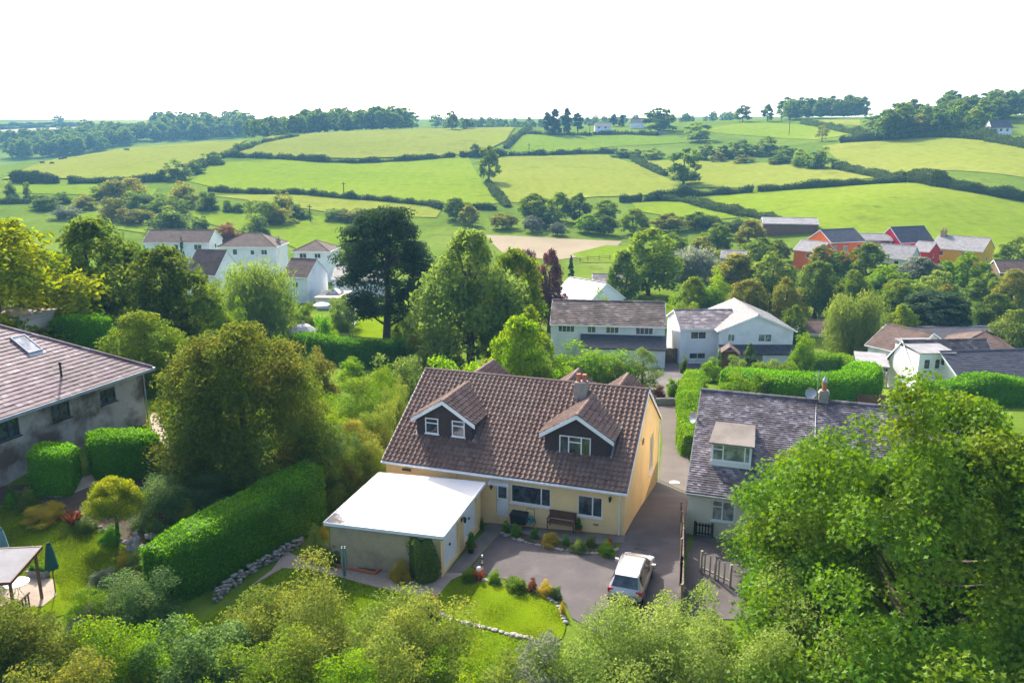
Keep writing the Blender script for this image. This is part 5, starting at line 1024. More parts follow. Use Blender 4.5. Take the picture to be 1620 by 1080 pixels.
# right valley woodland
for px, top, w_, lf, d, lab, sh in [
 (1025, 357, 118, 'mid', 150, 'large dark broadleaf tree above the long lichened roof', 'round'), (985, 392, 60, 'dk', 140, 'dark tree left under the large broadleaf tree', 'round'), (1092, 383, 84, 'grey', 168, 'silvery willow right of the large dark broadleaf tree', 'willow'),
 (1064, 366, 60, 'mid', 186, 'green tree behind the silvery willow', 'round'), (1135, 352, 60, 'mid', 205, 'spreading tree below the slanting hedge', 'round'), (1185, 345, 56, 'olive', 208, 'olive tree left of the barn', 'round'), (1110, 372, 60, 'olive', 178, 'olive tree beside the hidden grey roof', 'round'),
 (1200, 374, 70, 'mid', 185, 'leafy tree under the barn', 'round'), (1230, 378, 44, 'dk', 190, 'dark bush under the barn posts', 'round'), (1165, 398, 90, 'olive', 145, 'broad olive tree in the middle of the right valley', 'round'), (1130, 420, 66, 'lime', 128, 'fresh green bush above the pale roofed gable', 'bush'),
 (1218, 395, 92, 'yellowish', 138, 'yellow green tree right of the broad olive tree', 'round'), (1288, 410, 76, 'dk', 130, 'dark glossy tree behind the golden birch', 'round'), (1370, 381, 66, 'dk', 162, 'dark round tree standing before the orange farmhouse', 'round'),
 (1330, 396, 50, 'mid', 165, 'small tree left of the dark round tree', 'round'), (1345, 447, 98, 'yellowish', 105, 'golden brown birch right of the white gable wing', 'willow'), (1402, 416, 86, 'lime', 140, 'fresh green tree below the farm court', 'round'),
 (1452, 404, 70, 'grey', 152, 'silver leaved tree below the scarlet cottage', 'round'), (1418, 440, 80, 'mid', 128, 'wide green tree behind the chalets', 'round'), (1526, 397, 82, 'lime', 148, 'large light green tree below the yellow farmhouse', 'round'),
 (1478, 425, 74, 'yellowish', 135, 'yellow green bush between silver and light green trees', 'round'), (1475, 458, 120, 'pine', 112, 'flat topped dark pine just behind the chalets', 'cedar'), (1416, 478, 70, 'mid', 108, 'green bush touching the flat topped pine', 'round'),
 (1560, 430, 70, 'mid', 140, 'green tree right of the light green tree', 'round'), (1597, 424, 70, 'olive', 132, 'olive tree at the right edge under the dark roofed house', 'round'), (1522, 468, 36, 'mid', 112, 'small pointed tree by the chalet roofs', 'cone'),
 (1596, 487, 84, 'yellowish', 98, 'yellowing tree at the right edge behind the chalets', 'round'), (1606, 372, 60, 'mid', 168, 'tree in front of the meadow at the right edge', 'round'), (1250, 480, 52, 'dk', 104, 'dark shrub right of the white gable wing', 'round'), (1266, 512, 46, 'lime', 92, 'bright bush right of the white gable wing', 'bush'),
 (1300, 385, 56, 'olive', 168, 'olive bush below the low orange cottage', 'round'), (1490, 448, 60, 'olive', 124, 'olive tree above the flat topped pine', 'round'), (1345, 425, 60, 'mid', 132, 'green tree above the golden birch', 'round'), (1180, 440, 80, 'olive', 122, 'dense olive tree behind the pale gable roof', 'round'),
 (1240, 436, 70, 'olive', 120, 'olive tree left of the dark glossy tree', 'round'), (1570, 462, 70, 'dk', 118, 'dark tree between pine and right edge', 'round'),
 (1095, 436, 60, 'mid', 128, 'green tree just right of the large dark broadleaf tree', 'round'), (1056, 466, 50, 'lime', 112, 'fresh green shrub behind the end of the long lichened roof', 'bush'), (1000, 466, 60, 'lime', 114, 'bright green shrub row behind the long lichened roof', 'bush'), (1086, 468, 50, 'mid', 110, 'shrub between the two white houses', 'bush')]:
    tree(px, top, w_, lf, lab, d=d, shape=sh, group='trees of the right valley', low=.04 if sh in ('round', 'willow') else None)
# middle and left middle distance
for px, top, w_, lf, d, lab, sh in [
 (10, 324, 292, 'gold', 62, 'huge yellow topped eucalyptus at the left edge', 'round'), (166, 338, 200, 'dk', 74, 'tall dark tree right of the yellow topped eucalyptus', 'round'), (276, 384, 165, 'dk', 70, 'dark rounded tree left of the pale willow', 'round'),
 (415, 402, 128, 'willow', 100, 'pale yellow green weeping willow', 'willow'), (745, 356, 175, 'sallow', 84, 'tall greyish olive tree right of the cypress', 'round'), (815, 388, 120, 'mid', 90, 'rounded green tree left of the copper tree', 'round'), (868, 390, 70, 'purple', 118, 'copper leaved tree above the white end gable', 'round'),
 (832, 376, 36, 'purple', 170, 'small purple leaved bush at the edge of the brown field', 'bush'), (903, 402, 9, 'pine', 165, 'slim pencil cypress by the white end gable', 'column'), (295, 372, 16, 'pine', 150, 'small pointed conifer before the brown roofed row', 'cone'),
 (235, 488, 146, 'mid', 58, 'spreading apple tree behind the hipped house', 'round'), (820, 496, 120, 'lime', 66, 'bright green tree behind the bungalow roof', 'round'), (838, 480, 80, 'mid', 74, 'green shrub tree left of the long white house', 'round'), (925, 530, 150, 'laurel', 76, 'glossy laurel mass before the long white house', 'bush'),
 (850, 540, 84, 'sallow', 68, 'greyish spiky shrub left of the glossy laurel', 'bush'), (1015, 548, 66, 'sallow', 76, 'grey green shrub at the road bend before the lean-to', 'thin'), (630, 541, 96, 'sallow', 66, 'pale grey green shrub before the long curved hedge', 'bush'), (720, 555, 120, 'laurel', 62, 'bright leafy shrub mass left behind the bungalow roof', 'bush'),
 (775, 572, 60, 'flower_yel', 58, 'yellow shrub peeping over the bungalow roof', 'bush'), (565, 590, 140, 'lime', 56, 'leafy lime green thicket left of the bungalow', 'bush'), (500, 600, 120, 'lime', 52, 'yellow green thicket between autumn tree and bungalow', 'bush'),
 (600, 620, 80, 'yellowish', 52, 'yellowing shrub beside the bungalow verge', 'bush'), (565, 655, 100, 'olive', 48, 'olive shrub left of the bungalow eave', 'bush'), (548, 668, 62, 'blue', 46, 'blue green glossy shrub behind the garage', 'bush'), (540, 705, 96, 'mid', 44.5, 'shrub right behind the big hedge end', 'bush'),
 (588, 690, 60, 'yellowish', 46.5, 'low yellow green shrub against the garage back', 'bush'), (515, 490, 50, 'hedge', 100, 'dark clipped round bush by the garden canopy', 'bush'), (530, 512, 28, 'lime', 98, 'small yellow green bush by the dark clipped round bush', 'bush'), (557, 517, 8, 'pine', 97, 'tiny ball bush on the bright lawn', 'bush'),
 (480, 470, 50, 'mid', 108, 'green bush right of the weeping willow', 'bush'), (1183, 540, 40, 'blue', 88, 'blue green spruce before the white gable wing', 'cone'), (1136, 548, 11, 'laurel', 90, 'small pointed cypress by the red porch', 'cone'), (1120, 563, 42, 'laurel', 86, 'bright green shrub left of the red porch', 'bush'),
 (1160, 578, 66, 'laurel', 70, 'bright leafy shrub just left of the boxy hedge', 'bush'), (1205, 580, 50, 'lime', 70, 'yellow green shrub poking over the left of the boxy hedge', 'bush'), (1162, 560, 50, 'sallow', 84, 'pale shrub below the blue green spruce', 'bush'), (1082, 557, 14, 'dk', 93, 'dark ball shrub at the corner of the white low wing', 'bush'), (1040, 605, 28, 'russet', 74, 'red leaved maple bush at the road edge', 'bush'), (1066, 595, 28, 'laurel', 76, 'green clipped bush beside the red maple', 'bush'),
 (1020, 606, 24, 'yellowish', 73, 'yellow bush left of the red maple', 'bush'), (1105, 590, 60, 'laurel', 72, 'leafy green shrub at the top of the driveway hedge', 'bush'), (1215, 565, 70, 'mid', 78, 'mid green shrub above the boxy hedge', 'bush'), (1250, 562, 50, 'lime', 80, 'yellow green shrub above the boxy hedge', 'bush'),
 (640, 452, 60, 'mid', 100, 'leafy shrub at the foot of the cypress', 'bush'), (560, 560, 60, 'lime', 74, 'bright grass green bush in front of the curved hedge', 'bush'), (680, 500, 70, 'olive', 88, 'olive shrub under the tall greyish tree', 'bush'), (790, 470, 60, 'dk', 86, 'dark shrub under the rounded green tree', 'round')]:
    nm = None
    tree(px, top, w_, lf, lab, d=d, shape=sh, low=.05 if sh == 'round' else None)
for px, top, w_, lf, d, lab in [(345, 425, 70, 'mid', 84, 'mid green tree filling the gap left of the willow'), (470, 560, 90, 'mid', 60, 'green shrub on the slope left of the thicket'), (610, 570, 80, 'lime', 60, 'leafy shrub directly left of the bungalow ridge'), (530, 640, 90, 'lime', 49, 'lime shrub between the autumn tree and the bungalow eave'),
 (575, 700, 70, 'mid', 46, 'green shrub behind the back corner of the garage'), (480, 670, 90, 'mid', 47, 'dense green shrub at the right foot of the autumn tree'), (630, 590, 56, 'yellowish', 56, 'yellowing shrub near the top of the bungalow verge'), (505, 545, 70, 'olive', 66, 'olive shrub above the lime thicket'),
 (545, 725, 60, 'olive', 44.5, 'low olive shrub between hedge end and garage'), (250, 560, 60, 'mid', 56, 'low green shrub under the apple tree'), (880, 560, 70, 'laurel', 72, 'glossy shrub just above the bungalow ridge'), (970, 560, 60, 'mid', 74, 'green shrub at the right end of the glossy laurel'), (700, 520, 60, 'mid', 84, 'green shrub between the curved hedge and the olive tree'),
 (318, 420, 60, 'dk', 110, 'dark tree hiding the foot of the nearest white end wall'), (235, 396, 70, 'mid', 130, 'green tree before the left end of the brown roofed row'), (440, 420, 60, 'mid', 125, 'green tree behind the willow crown'), (385, 408, 50, 'mid', 140, 'small green tree under the hipped white house'), (545, 455, 46, 'mid', 118, 'green shrub between the garden room and the cypress'),
 (100, 380, 90, 'mid', 84, 'leafy tree between the eucalyptus and the tall dark tree'), (385, 470, 50, 'lime', 92, 'bright bush at the left foot of the willow'), (800, 430, 70, 'mid', 104, 'tree behind the copper leaved tree'), (775, 400, 60, 'olive', 112, 'olive tree between the two tall trees behind the bungalow'), (950, 455, 50, 'lime', 112, 'bright shrub below the cream house')]:
    tree(px, top, w_, lf, lab, d=d, shape='bush')
tree(612, 323, 166, 'pine', 'huge dark spreading cypress with a thick trunk, left of centre', d=97, shape='cedar', low=.27, lod='n')
# clipped hedges in the middle distance
hp = lambda pts, z=None: [hit(*p) for p in pts]
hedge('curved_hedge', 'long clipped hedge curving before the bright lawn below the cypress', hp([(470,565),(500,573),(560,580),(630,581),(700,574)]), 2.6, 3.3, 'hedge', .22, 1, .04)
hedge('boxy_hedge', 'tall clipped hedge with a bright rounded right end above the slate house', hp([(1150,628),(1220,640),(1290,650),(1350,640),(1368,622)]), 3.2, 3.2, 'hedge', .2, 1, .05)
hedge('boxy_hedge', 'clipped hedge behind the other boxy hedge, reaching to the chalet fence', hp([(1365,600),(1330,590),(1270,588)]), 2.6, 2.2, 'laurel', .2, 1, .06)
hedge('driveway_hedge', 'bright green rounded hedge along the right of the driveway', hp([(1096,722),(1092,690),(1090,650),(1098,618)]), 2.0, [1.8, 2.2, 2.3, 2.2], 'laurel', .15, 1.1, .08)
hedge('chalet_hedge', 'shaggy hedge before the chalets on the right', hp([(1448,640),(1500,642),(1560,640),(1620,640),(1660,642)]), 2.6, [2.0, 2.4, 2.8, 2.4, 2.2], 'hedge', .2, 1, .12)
hedge('back_hedge', 'square dark hedge behind the hipped house on the left', [(-36.8, 62.5), (-32.3, 62)], 2.2, 5.0, 'hedge', .18, 1, .05)
# ---------------------------------------------------------------- drive, paths, lawns round the bungalow
drape('driveway', poly([(792,843),(815,853),(855,864),(890,871),(930,876),(958,877),(980,866),(984,850),(1042,759),(1094,784),(1097,800),(1085,880),(1075,945),(1060,1010),(960,1010),(905,978),(895,955),(868,937),(805,917),(772,911),(748,897)]), .6, .03, M['asphalt'])
drape('upper_driveway', poly([(1042,758),(1048,700),(1044,660),(1034,628),(1062,622),(1085,640),(1078,690),(1090,730),(1096,783)]), .8, .035, M['tarmac_old_sunlit'])  # worn tarmac painted as sunlit, starting at the bungalow's shadow edge
drape('lane', poly([(1012,626),(1034,627),(1064,621),(1110,598),(1118,578),(1085,572),(1050,574),(1000,598),(985,620)]), 1.2, .05, M['asphalt'])
drape('concrete_apron', poly([(768,839),(792,842.5),(737,905),(705,908)]), .5, .034, M['concrete'])
drape('patio', [tuple(mw(X0+x, y))[:2] for x, y in ((-7.9, .0), (.05, .0), (.1, -.9), (-1.2, -1.45), (-3, -1.6), (-5, -1.45), (-6.6, -1.25), (-7.9, -1.0))], .4, .04, M['concrete'])
drape('flower_bed', smooth_poly(poly([(797,838),(830,846),(870,856),(915,864),(960,864),(977,864),(968,874),(930,874),(890,869),(855,862),(815,851),(796,843)]), True, 1), .3, .09, M['soil'])
drape('lawn', smooth_poly(poly([(690,946),(714,918),(738,911),(775,923),(820,930),(868,945),(886,962),(898,990),(884,1021),(803,1003),(764,993),(724,983),(695,972)]), True, 2), .5, .06, G['lawn'])
drape('lower_lawn', poly([(375,950),(400,925),(447,897),(485,899),(540,912),(602,930),(655,944),(664,968),(690,976),(764,996),(884,1024),(900,1078),(240,1078),(300,990)]), .7, .03, G['lawn_dark'])
drape('gravel_path', poly([(393,930),(430,902),(452,872),(478,884),(594,909),(618,888),(624,912),(602,931),(540,914),(485,901),(447,899)]), .4, .045, M['gravel'])
drape('vegetable_bed', poly([(480,884),(522,858),(640,852),(616,888),(594,908)]), .5, .05, M['soil'])
drape('paved_path', poly([(602,930),(624,912),(680,921),(700,907),(738,907),(714,918),(691,945),(668,945),(640,939)]), .4, .05, M['pave'])
drape('yard', poly([(1102,836),(1180,850),(1260,870),(1250,980),(1078,980),(1088,880)]), 1, .03, M['asphalt'])
drape('cottage_lawn', smooth_poly(poly([(-70,800),(40,800),(115,815),(180,852),(206,866),(202,888),(165,915),(140,940),(128,965),(60,985),(-70,985)]), True, 1), .7, .04, G['lawn'])
drape('cottage_border', smooth_poly(poly([(-70,770),(20,772),(135,756),(180,748),(245,712),(310,705),(300,830),(272,850),(206,868),(180,853),(115,816),(40,801),(-70,800)]), True, 1), .7, .05, M['soil'])
drape('garden_path', smooth_poly(poly([(236,655),(252,655),(262,690),(274,724),(246,752),(180,756),(100,790),(60,785),(150,750),(240,728),(244,695)]), True, 1), .5, .07, M['pave'])
drape('cottage_patio', poly([(52,914),(84,917),(90,942),(68,960),(-40,968),(-40,916)]), .5, .06, M['pave'])
drape('bright_lawn', poly([(545,503),(565,497),(640,500),(672,520),(660,532),(600,536),(555,533)]), 1.5, .12, G['lawn'])
drape('willow_lawn', poly([(360,505),(455,500),(470,520),(380,530)]), 2, .12, G['lawn'])
drape('side_lawn', poly([(240,600),(285,590),(300,640),(262,655),(238,648)]), .8, .06, G['lawn'])
drape('terrace', poly([(538,503),(575,498),(600,488),(560,484),(535,490)]), 1.2, .14, M['pave'])
# short grass standing on the near lawns
def grass(name, label, pts, n, h0, h1):
    rng = np.random.default_rng(len(pts)*13+n); P = np.array(pts); lo, hi = P.min(0), P.max(0); q = rng.uniform(lo, hi, (n*3, 2)); q = q[inpoly(q, pts)][:n]
    z = terr_v(q)+.03; m = len(q); a = rng.uniform(0, 6.283, m); l = rng.uniform(h0, h1, m)*(1+.5*np.sin(q[:, 0]*2.1)*np.sin(q[:, 1]*1.7)); w_ = rng.uniform(.012, .024, m); lean = rng.uniform(.1, .7, m)*l; c, s_ = np.cos(a), np.sin(a)
    B = np.stack([q[:, 0], q[:, 1], z], 1); sd = np.stack([-s_*w_, c*w_, 0*w_], 1); tip = B+np.stack([c*lean, s_*lean, l], 1); V = np.stack([B-sd, B+sd, tip], 1)
    return tag(link(name, arrays_mesh(name, V, rng.uniform(0, 1, m)**3, L['grassblade'])), label, 'grass', None, 'stuff')
LAWN1 = smooth_poly(poly([(690,946),(714,918),(738,911),(775,923),(820,930),(868,945),(886,962),(898,990),(884,1021),(803,1003),(764,993),(724,983),(695,972)]), True, 2)
grass('lawn_grass', 'short bright grass on the small front lawn beside the driveway', LAWN1, 26000, .03, .07)
grass('lawn_grass', 'mown grass on the lower lawn behind the bottom bushes', poly([(385,948),(405,926),(447,899),(485,901),(540,914),(602,932),(655,946),(662,968),(690,978),(764,998),(884,1026),(890,1070),(280,1070),(320,985)]), 36000, .04, .09)
grass('lawn_grass', 'mown grass on the sunny lawn of the left garden', smooth_poly(poly([(-30,805),(40,803),(115,818),(178,855),(202,868),(198,888),(160,915),(138,938),(100,960),(90,915),(40,914),(-30,914)]), True, 1), 36000, .03, .08)
# ---------------------------------------------------------------- stones and edging
def rock(mb, c, r, rnd):
    v0 = []; n = 6
    for j, (rr, z) in enumerate(((.55, -.5), (1, -.05), (.85, .4), (.35, .62))): v0 += [(c[0]+r[0]*rr*math.cos(6.283*k/n+j)*rnd.uniform(.8, 1.2), c[1]+r[1]*rr*math.sin(6.283*k/n+j)*rnd.uniform(.8, 1.2), c[2]+r[2]*z*rnd.uniform(.85, 1.15)) for k in range(n)]
    mb.add(v0, [tuple(range(n))[::-1]]+[(j*n+k, j*n+(k+1) % n, (j+1)*n+(k+1) % n, (j+1)*n+k) for j in range(3) for k in range(n)]+[tuple(range(18, 24))])
def stones(name, label, pts, sz, rows=1, step=.3, m='stone_pale', cat='edging', jit=.05):
    rnd = random.Random(len(pts)*7+int(sz*100)); mb = MB()
    for i, (x, y) in enumerate(densify(pts, step, False)):
        for r in range(rows):
            s = sz*rnd.uniform(.7, 1.3); rock(mb, (x+rnd.uniform(-jit, jit), y+rnd.uniform(-jit, jit), terr(x, y)+.05+r*sz*1.05), (s, s*.8, s*.75), rnd)
    return tag(mb.build(name, M[m]), label, cat)
stones('stone_edging', 'curved row of pale flat stones dividing the two front lawns', poly([(680,965),(700,975),(724,983),(764,993),(803,1003),(850,1014),(884,1021)]), .17, 1, .27)
stones('stone_edging', 'row of pale stones along the flower border between lawn and driveway', poly([(738,909),(775,921),(820,929),(866,943),(884,960),(893,985)]), .15, 1, .25)
stones('stone_edging', 'dark stone kerb round the front of the crescent flower bed by the patio', poly([(796,845),(815,853),(855,864),(890,871),(930,876),(960,877),(978,868)]), .13, 1, .22, 'stone')
stones('rubble_wall', 'low rubble stone wall along the foot of the tall dark hedge', poly([(340,950),(372,925),(400,905),(430,890),(455,874),(478,862)]), .13, 4, .20, 'stone', 'wall', .14)
stones('rockery', 'small rockery of grey stones at the near end of the tall dark hedge', poly([(212,872),(235,862),(258,854),(272,846)]), .3, 2, .4, 'stone', 'rockery', .35)
stones('stone_edging', 'row of stones along the border above the left lawn', poly([(120,812),(150,830),(182,850),(206,864)]), .16, 1, .35, 'stone', 'edging')
stones('stone_edging', 'broken stone edging below the clipped bushes in front of the grey house', poly([(150,790),(180,770),(215,752),(240,742)]), .17, 1, .34, 'stone', 'edging')
mb = MB(); ed = poly([(477,885),(594,909.5),(618,888)])
for (x0, y0), (x1, y1) in zip(ed, ed[1:]): mb.beam((x0, y0, terr(x0, y0)+.09), (x1, y1, terr(x1, y1)+.09), .11, .16)
tag(mb.build('brick_edging', M['terracotta']), 'brick edging round the vegetable bed behind the gravel path', 'edging')
mb = MB()
for px, py in ((520,895),(536,893),(548,887),(556,898),(574,896),(560,882)): x, y = hit(px, py); mb.box(x-.28, x+.28, y-.2, y+.2, terr(x, y)+.03, terr(x, y)+.09)
tag(mb.build('stepping_stones', M['stone_pale']), 'pale stepping stones laid in the vegetable bed', 'stepping stones')
def lids(px, py, r, label, sq=False):
    x, y = hit(px, py); mb = MB()
    if sq:
        for i in range(6): mb.box(-.32+i*.11, -.25+i*.11, -.25, .25, 0, .02)
        mb.box(-.36, .36, -.31, -.25, 0, .025); mb.box(-.36, .36, .25, .31, 0, .025)
    else: mb.lathe([(r, 0), (r, .025), (r*.8, .025), (r*.78, .015), (.01, .015)], 18)
    return tag(mb.build('drain_cover', M['metal' if not sq else 'black_plastic'], None, (x, y, terr(x, y)+.036), YAW), label, 'drain cover')
lids(1016, 866, .3, 'dark slotted drain cover in the driveway by the bungalow corner', True); lids(1067, 764, .36, 'round manhole cover at the edge of the driveway shade')
# ---------------------------------------------------------------- fences
def fence(name, label, pts, h, m='wood_fence', bw=.16, gap=.02, post=1.9, rails=2, zoff=0, tops=None):
    P = densify(pts, 50, False); P0 = P[0]; t = thing(name, label, 'fence', (P0[0], P0[1], terr(*P0))); o = t.location.copy(); b = MB(); rl = MB(); rnd = random.Random(3)
    for (x0, y0), (x1, y1) in zip(pts, pts[1:]):
        Ln = math.hypot(x1-x0, y1-y0); ux, uy = (x1-x0)/Ln, (y1-y0)/Ln; n = int(Ln/(bw+gap))
        for i in range(n):
            s = (i+.5)*(bw+gap); x, y = x0+ux*s, y0+uy*s; z = terr(x, y); hh = h*rnd.uniform(.97, 1.02); a = Vector((ux, uy, 0))*bw/2; nn = Vector((-uy, ux, 0))*.012; c = Vector((x, y, z))-o
            b.hexa([c-a-nn, c+a-nn, c+a+nn, c-a+nn], [q+Vector((0, 0, hh)) for q in (c-a-nn, c+a-nn, c+a+nn, c-a+nn)])
            if gap > .05: b.build('slat', M[m], t); b = MB()
        for r in range(rails):
            zz = h*(.2+.6*r/max(rails-1, 1)); off = Vector((-uy, ux, 0))*.04; rl.beam(Vector((x0, y0, terr(x0, y0)+zz))-o+off, Vector((x1, y1, terr(x1, y1)+zz))-o+off, .04, .08)
        k = max(1, round(Ln/post))
        for i in range(k+1):
            x, y = x0+ux*Ln*i/k, y0+uy*Ln*i/k; c = Vector((x, y, terr(x, y)))-o-Vector((-uy, ux, 0))*.06; ps = MB(); ps.box(c.x-.05, c.x+.05, c.y-.05, c.y+.05, c.z-.3, c.z+h+.06); ps.build('post', M[m], t)
    if b.v: b.build('boards', M[m], t)
    rl.build('rail', M[m], t); return t
fence('board_fence', 'tall thin brown board fence between the driveway and the slate house', [(9.55, 41.2), (8.95, 38.2), (8.2, 34.6), (7.7, 32.2)], 1.5, 'wood_weathered', .14, .03)
fence('picket_fence', 'short black picket fence beside the slate house front wall', poly([(1099,846),(1126,850)]), .8, 'wood_black', .07, .09, 1.2)
fence('picket_fence', 'fence of widely spaced pale slats crossing the shaded yard of the slate house', poly([(1110,905),(1132,916),(1156,928)]), 1.15, 'wood_pale', .08, .24, 9, 1)
fence('board_fence', 'curved brown board fence in front of the chalets', poly([(1355,648),(1390,652),(1425,650),(1458,640)]), 1.5, 'wood_fence')
fence('gate_fence', 'brown timber fence and gate between the two white houses', poly([(1048,572),(1074,573)]), 1.9, 'wood_fence', .2, .01)
fence('deck_railing', 'slatted timber railing below the chalet carport', poly([(1374,604),(1404,607)]), 1.1, 'wood_weathered', .06, .12)
def rails(label, pts, h=1.2):
    P = densify(pts, 2.6, False); o = Vector((*P[0], terr(*P[0]))); t = thing('rail_fence', label, 'fence', o); rl = MB(); Q3 = [Vector((x, y, terr(x, y)))-o for x, y in P]
    for q in Q3: ps = MB(); ps.box(q.x-.08, q.x+.08, q.y-.08, q.y+.08, q.z-.3, q.z+h); ps.build('post', M['wood_fence'], t)
    for a_, b_ in zip(Q3, Q3[1:]):
        for z in (.5, .95): rl.beam(a_+v3(0, 0, z), b_+v3(0, 0, z), .06, .12)
    rl.build('rail', M['wood_fence'], t)
rails('post and rail fence along the lower side of the small green meadow', poly([(905,417),(930,413),(965,411)]))
mb = MB(); p = poly([(1026,640),(1045,640),(1072,640)])
for (x0, y0), (x1, y1) in zip(p, p[1:]): mb.beam((x0, y0, terr(x0, y0)+.2), (x1, y1, terr(x1, y1)+.2), .35, .9)
tag(mb.build('garden_wall', M['stone']), 'low stone garden wall under the red maple bush at the lane', 'wall')
# ---------------------------------------------------------------- planting
hedge('cypress_hedge', 'tall dark clipped cypress hedge with a sunlit grassy green top, left of the garage', [(-11.4, 42.2), (-13.2, 38.2), (-15.0, 34.5), (-16.0, 32.4)], 2.5, [3.4, 3.2, 3.0, 2.7], 'hedge', .13, 1.0, .07, tint=.9)  # strong tint puts the sunlit top into the leaf colour
hedge('clipped_bush', 'clipped bright green box shaped bush, left of two below the grey house', poly([(58,766),(124,768)]), 2.3, 2.3, 'hedge', .13, 1, .05, cat='shrub', tint=.6)
hedge('clipped_bush', 'wide clipped dark green bush against the grey house wall, right of two', poly([(146,750),(195,744),(250,736)]), 2.5, 2.3, 'hedge', .13, 1, .06, cat='shrub', tint=.6)
hedge('clipped_bush', 'rounded clipped bush with lit yellow top at the front corner of the garage', poly([(652,914),(685,906)]), 1.9, 2.3, 'yellowish', .12, 1.1, .16, False, cat='shrub', tint=1.0)  # full tint colours the upper leaves as if lit by the sun
for px, top, base, w_, lf, lab, sh in [
 (187, 754, 850, 92, 'gold', 'small golden leaved tree on a thin trunk at the left lawn edge', 'round'),
 (18, 766, 792, 17, 'hedge', 'small dark cone of clipped topiary at the left edge', 'cone'), (17, 786, 801, 18, 'hedge', 'small clipped ball in front of the topiary cone', 'bush'),
 (43, 769, 803, 38, 'yellowish', 'golden pink spiraea bush beside the topiary cone', 'bush'), (70, 793, 820, 66, 'flower_yel', 'spreading bright yellow bush above the left lawn', 'bush'),
 (136, 815, 838, 34, 'sallow', 'tuft of brownish heather right of the red spiky plant', 'bush'), (175, 828, 855, 38, 'hedge', 'low dark green bush at the foot of the golden tree', 'bush'),
 (262, 735, 830, 120, 'blue', 'big dark glossy bush between golden tree and hedge', 'bush'), (330, 745, 815, 120, 'blue', 'dark glossy bush under the large orange topped tree', 'bush'), (298, 790, 845, 56, 'yellowish', 'yellow leaved shrub against the dark glossy bush', 'bush'), (240, 700, 745, 60, 'olive', 'olive shrub beside the garden path', 'bush'),
 (196, 878, 893, 26, 'flower_yel', 'clump of orange yellow flowers at the corner of the left lawn', 'bush'), (222, 872, 905, 60, 'sallow', 'greyish shrub right of the orange flowers', 'bush'), (165, 895, 925, 44, 'grey', 'silvery shrub at the edge of the left lawn', 'bush'), (255, 884, 915, 64, 'grey', 'silver leaved shrub at the near end of the tall hedge', 'bush'),
 (225, 898, 985, 132, 'blue', 'large domed bush with small greyish leaves, bottom left', 'bush'), (134, 960, 1000, 60, 'grey', 'pale silvery bush below the left lawn', 'bush'), (140, 925, 985, 70, 'lime', 'bright bush between domed bush and left lawn', 'bush'),
 (634, 882, 918, 38, 'flower_yel', 'yellow variegated shrub left of the rounded garage bush', 'bush'), (522, 862, 890, 46, 'blue', 'broad leaved bluish plant in the vegetable bed', 'bush'), (545, 838, 885, 40, 'mid', 'tall leafy plant against the garage side wall', 'thin'), (592, 878, 893, 28, 'yellowish', 'small yellow green plant in the vegetable bed', 'bush'), (500, 826, 880, 26, 'sallow', 'tall spindly plant at the garage corner', 'thin'), (512, 832, 850, 14, 'flower_yel', 'yellow flowering plant at the garage corner', 'bush'),
 (677, 934, 972, 44, 'russet', 'rounded rust red shrub between the paved path and the lawn', 'bush'),
 (742, 900, 918, 30, 'lime', 'bright green plant at the left end of the lawn border', 'bush'), (757, 906, 917, 18, 'flower_red', 'red flowers in the lawn border by the striped post', 'bush'), (782, 905, 922, 24, 'lime', 'green plant right of the red flowers in the lawn border', 'bush'), (817, 908, 933, 40, 'lime', 'yellow green mound in the middle of the lawn border', 'bush'), (842, 916, 935, 20, 'russet', 'reddish plant in the lawn border', 'bush'), (864, 923, 941, 30, 'flower_yel', 'yellow green mound at the right end of the lawn border', 'bush'), (880, 932, 946, 20, 'blue', 'small bluish plant at the bend of the lawn border', 'bush'),
 (801, 828, 842, 15, 'hedge', 'small dark green ball plant, leftmost in the crescent bed', 'bush'), (817, 830, 848, 22, 'lime', 'larger light green ball plant in the crescent bed', 'bush'), (846, 836, 852, 16, 'hedge', 'third ball plant in the crescent bed', 'bush'), (895, 850, 864, 13, 'hedge', 'small dark ball plant in the middle of the crescent bed', 'bush'), (935, 846, 866, 21, 'yellowish', 'yellow variegated round plant near the bungalow corner', 'bush'), (960, 860, 876, 34, 'lime', 'bright low plant at the right tip of the crescent bed', 'bush'), (870, 850, 862, 34, 'flower_yel', 'low yellow ground plant in the crescent bed', 'bush'), (916, 862, 872, 30, 'sallow', 'low pale ground plant in the crescent bed', 'bush'), (964, 853, 866, 9, 'flower_red', 'small orange red plant by the bungalow downpipe', 'bush'),
 (890, 950, 972, 12, 'flower_yel', 'yellow flowers in the stones at the lawn corner', 'bush'), (762, 825, 836, 10, 'lime', 'tiny plant by the right garage pier', 'bush')]:
    tree(px, top, w_, lf, lab, base=base, shape=sh, low=.09 if px == 400 else (.34 if px == 187 else None))
# spiky red plant
mb = MB(); rnd = random.Random(4); x, y = hit(117, 832)
for i in range(70):
    a = rnd.uniform(0, 6.28); l = rnd.uniform(.5, 1.05); sp_ = rnd.uniform(.15, .6); d = Vector((math.cos(a)*sp_, math.sin(a)*sp_, 1)).normalized()*l; b0 = Vector((math.cos(a)*.08, math.sin(a)*.08, 0)); s_ = Vector((-math.sin(a), math.cos(a), 0))*.028
    tip = b0+d+Vector((math.cos(a), math.sin(a), -.4))*l*.12; mb.add([b0-s_, b0+s_, b0+d*.6+s_*.8, tip, b0+d*.6-s_*.8], [(0, 1, 2, 3, 4)])
tag(mb.build('spiky_plant', L['russet'], None, (x, y, terr(x, y))), 'spiky red bronze plant above the left lawn', 'plant')
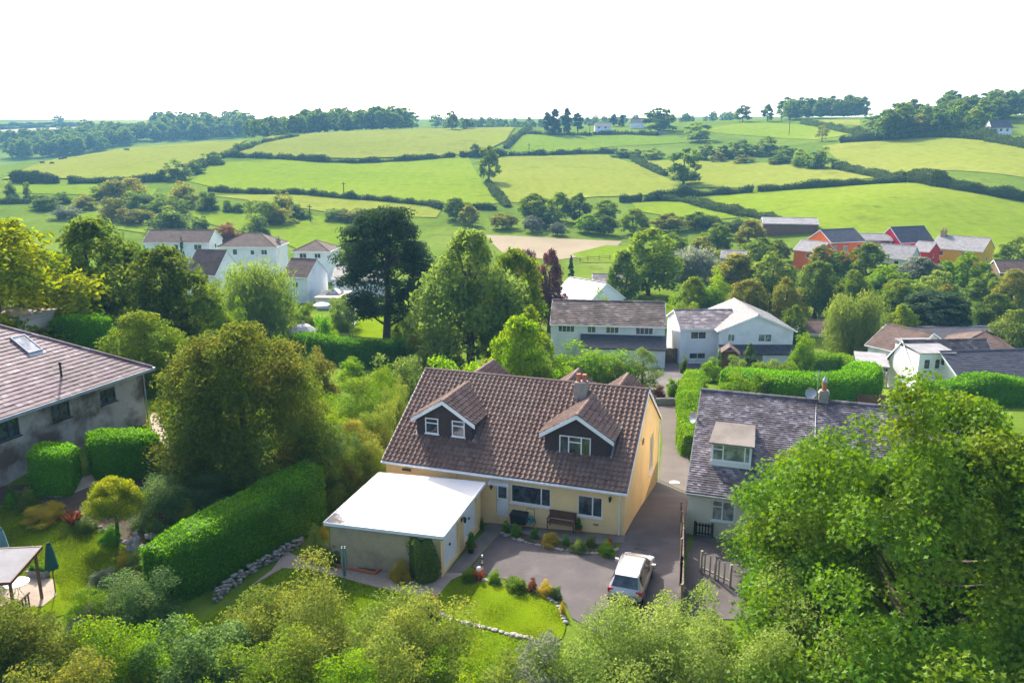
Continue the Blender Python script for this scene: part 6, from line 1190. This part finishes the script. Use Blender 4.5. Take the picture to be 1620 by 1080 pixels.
# foreground trees and shrubs
def big_tree(name, label, px, d, top, R0, zb, leaf, ncl, nl, Lf, seed, maple=False, tint=.6, lobes=.2, cat='tree', trunk_r=.22, shape='round', rcs=(.16, .27), hollow=.5, **kw):
    b = at(px, d); h = zrow(top, d)-b.z; V, T, C, rc = crown_arrays(seed, shape, R0, zb, h, ncl, nl, Lf, tint, lobes, MAPLE if maple else None, hollow, rcs, **kw)
    t = thing(name, label, cat, b); link('crown', arrays_mesh('crown', V, T, L[leaf]), t); link('trunk', trunk_mesh('trunk', seed, h*(.8 if shape == 'round' else .5), trunk_r, C, M['bark'], 9, 22), t); return t
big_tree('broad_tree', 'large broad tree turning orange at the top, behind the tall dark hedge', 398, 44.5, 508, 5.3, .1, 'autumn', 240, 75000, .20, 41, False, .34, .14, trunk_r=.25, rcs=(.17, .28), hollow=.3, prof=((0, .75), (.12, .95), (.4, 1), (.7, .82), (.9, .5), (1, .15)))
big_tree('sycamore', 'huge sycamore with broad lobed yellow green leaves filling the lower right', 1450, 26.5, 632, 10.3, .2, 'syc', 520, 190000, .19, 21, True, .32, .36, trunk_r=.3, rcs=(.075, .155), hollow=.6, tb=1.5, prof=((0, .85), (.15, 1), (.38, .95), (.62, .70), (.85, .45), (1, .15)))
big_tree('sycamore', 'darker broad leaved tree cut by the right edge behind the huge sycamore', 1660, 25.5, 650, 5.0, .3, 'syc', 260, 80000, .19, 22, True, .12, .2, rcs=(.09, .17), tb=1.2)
for px, d, top, R0, lf, lab, sh, tint in [
 (30, 25, 958, 2.5, 'autumn', 'brownish green tangled bush in the bottom left corner', 'bush', .35), (205, 25.5, 968, 2.3, 'lime', 'bright lime green bush at the bottom left', 'bush', .4), (330, 25, 940, 2.0, 'blue', 'dark bluish large leaved bush at the bottom, right of the lime green bush', 'bush', .5),
 (470, 27, 905, 3.0, 'yellowish', 'tall yellowing bush at the bottom left of the lawns', 'bush', .8), (640, 25.5, 945, 3.3, 'yellowish', 'thin yellow green bush at the bottom below the stone edging', 'bush', .7), (560, 23.5, 1005, 1.9, 'lime', 'leafy lime green bush at the bottom between the two yellowing ones', 'bush', .4), (120, 23, 1010, 1.9, 'olive', 'low olive green bush at the bottom left between brownish and lime bushes', 'bush', .4), (390, 22.5, 1015, 1.6, 'mid', 'low dark green bush at the bottom right of the bluish one', 'bush', .3), (790, 23.5, 1030, 1.6, 'yellowish', 'low yellow green bush at the very bottom centre', 'bush', .5),
 (455, 23.0, 1000, 2.0, 'mid', 'dark green bush under the tall yellowing bush', 'bush', .3), (720, 24, 1010, 1.7, 'lime', 'low lime bush at the bottom centre', 'bush', .5),
 (1010, 24.5, 948, 3.1, 'sallow', 'grey green willowy tree hiding the back of the car', 'bush', .6), (1095, 26.5, 892, 1.7, 'sallow', 'willowy tree leaning over the yard fence, tallest of the grey green ones', 'bush', .7), (1130, 22.5, 985, 2.6, 'sallow', 'low grey green willowy bush at the bottom between the two tallest', 'bush', .6), (920, 23, 1000, 2.3, 'sallow', 'low grey green bush at the bottom right of the silvery one', 'bush', .5), (1255, 21.5, 1000, 2.4, 'sallow', 'lowest grey green bush at the bottom beside the huge sycamore', 'bush', .6),
 (1205, 24.5, 925, 3.2, 'sallow', 'grey green willowy tree under the left of the huge sycamore', 'bush', .7), (868, 23.5, 1005, 1.8, 'grey', 'silvery leaved bush at the bottom below the front lawn', 'bush', .4), (1300, 22.5, 1010, 1.6, 'mid', 'dark green bush at the bottom under the huge sycamore', 'bush', .3)]:
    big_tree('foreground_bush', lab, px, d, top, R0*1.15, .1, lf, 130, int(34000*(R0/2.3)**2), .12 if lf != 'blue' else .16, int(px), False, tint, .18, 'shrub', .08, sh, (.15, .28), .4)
for px, d, top, R0, lab in [(1395, 22.5, 985, 2.7, 'low dark leafy sapling at the bottom under the left of the huge sycamore'), (1490, 23, 960, 2.9, 'leafy sycamore sapling at the bottom in the shade of the huge sycamore'), (1590, 22.5, 975, 2.7, 'leafy sapling in the bottom right corner')]:
    big_tree('sapling', lab, px, d, top, R0, .1, 'syc', 110, 26000, .18, int(px), True, .12, .25, trunk_r=.08, shape='bush', rcs=(.14, .25), hollow=.4)
# ---------------------------------------------------------------- things in front of the bungalow
def put(px, py): x, y = hit(px, py); return Vector((x, y, terr(x, y)+.04))
b = mw(X0-3.45, -.42); t = thing('garden_bench', 'dark brown wooden bench against the bungalow wall under the big windows', 'bench', (b.x, b.y, .04), YAW)
mb = MB(); [mb.box(-.75, .75, -.28+i*.11, -.19+i*.11, .42, .45) for i in range(5)]; mb.build('seat', M['wood'], t)
mb = MB(); [mb.box(-.75, .75, .27, .30, .52+i*.10, .60+i*.10) for i in range(4)]; mb.box(-.78, .78, .26, .31, .92, .99); mb.build('backrest', M['wood'], t)
for x in (-.74, .74):
    mb = MB(); mb.box(x-.03, x+.03, -.30, -.24, 0, .64); mb.box(x-.03, x+.03, .25, .31, 0, .95); mb.build('leg', M['wood'], t); mb = MB(); mb.box(x-.04, x+.04, -.34, .25, .64, .68); mb.build('armrest', M['wood'], t)
def pot_plant(px, py, label, ph=.28, pr=.17, shape='cone', h=.6, m='terracotta', leaf='hedge', w_=.42, flower=None):
    p = put(px, py); t = thing('potted_plant', label, 'potted plant', p); mb = MB(); mb.lathe([(pr*.7, 0), (pr*.95, ph*.85), (pr*1.1, ph*.85), (pr*1.1, ph), (pr*.9, ph), (pr*.85, ph*.85), (.01, ph*.85)], 16); mb.build('pot', M[m], t)
    cm, tm, R0 = proto(leaf, shape, 'n', 0, 0.0); o = link('plant', cm, t, (0, 0, ph*.85)); o.scale = (w_/2/R0, w_/2/R0, h/10)
    if flower: cm, tm, R0 = proto(flower, 'bush', 'f', 0, 0.0); o = link('flowers', cm, t, (0, 0, ph*.8)); o.scale = (w_*.62/R0, w_*.62/R0, .018)
    return t
q = mw(X0-4.62, -.35); pot_plant(857, 833, 'clipped cone in a terracotta pot left of the bench')
pot_plant(915, 843, 'clipped cone in a terracotta pot right of the bench, under the smaller window', h=.75)
pot_plant(745, 874, 'bushy conifer above red flowers in a dark pot by the garage pier', .34, .2, 'column', .9, 'black_plastic', 'hedge', .5, 'flower_red')
b = mw(X0-5.95, -.38); t = thing('storage_box', 'black lidded storage box left of the teal hose reel', 'box', (b.x, b.y, .04), YAW); mb = MB(); mb.hexa([(-.42, -.26, 0), (.42, -.26, 0), (.42, .26, 0), (-.42, .26, 0)], [(-.46, -.28, .5), (.46, -.28, .5), (.46, .28, .55), (-.46, .28, .55)]); mb.build('body', M['black_plastic'], t); mb = MB(); mb.ext([(-.49, -.31, .505), (.49, -.31, .505), (.49, .31, .56), (-.49, .31, .56)], (0, 0, .05)); mb.build('lid', M['wood_black'], t)
b = mw(X0-5.25, -.4); t = thing('hose_reel', 'teal garden hose reel on a wire stand by the bungalow wall', 'hose reel', (b.x, b.y, .04), YAW); mb = MB()
for r in range(4): mb.tube([(.17*math.cos(k*.5236), -.1+r*.06, .33+.17*math.sin(k*.5236)) for k in range(13)], .03, 6)
mb.lathe([(.21, 0), (.21, .02), (.01, .02)], 14, (0, 0, 0)) if False else None
mb.build('hose', M['teal'], t); mb = MB()
for x in (-.24, .24): mb.tube([(x, -.18, 0), (x, -.05, .9), (x*.8, .0, .98)], .015, 5); mb.tube([(x, .18, 0), (x, 0, .4)], .015, 5)
mb.tube([(-.2, 0, .98), (.2, 0, .98)], .018, 5); mb.tube([(-.24, 0, .33), (.24, 0, .33)], .02, 5); mb.build('stand', M['black_plastic'], t)
p = put(763, 905); t = thing('marker_post', 'thin post banded black, white and yellow at the driveway corner', 'post', p); mb = MB(); zz = 0
for i, mm in enumerate(('wood_black', 'white', 'amber', 'wood_black', 'white', 'amber', 'wood_black', 'white')): s = MB(); s.lathe([(.045, zz), (.045, zz+.115), (.001, zz+.115)], 10); s.build('band', M[mm], t); zz += .116
p = put(758, 918); t = thing('garden_ornament', 'small pale round ornament on a stem among the red border flowers', 'ornament', p); mb = MB(); mb.lathe([(.03, 0), (.03, .45), (.09, .5), (.13, .6), (.09, .7), (.02, .74)], 12); mb.build('ball', M['white'], t)
# folded rotary clothes dryer under its striped cover
p = put(546, 924); t = thing('clothes_dryer', 'folded rotary clothes dryer standing closed on the lawn by the gravel path', 'clothes dryer', p); mb = MB(); mb.tube([(0, 0, -.2), (0, 0, .55)], .03, 8); mb.build('pole', M['metal'], t)
for i in range(8):
    a = i*.785; mb = MB(); mb.tube([(.06*math.cos(a), .06*math.sin(a), .45), (.13*math.cos(a), .13*math.sin(a), 1.2), (.10*math.cos(a), .10*math.sin(a), 1.95)], [.02, .028, .015], 6); mb.build('arm', M['metal' if i % 2 else 'blue_cloth'], t)
# closed parasols, shelter and furniture of the left garden
def parasol(px, py, label, m, h=2.35, lean=0):
    p = put(px, py); t = thing('closed_parasol', label, 'parasol', p); t.rotation_euler = (0, R(lean), 0); mb = MB(); mb.tube([(0, 0, -.2), (0, 0, h)], .025, 8); mb.build('pole', M['wood'], t); mb = MB(); n = 16; prof = [(.06, h+.04), (.11, h-.12), (.17, h-.5), (.23, h-1.0), (.25, h-1.22)]
    vs = [(r*(1+.16*(-1)**k)*math.cos(6.283*k/n), r*(1+.16*(-1)**k)*math.sin(6.283*k/n), z) for r, z in prof for k in range(n)]+[(0, 0, h+.12)]
    mb.add(vs, [(j*n+k, j*n+(k+1) % n, (j+1)*n+(k+1) % n, (j+1)*n+k) for j in range(4) for k in range(n)]+[(k, (k+1) % n, 5*n) for k in range(n)]+[tuple(range(4*n, 5*n))]); mb.build('canopy', M[m], t, smoothf=True); return t
parasol(88, 938, 'closed dark green parasol standing on the left lawn', 'green_cloth', 2.4, 0); parasol(11, 906, 'closed faded blue green parasol behind the garden shelter', 'blue_cloth', 2.2)
p = at(25, 30.8); t = thing('garden_shelter', 'open timber shelter with a grey felt roof in the lower left corner', 'shelter', (p.x, p.y, p.z), R(6)); mb = MB()
mb.ext([(-3.4, -1.4, 2.05), (.75, -1.4, 2.05), (.95, .9, 2.4), (-3.4, .9, 2.4)], (0, 0, .07)); mb.build('roof', M['felt'], t)
mb = MB()
for a_, c_ in (((-3.45, -1.45, 2.08), (.78, -1.45, 2.08)), ((-3.45, .92, 2.42), (1.0, .92, 2.42)), ((.76, -1.45, 2.08), (.98, .95, 2.42))): mb.beam(a_, c_, .06, .14)
mb.build('fascia', M['wood'], t)
for x, y, h in ((.6, -1.2, 2.05), (.75, .75, 2.35), (-1.4, -1.2, 2.05), (-3.2, -1.2, 2.05), (-3.2, .75, 2.35)): mb = MB(); mb.box(x-.05, x+.05, y-.05, y+.05, -.3, h); mb.build('post', M['wood_fence'], t)
mb = MB(); mb.beam((-3.2, -1.2, .85), (.6, -1.2, .85), .05, .07); mb.beam((.6, -1.2, .85), (.72, -.1, .85), .05, .07)
for i in range(20): x = -3.1+i*.19; mb.box(x-.03, x+.03, -1.22, -1.18, .05, .84)
for i in range(5): mb.box(.6+i*.025-.02, .6+i*.025+.02, -1.05+i*.2, -.98+i*.2, .05, .84)
mb.build('balustrade', M['wood_fence'], t)
p = at(30, 31.6); t = thing('round_table', 'white round garden table under the timber shelter', 'table', p+Vector((0, 0, .05))); mb = MB(); mb.lathe([(.5, .70), (.52, .72), (.5, .74), (.01, .74)], 24); mb.build('tabletop', M['white'], t)
for i in range(3): a = i*2.09; mb = MB(); mb.tube([(.08*math.cos(a), .08*math.sin(a), .7), (.1*math.cos(a), .1*math.sin(a), .35), (.36*math.cos(a), .36*math.sin(a), 0)], .02, 6); mb.build('leg', M['white'], t)
p = put(62, 912); t = thing('planter_box', 'low grey planter box of small green plants beside the shelter', 'planter', p, R(-8)); mb = MB(); mb.hexa([(-.42, -.18, 0), (.42, -.18, 0), (.42, .18, 0), (-.42, .18, 0)], [(-.48, -.22, .32), (.48, -.22, .32), (.48, .22, .32), (-.48, .22, .32)]); mb.build('box', M['felt'], t)
for i in range(3): cm, tm, R0 = proto('hedge', 'bush', 'm', i % 3, 0.0); o = link('plant', cm, t, (-.28+i*.28, 0, .3)); o.scale = (.045, .045, .03)
p = put(217, 868); t = thing('statue', 'small pale blue grey statue at the rockery', 'statue', p); mb = MB(); mb.lathe([(.17, 0), (.17, .1), (.12, .14), (.15, .3), (.17, .5), (.12, .62), (.06, .66), (.10, .74), (.11, .82), (.05, .92)], 12); mb.build('figure', M['stone_pale'], t, smoothf=True)
# canopy, parasol, lounge seat of the garden below the cypress
p = at(482, 99); t = thing('gazebo', 'garden gazebo with a pale striped tent roof behind the curved hedge', 'gazebo', p); mb = MB(); n = 8
hz_ = max(zrow(524, 99)-p.z, 1.8)
for k in range(n):
    a0, a1 = 6.283*k/n, 6.283*(k+1)/n; am = (a0+a1)/2
    mb.add([(1.85*math.cos(a0), 1.85*math.sin(a0), hz_), (1.85*math.cos(a1), 1.85*math.sin(a1), hz_), (.9*math.cos(a1), .9*math.sin(a1), hz_+.75), (.9*math.cos(a0), .9*math.sin(a0), hz_+.75), (0, 0, hz_+1.15)], [(0, 1, 2, 3), (3, 2, 4)])
    mb.add([(1.85*math.cos(a0), 1.85*math.sin(a0), hz_), (1.85*math.cos(a1), 1.85*math.sin(a1), hz_), (1.85*math.cos(a1), 1.85*math.sin(a1), hz_-.22), (1.85*math.cos(a0), 1.85*math.sin(a0), hz_-.22)], [(0, 1, 2, 3)])
mb.build('roof', M['cream_cloth'], t); mb = MB()
for k in range(n): a0 = 6.283*k/n; mb.beam((1.86*math.cos(a0), 1.86*math.sin(a0), hz_+.01), (.02*math.cos(a0), .02*math.sin(a0), hz_+1.19), .05)
mb.build('ribs', M['felt'], t)
for k in range(n): a0 = 6.283*k/n; mb = MB(); mb.tube([(1.78*math.cos(a0), 1.78*math.sin(a0), -.3), (1.78*math.cos(a0), 1.78*math.sin(a0), hz_)], .04, 6); mb.build('post', M['metal'], t)
p = at(510, 129); t = thing('parasol', 'open pale parasol before the flat roofed garden room', 'parasol', p); hz_ = max(zrow(482, 129)-p.z, 1.8); mb = MB(); mb.tube([(0, 0, -.2), (0, 0, hz_+.3)], .03, 6); mb.build('pole', M['metal'], t); mb = MB(); mb.lathe([(1.5, hz_-.02), (1.5, hz_), (.8, hz_+.28), (.05, hz_+.45)], 8); mb.build('canopy', M['cream_cloth'], t)
p = at(548, 121); t = thing('lounge_seat', 'white garden lounge set with red cushions on the terrace', 'sofa', p+Vector((0, 0, .12))); mb = MB(); mb.box(-1.4, 1.4, -.9, 0, .1, .3); mb.box(1.0, 1.4, 0, 1.6, .1, .3); mb.box(-1.4, -1.2, -.9, 0, .3, .6); mb.build('frame', M['white'], t); mb = MB(); mb.box(-1.1, .9, -.85, -.05, .3, .45); mb.box(-.9, .7, -.25, -.05, .45, .8); mb.build('cushion', M['red_plastic'], t)
# ---------------------------------------------------------------- cars
def car(name, label, loc, rz, paint, detail=True):
    t = thing(name, label, 'car', loc, rz); st = [(-2.19, .70, .42, .70, .78, .60), (-2.14, .84, .34, .86, .93, .70), (-2.02, .89, .30, .98, 1.06, .74), (-1.66, .90, .28, 1.0, 1.56, .63), (-1.25, .90, .28, 1.0, 1.63, .63), (-.3, .90, .28, .99, 1.66, .64), (.35, .90, .28, .98, 1.60, .63), (.6, .90, .28, .98, 1.48, .63), (1.15, .89, .28, .97, 1.05, .74), (1.7, .86, .30, .92, .98, .70), (2.05, .80, .34, .82, .88, .6), (2.18, .66, .42, .66, .72, .5)]
    V = []; m_ = 12
    for x, hw, zb, zs, zr, rw in st:
        half = [(-hw*.86, zb), (-hw, zb+.16), (-hw, (zb+zs)/2+.1), (-hw*.97, zs), (-rw-.02, zr-.05), (-rw*.82, zr)]; V += [(x, y, z) for y, z in half]+[(x, -y, z) for y, z in half[::-1]]
    n = len(st); fs = [(i*m_+k, i*m_+(k+1) % m_, (i+1)*m_+(k+1) % m_, (i+1)*m_+k) for i in range(n-1) for k in range(m_)]+[tuple(range(m_)), tuple(range((n-1)*m_, n*m_))[::-1]]
    mb = MB(); mb.add(V, fs); o = mb.build('body', M[paint], t, smoothf=True); sm = o.modifiers.new('smooth', 'SUBSURF'); sm.levels = sm.render_levels = 2; Vv = [Vector(v) for v in V]
    def patch(i, j, ka, kb, ins=.06, out=.008):
        q = [Vv[i*m_+ka], Vv[i*m_+kb], Vv[j*m_+kb], Vv[j*m_+ka]]; c = sum(q, Vector())/4; nn = (q[1]-q[0]).cross(q[3]-q[0]).normalized()
        if nn.dot(c-Vector((0, 0, .8))) < 0: nn = -nn
        return [p+(c-p)*ins+nn*out for p in q]
    for nm, a in (('rear_window', (2, 3, 5, 6)), ('windscreen', (7, 8, 5, 6))):
        mb = MB(); i, j, ka, kb = a; q = [Vv[i*m_+4], Vv[i*m_+7], Vv[j*m_+7], Vv[j*m_+4]]; c = sum(q, Vector())/4; up = Vector((-.5 if i < 5 else .5, 0, .6)).normalized(); q = [p+(c-p)*.1+up*.05 for p in q]; mb.add(q, [(0, 1, 2, 3)]); mb.build(nm, M['glass'], t)
    for s in ((3, 4), (8, 7)):
        for i, j in ((3, 4), (4, 5), (5, 6), (6, 8)): mb = MB(); mb.add(patch(i, j, *s, .09), [(0, 1, 2, 3)]); mb.build('side_window', M['glass'], t)
    for x in (-1.32, 1.36):
        for s in (-1, 1):
            mb = MB(); V2 = []; k = 18
            for r, y in ((.20, .10), (.33, .11), (.345, .06), (.345, -.09), (.3, -.11)): V2 += [(x+r*math.cos(6.283*q/k), s*(.79)+s*y, .345+r*math.sin(6.283*q/k)) for q in range(k)]
            mb.add(V2, [(a*k+q, a*k+(q+1) % k, (a+1)*k+(q+1) % k, (a+1)*k+q) for a in range(4) for q in range(k)]+[tuple(range(k))]); w_ = mb.build('wheel', M['black_plastic'], t)
            mb = MB(); mb.add([(x, s*.91, .345)]+[(x+.2*math.cos(6.283*q/k), s*.90, .345+.2*math.sin(6.283*q/k)) for q in range(k)], [(0, 1+q, 1+(q+1) % k) for q in range(k)]); mb.build('rim', M['metal'], w_)
    for s in (-1, 1):
        mb = MB(); mb.hexa([(.55, s*.9, .98), (.75, s*.9, .98), (.75, s*1.1, 1.0), (.58, s*1.1, 1.0)], [(.56, s*.9, 1.12), (.74, s*.9, 1.12), (.72, s*1.1, 1.14), (.6, s*1.1, 1.14)]); mb.build('mirror', M[paint], t)
        mb = MB(); mb.hexa([(-2.17, s*.55, .78), (-2.15, s*.86, .78), (-1.95, s*.905, .80), (-2.0, s*.6, .8)], [(-2.10, s*.58, .98), (-2.08, s*.86, .98), (-1.9, s*.90, 1.0), (-1.95, s*.6, 1.0)]); mb.build('tail_lamp', M['lamp_red'], t)
        mb = MB(); mb.hexa([(1.95, s*.5, .68), (2.13, s*.5, .68), (2.0, s*.82, .68), (1.85, s*.83, .68)], [(1.93, s*.5, .84), (2.09, s*.5, .83), (1.97, s*.8, .84), (1.83, s*.83, .86)]); mb.build('headlamp', M['white'], t)
        mb = MB(); mb.tube([(-1.5, s*.60, 1.60), (-1.2, s*.60, 1.69), (.0, s*.61, 1.70), (.3, s*.60, 1.64)], .022, 6); mb.build('roof_rail', M['metal'], t)
    mb = MB(); mb.box(-2.215, -2.195, -.26, .26, .58, .70); mb.build('number_plate', M['amber'], t)
    mb = MB(); mb.hexa([(-2.23, -.8, .38), (-2.1, -.86, .34), (-2.1, .86, .34), (-2.23, .8, .38)], [(-2.21, -.78, .52), (-2.1, -.87, .54), (-2.1, .87, .54), (-2.21, .78, .52)]); mb.build('bumper', M['black_plastic'], t)
    mb = MB(); mb.hexa([(-1.85, -.58, 1.60), (-1.6, -.6, 1.58), (-1.6, .6, 1.58), (-1.85, .58, 1.60)], [(-1.83, -.56, 1.63), (-1.58, -.6, 1.64), (-1.58, .6, 1.64), (-1.83, .56, 1.63)]); mb.build('spoiler', M[paint], t)
    mb = MB(); mb.tube([(-1.45, 0, 1.62), (-1.55, 0, 1.76)], .012, 5); mb.build('aerial', M['black_plastic'], t); return t
car('parked_car', 'silver estate car parked on the driveway with its back to the viewer', (5.78, 34.5, terr(5.78, 34.5)+.035), R(70.5), 'silver').scale = (.92, .90, .92)
p = at(508, 152); car('parked_car', 'small white car between the white houses left of the cypress', (p.x, p.y, p.z+.05), R(100), 'white')
# ---------------------------------------------------------------- poles and cattle on the hill
for px, top, base, lab in ((544, 288, 307, 'telegraph pole in the hedge below the bright middle pasture'), (491, 324, 351, 'telegraph pole among bushes in the left valley meadow'), (837, 227, 240, 'thin telegraph pole in the pasture below the pine clump'), (933, 197, 214, 'telegraph pole at the right of the pine clump'), (1248, 172, 214, 'tall telegraph pole on the right hill slope'), (1236, 176, 192, 'telegraph pole on the right skyline')):
    b = hit3(px, base); h = zrow(top, b.y)-b.z; t = thing('telegraph_pole', lab, 'pole', b, 0, 'telegraph poles'); mb = MB(); mb.tube([(0, 0, -.5), (0, 0, h)], [.22, .15], 7); mb.build('shaft', M['bark'], t); mb = MB(); mb.box(-.9, .9, -.08, .08, h-.7, h-.5); mb.build('crossarm', M['bark'], t)
M['hide'] = surf('dark_hide', (.03, .022, .018), (.045, .03, .024), 3, .8); mb = MB()
mb.tube([(-1.05, 0, 1.12), (-.9, 0, 1.1), (-.3, 0, 1.0), (.3, 0, 1.02), (.85, 0, 1.12), (1.1, 0, 1.2)], [.16, .34, .42, .40, .34, .2], 10); mb.tube([(.85, 0, 1.2), (1.25, 0, 1.1), (1.5, 0, .75)], [.25, .18, .15], 8); mb.tube([(1.42, 0, .85), (1.6, 0, .55), (1.68, 0, .38)], [.17, .14, .10], 8)
for x, y in ((-.8, .2), (-.8, -.2), (.75, .2), (.75, -.2)): mb.tube([(x, y, .95), (x+(.08 if x < 0 else 0), y, .5), (x, y, 0)], [.16, .09, .07], 6)
mb.tube([(-1.1, 0, 1.2), (-1.2, 0, .5)], [.04, .03], 5); cow0 = mb.build('cow', M['hide'])
for i, (px, py, rz, lab) in enumerate([(67, 259, 10, 'dark cow grazing on the left hill crest, leftmost of the herd'), (83, 259.5, 170, 'dark cow second from the left on the hill crest'), (96, 253, 60, 'dark cow third from the left on the hill crest'), (103, 252, 200, 'dark cow beside the third one on the hill crest'), (199, 238, 20, 'dark cow on the shoulder where the crest meets the valley wood, left of two'), (203, 238, 150, 'dark cow on the shoulder where the crest meets the valley wood, right of two')]):
    o = cow0 if i == 0 else cow0.copy()
    if i: COL.objects.link(o)
    x, y = hit(px, py+1.5); o.location = (x, y, terr(x, y)+.25); o.rotation_euler = (0, 0, R(rz)); tag(o, lab, 'cow', 'cattle on the hill')
# ---------------------------------------------------------------- haze
mb = MB(); mb.box(-5600, 5600, -90, 5200, -9.5, 112)
hm, nt_, p_, o_ = newmat('haze_air'); nt_.nodes.remove(p_); pv = nt_.nodes.new('ShaderNodeVolumePrincipled'); pv.inputs['Color'].default_value = (.28, .61, 1, 1); pv.inputs['Density'].default_value = .00024; pv.inputs['Anisotropy'].default_value = .0
nt_.links.new(pv.outputs[0], o_.inputs['Volume']); tag(mb.build('haze', hm), kind='stuff')
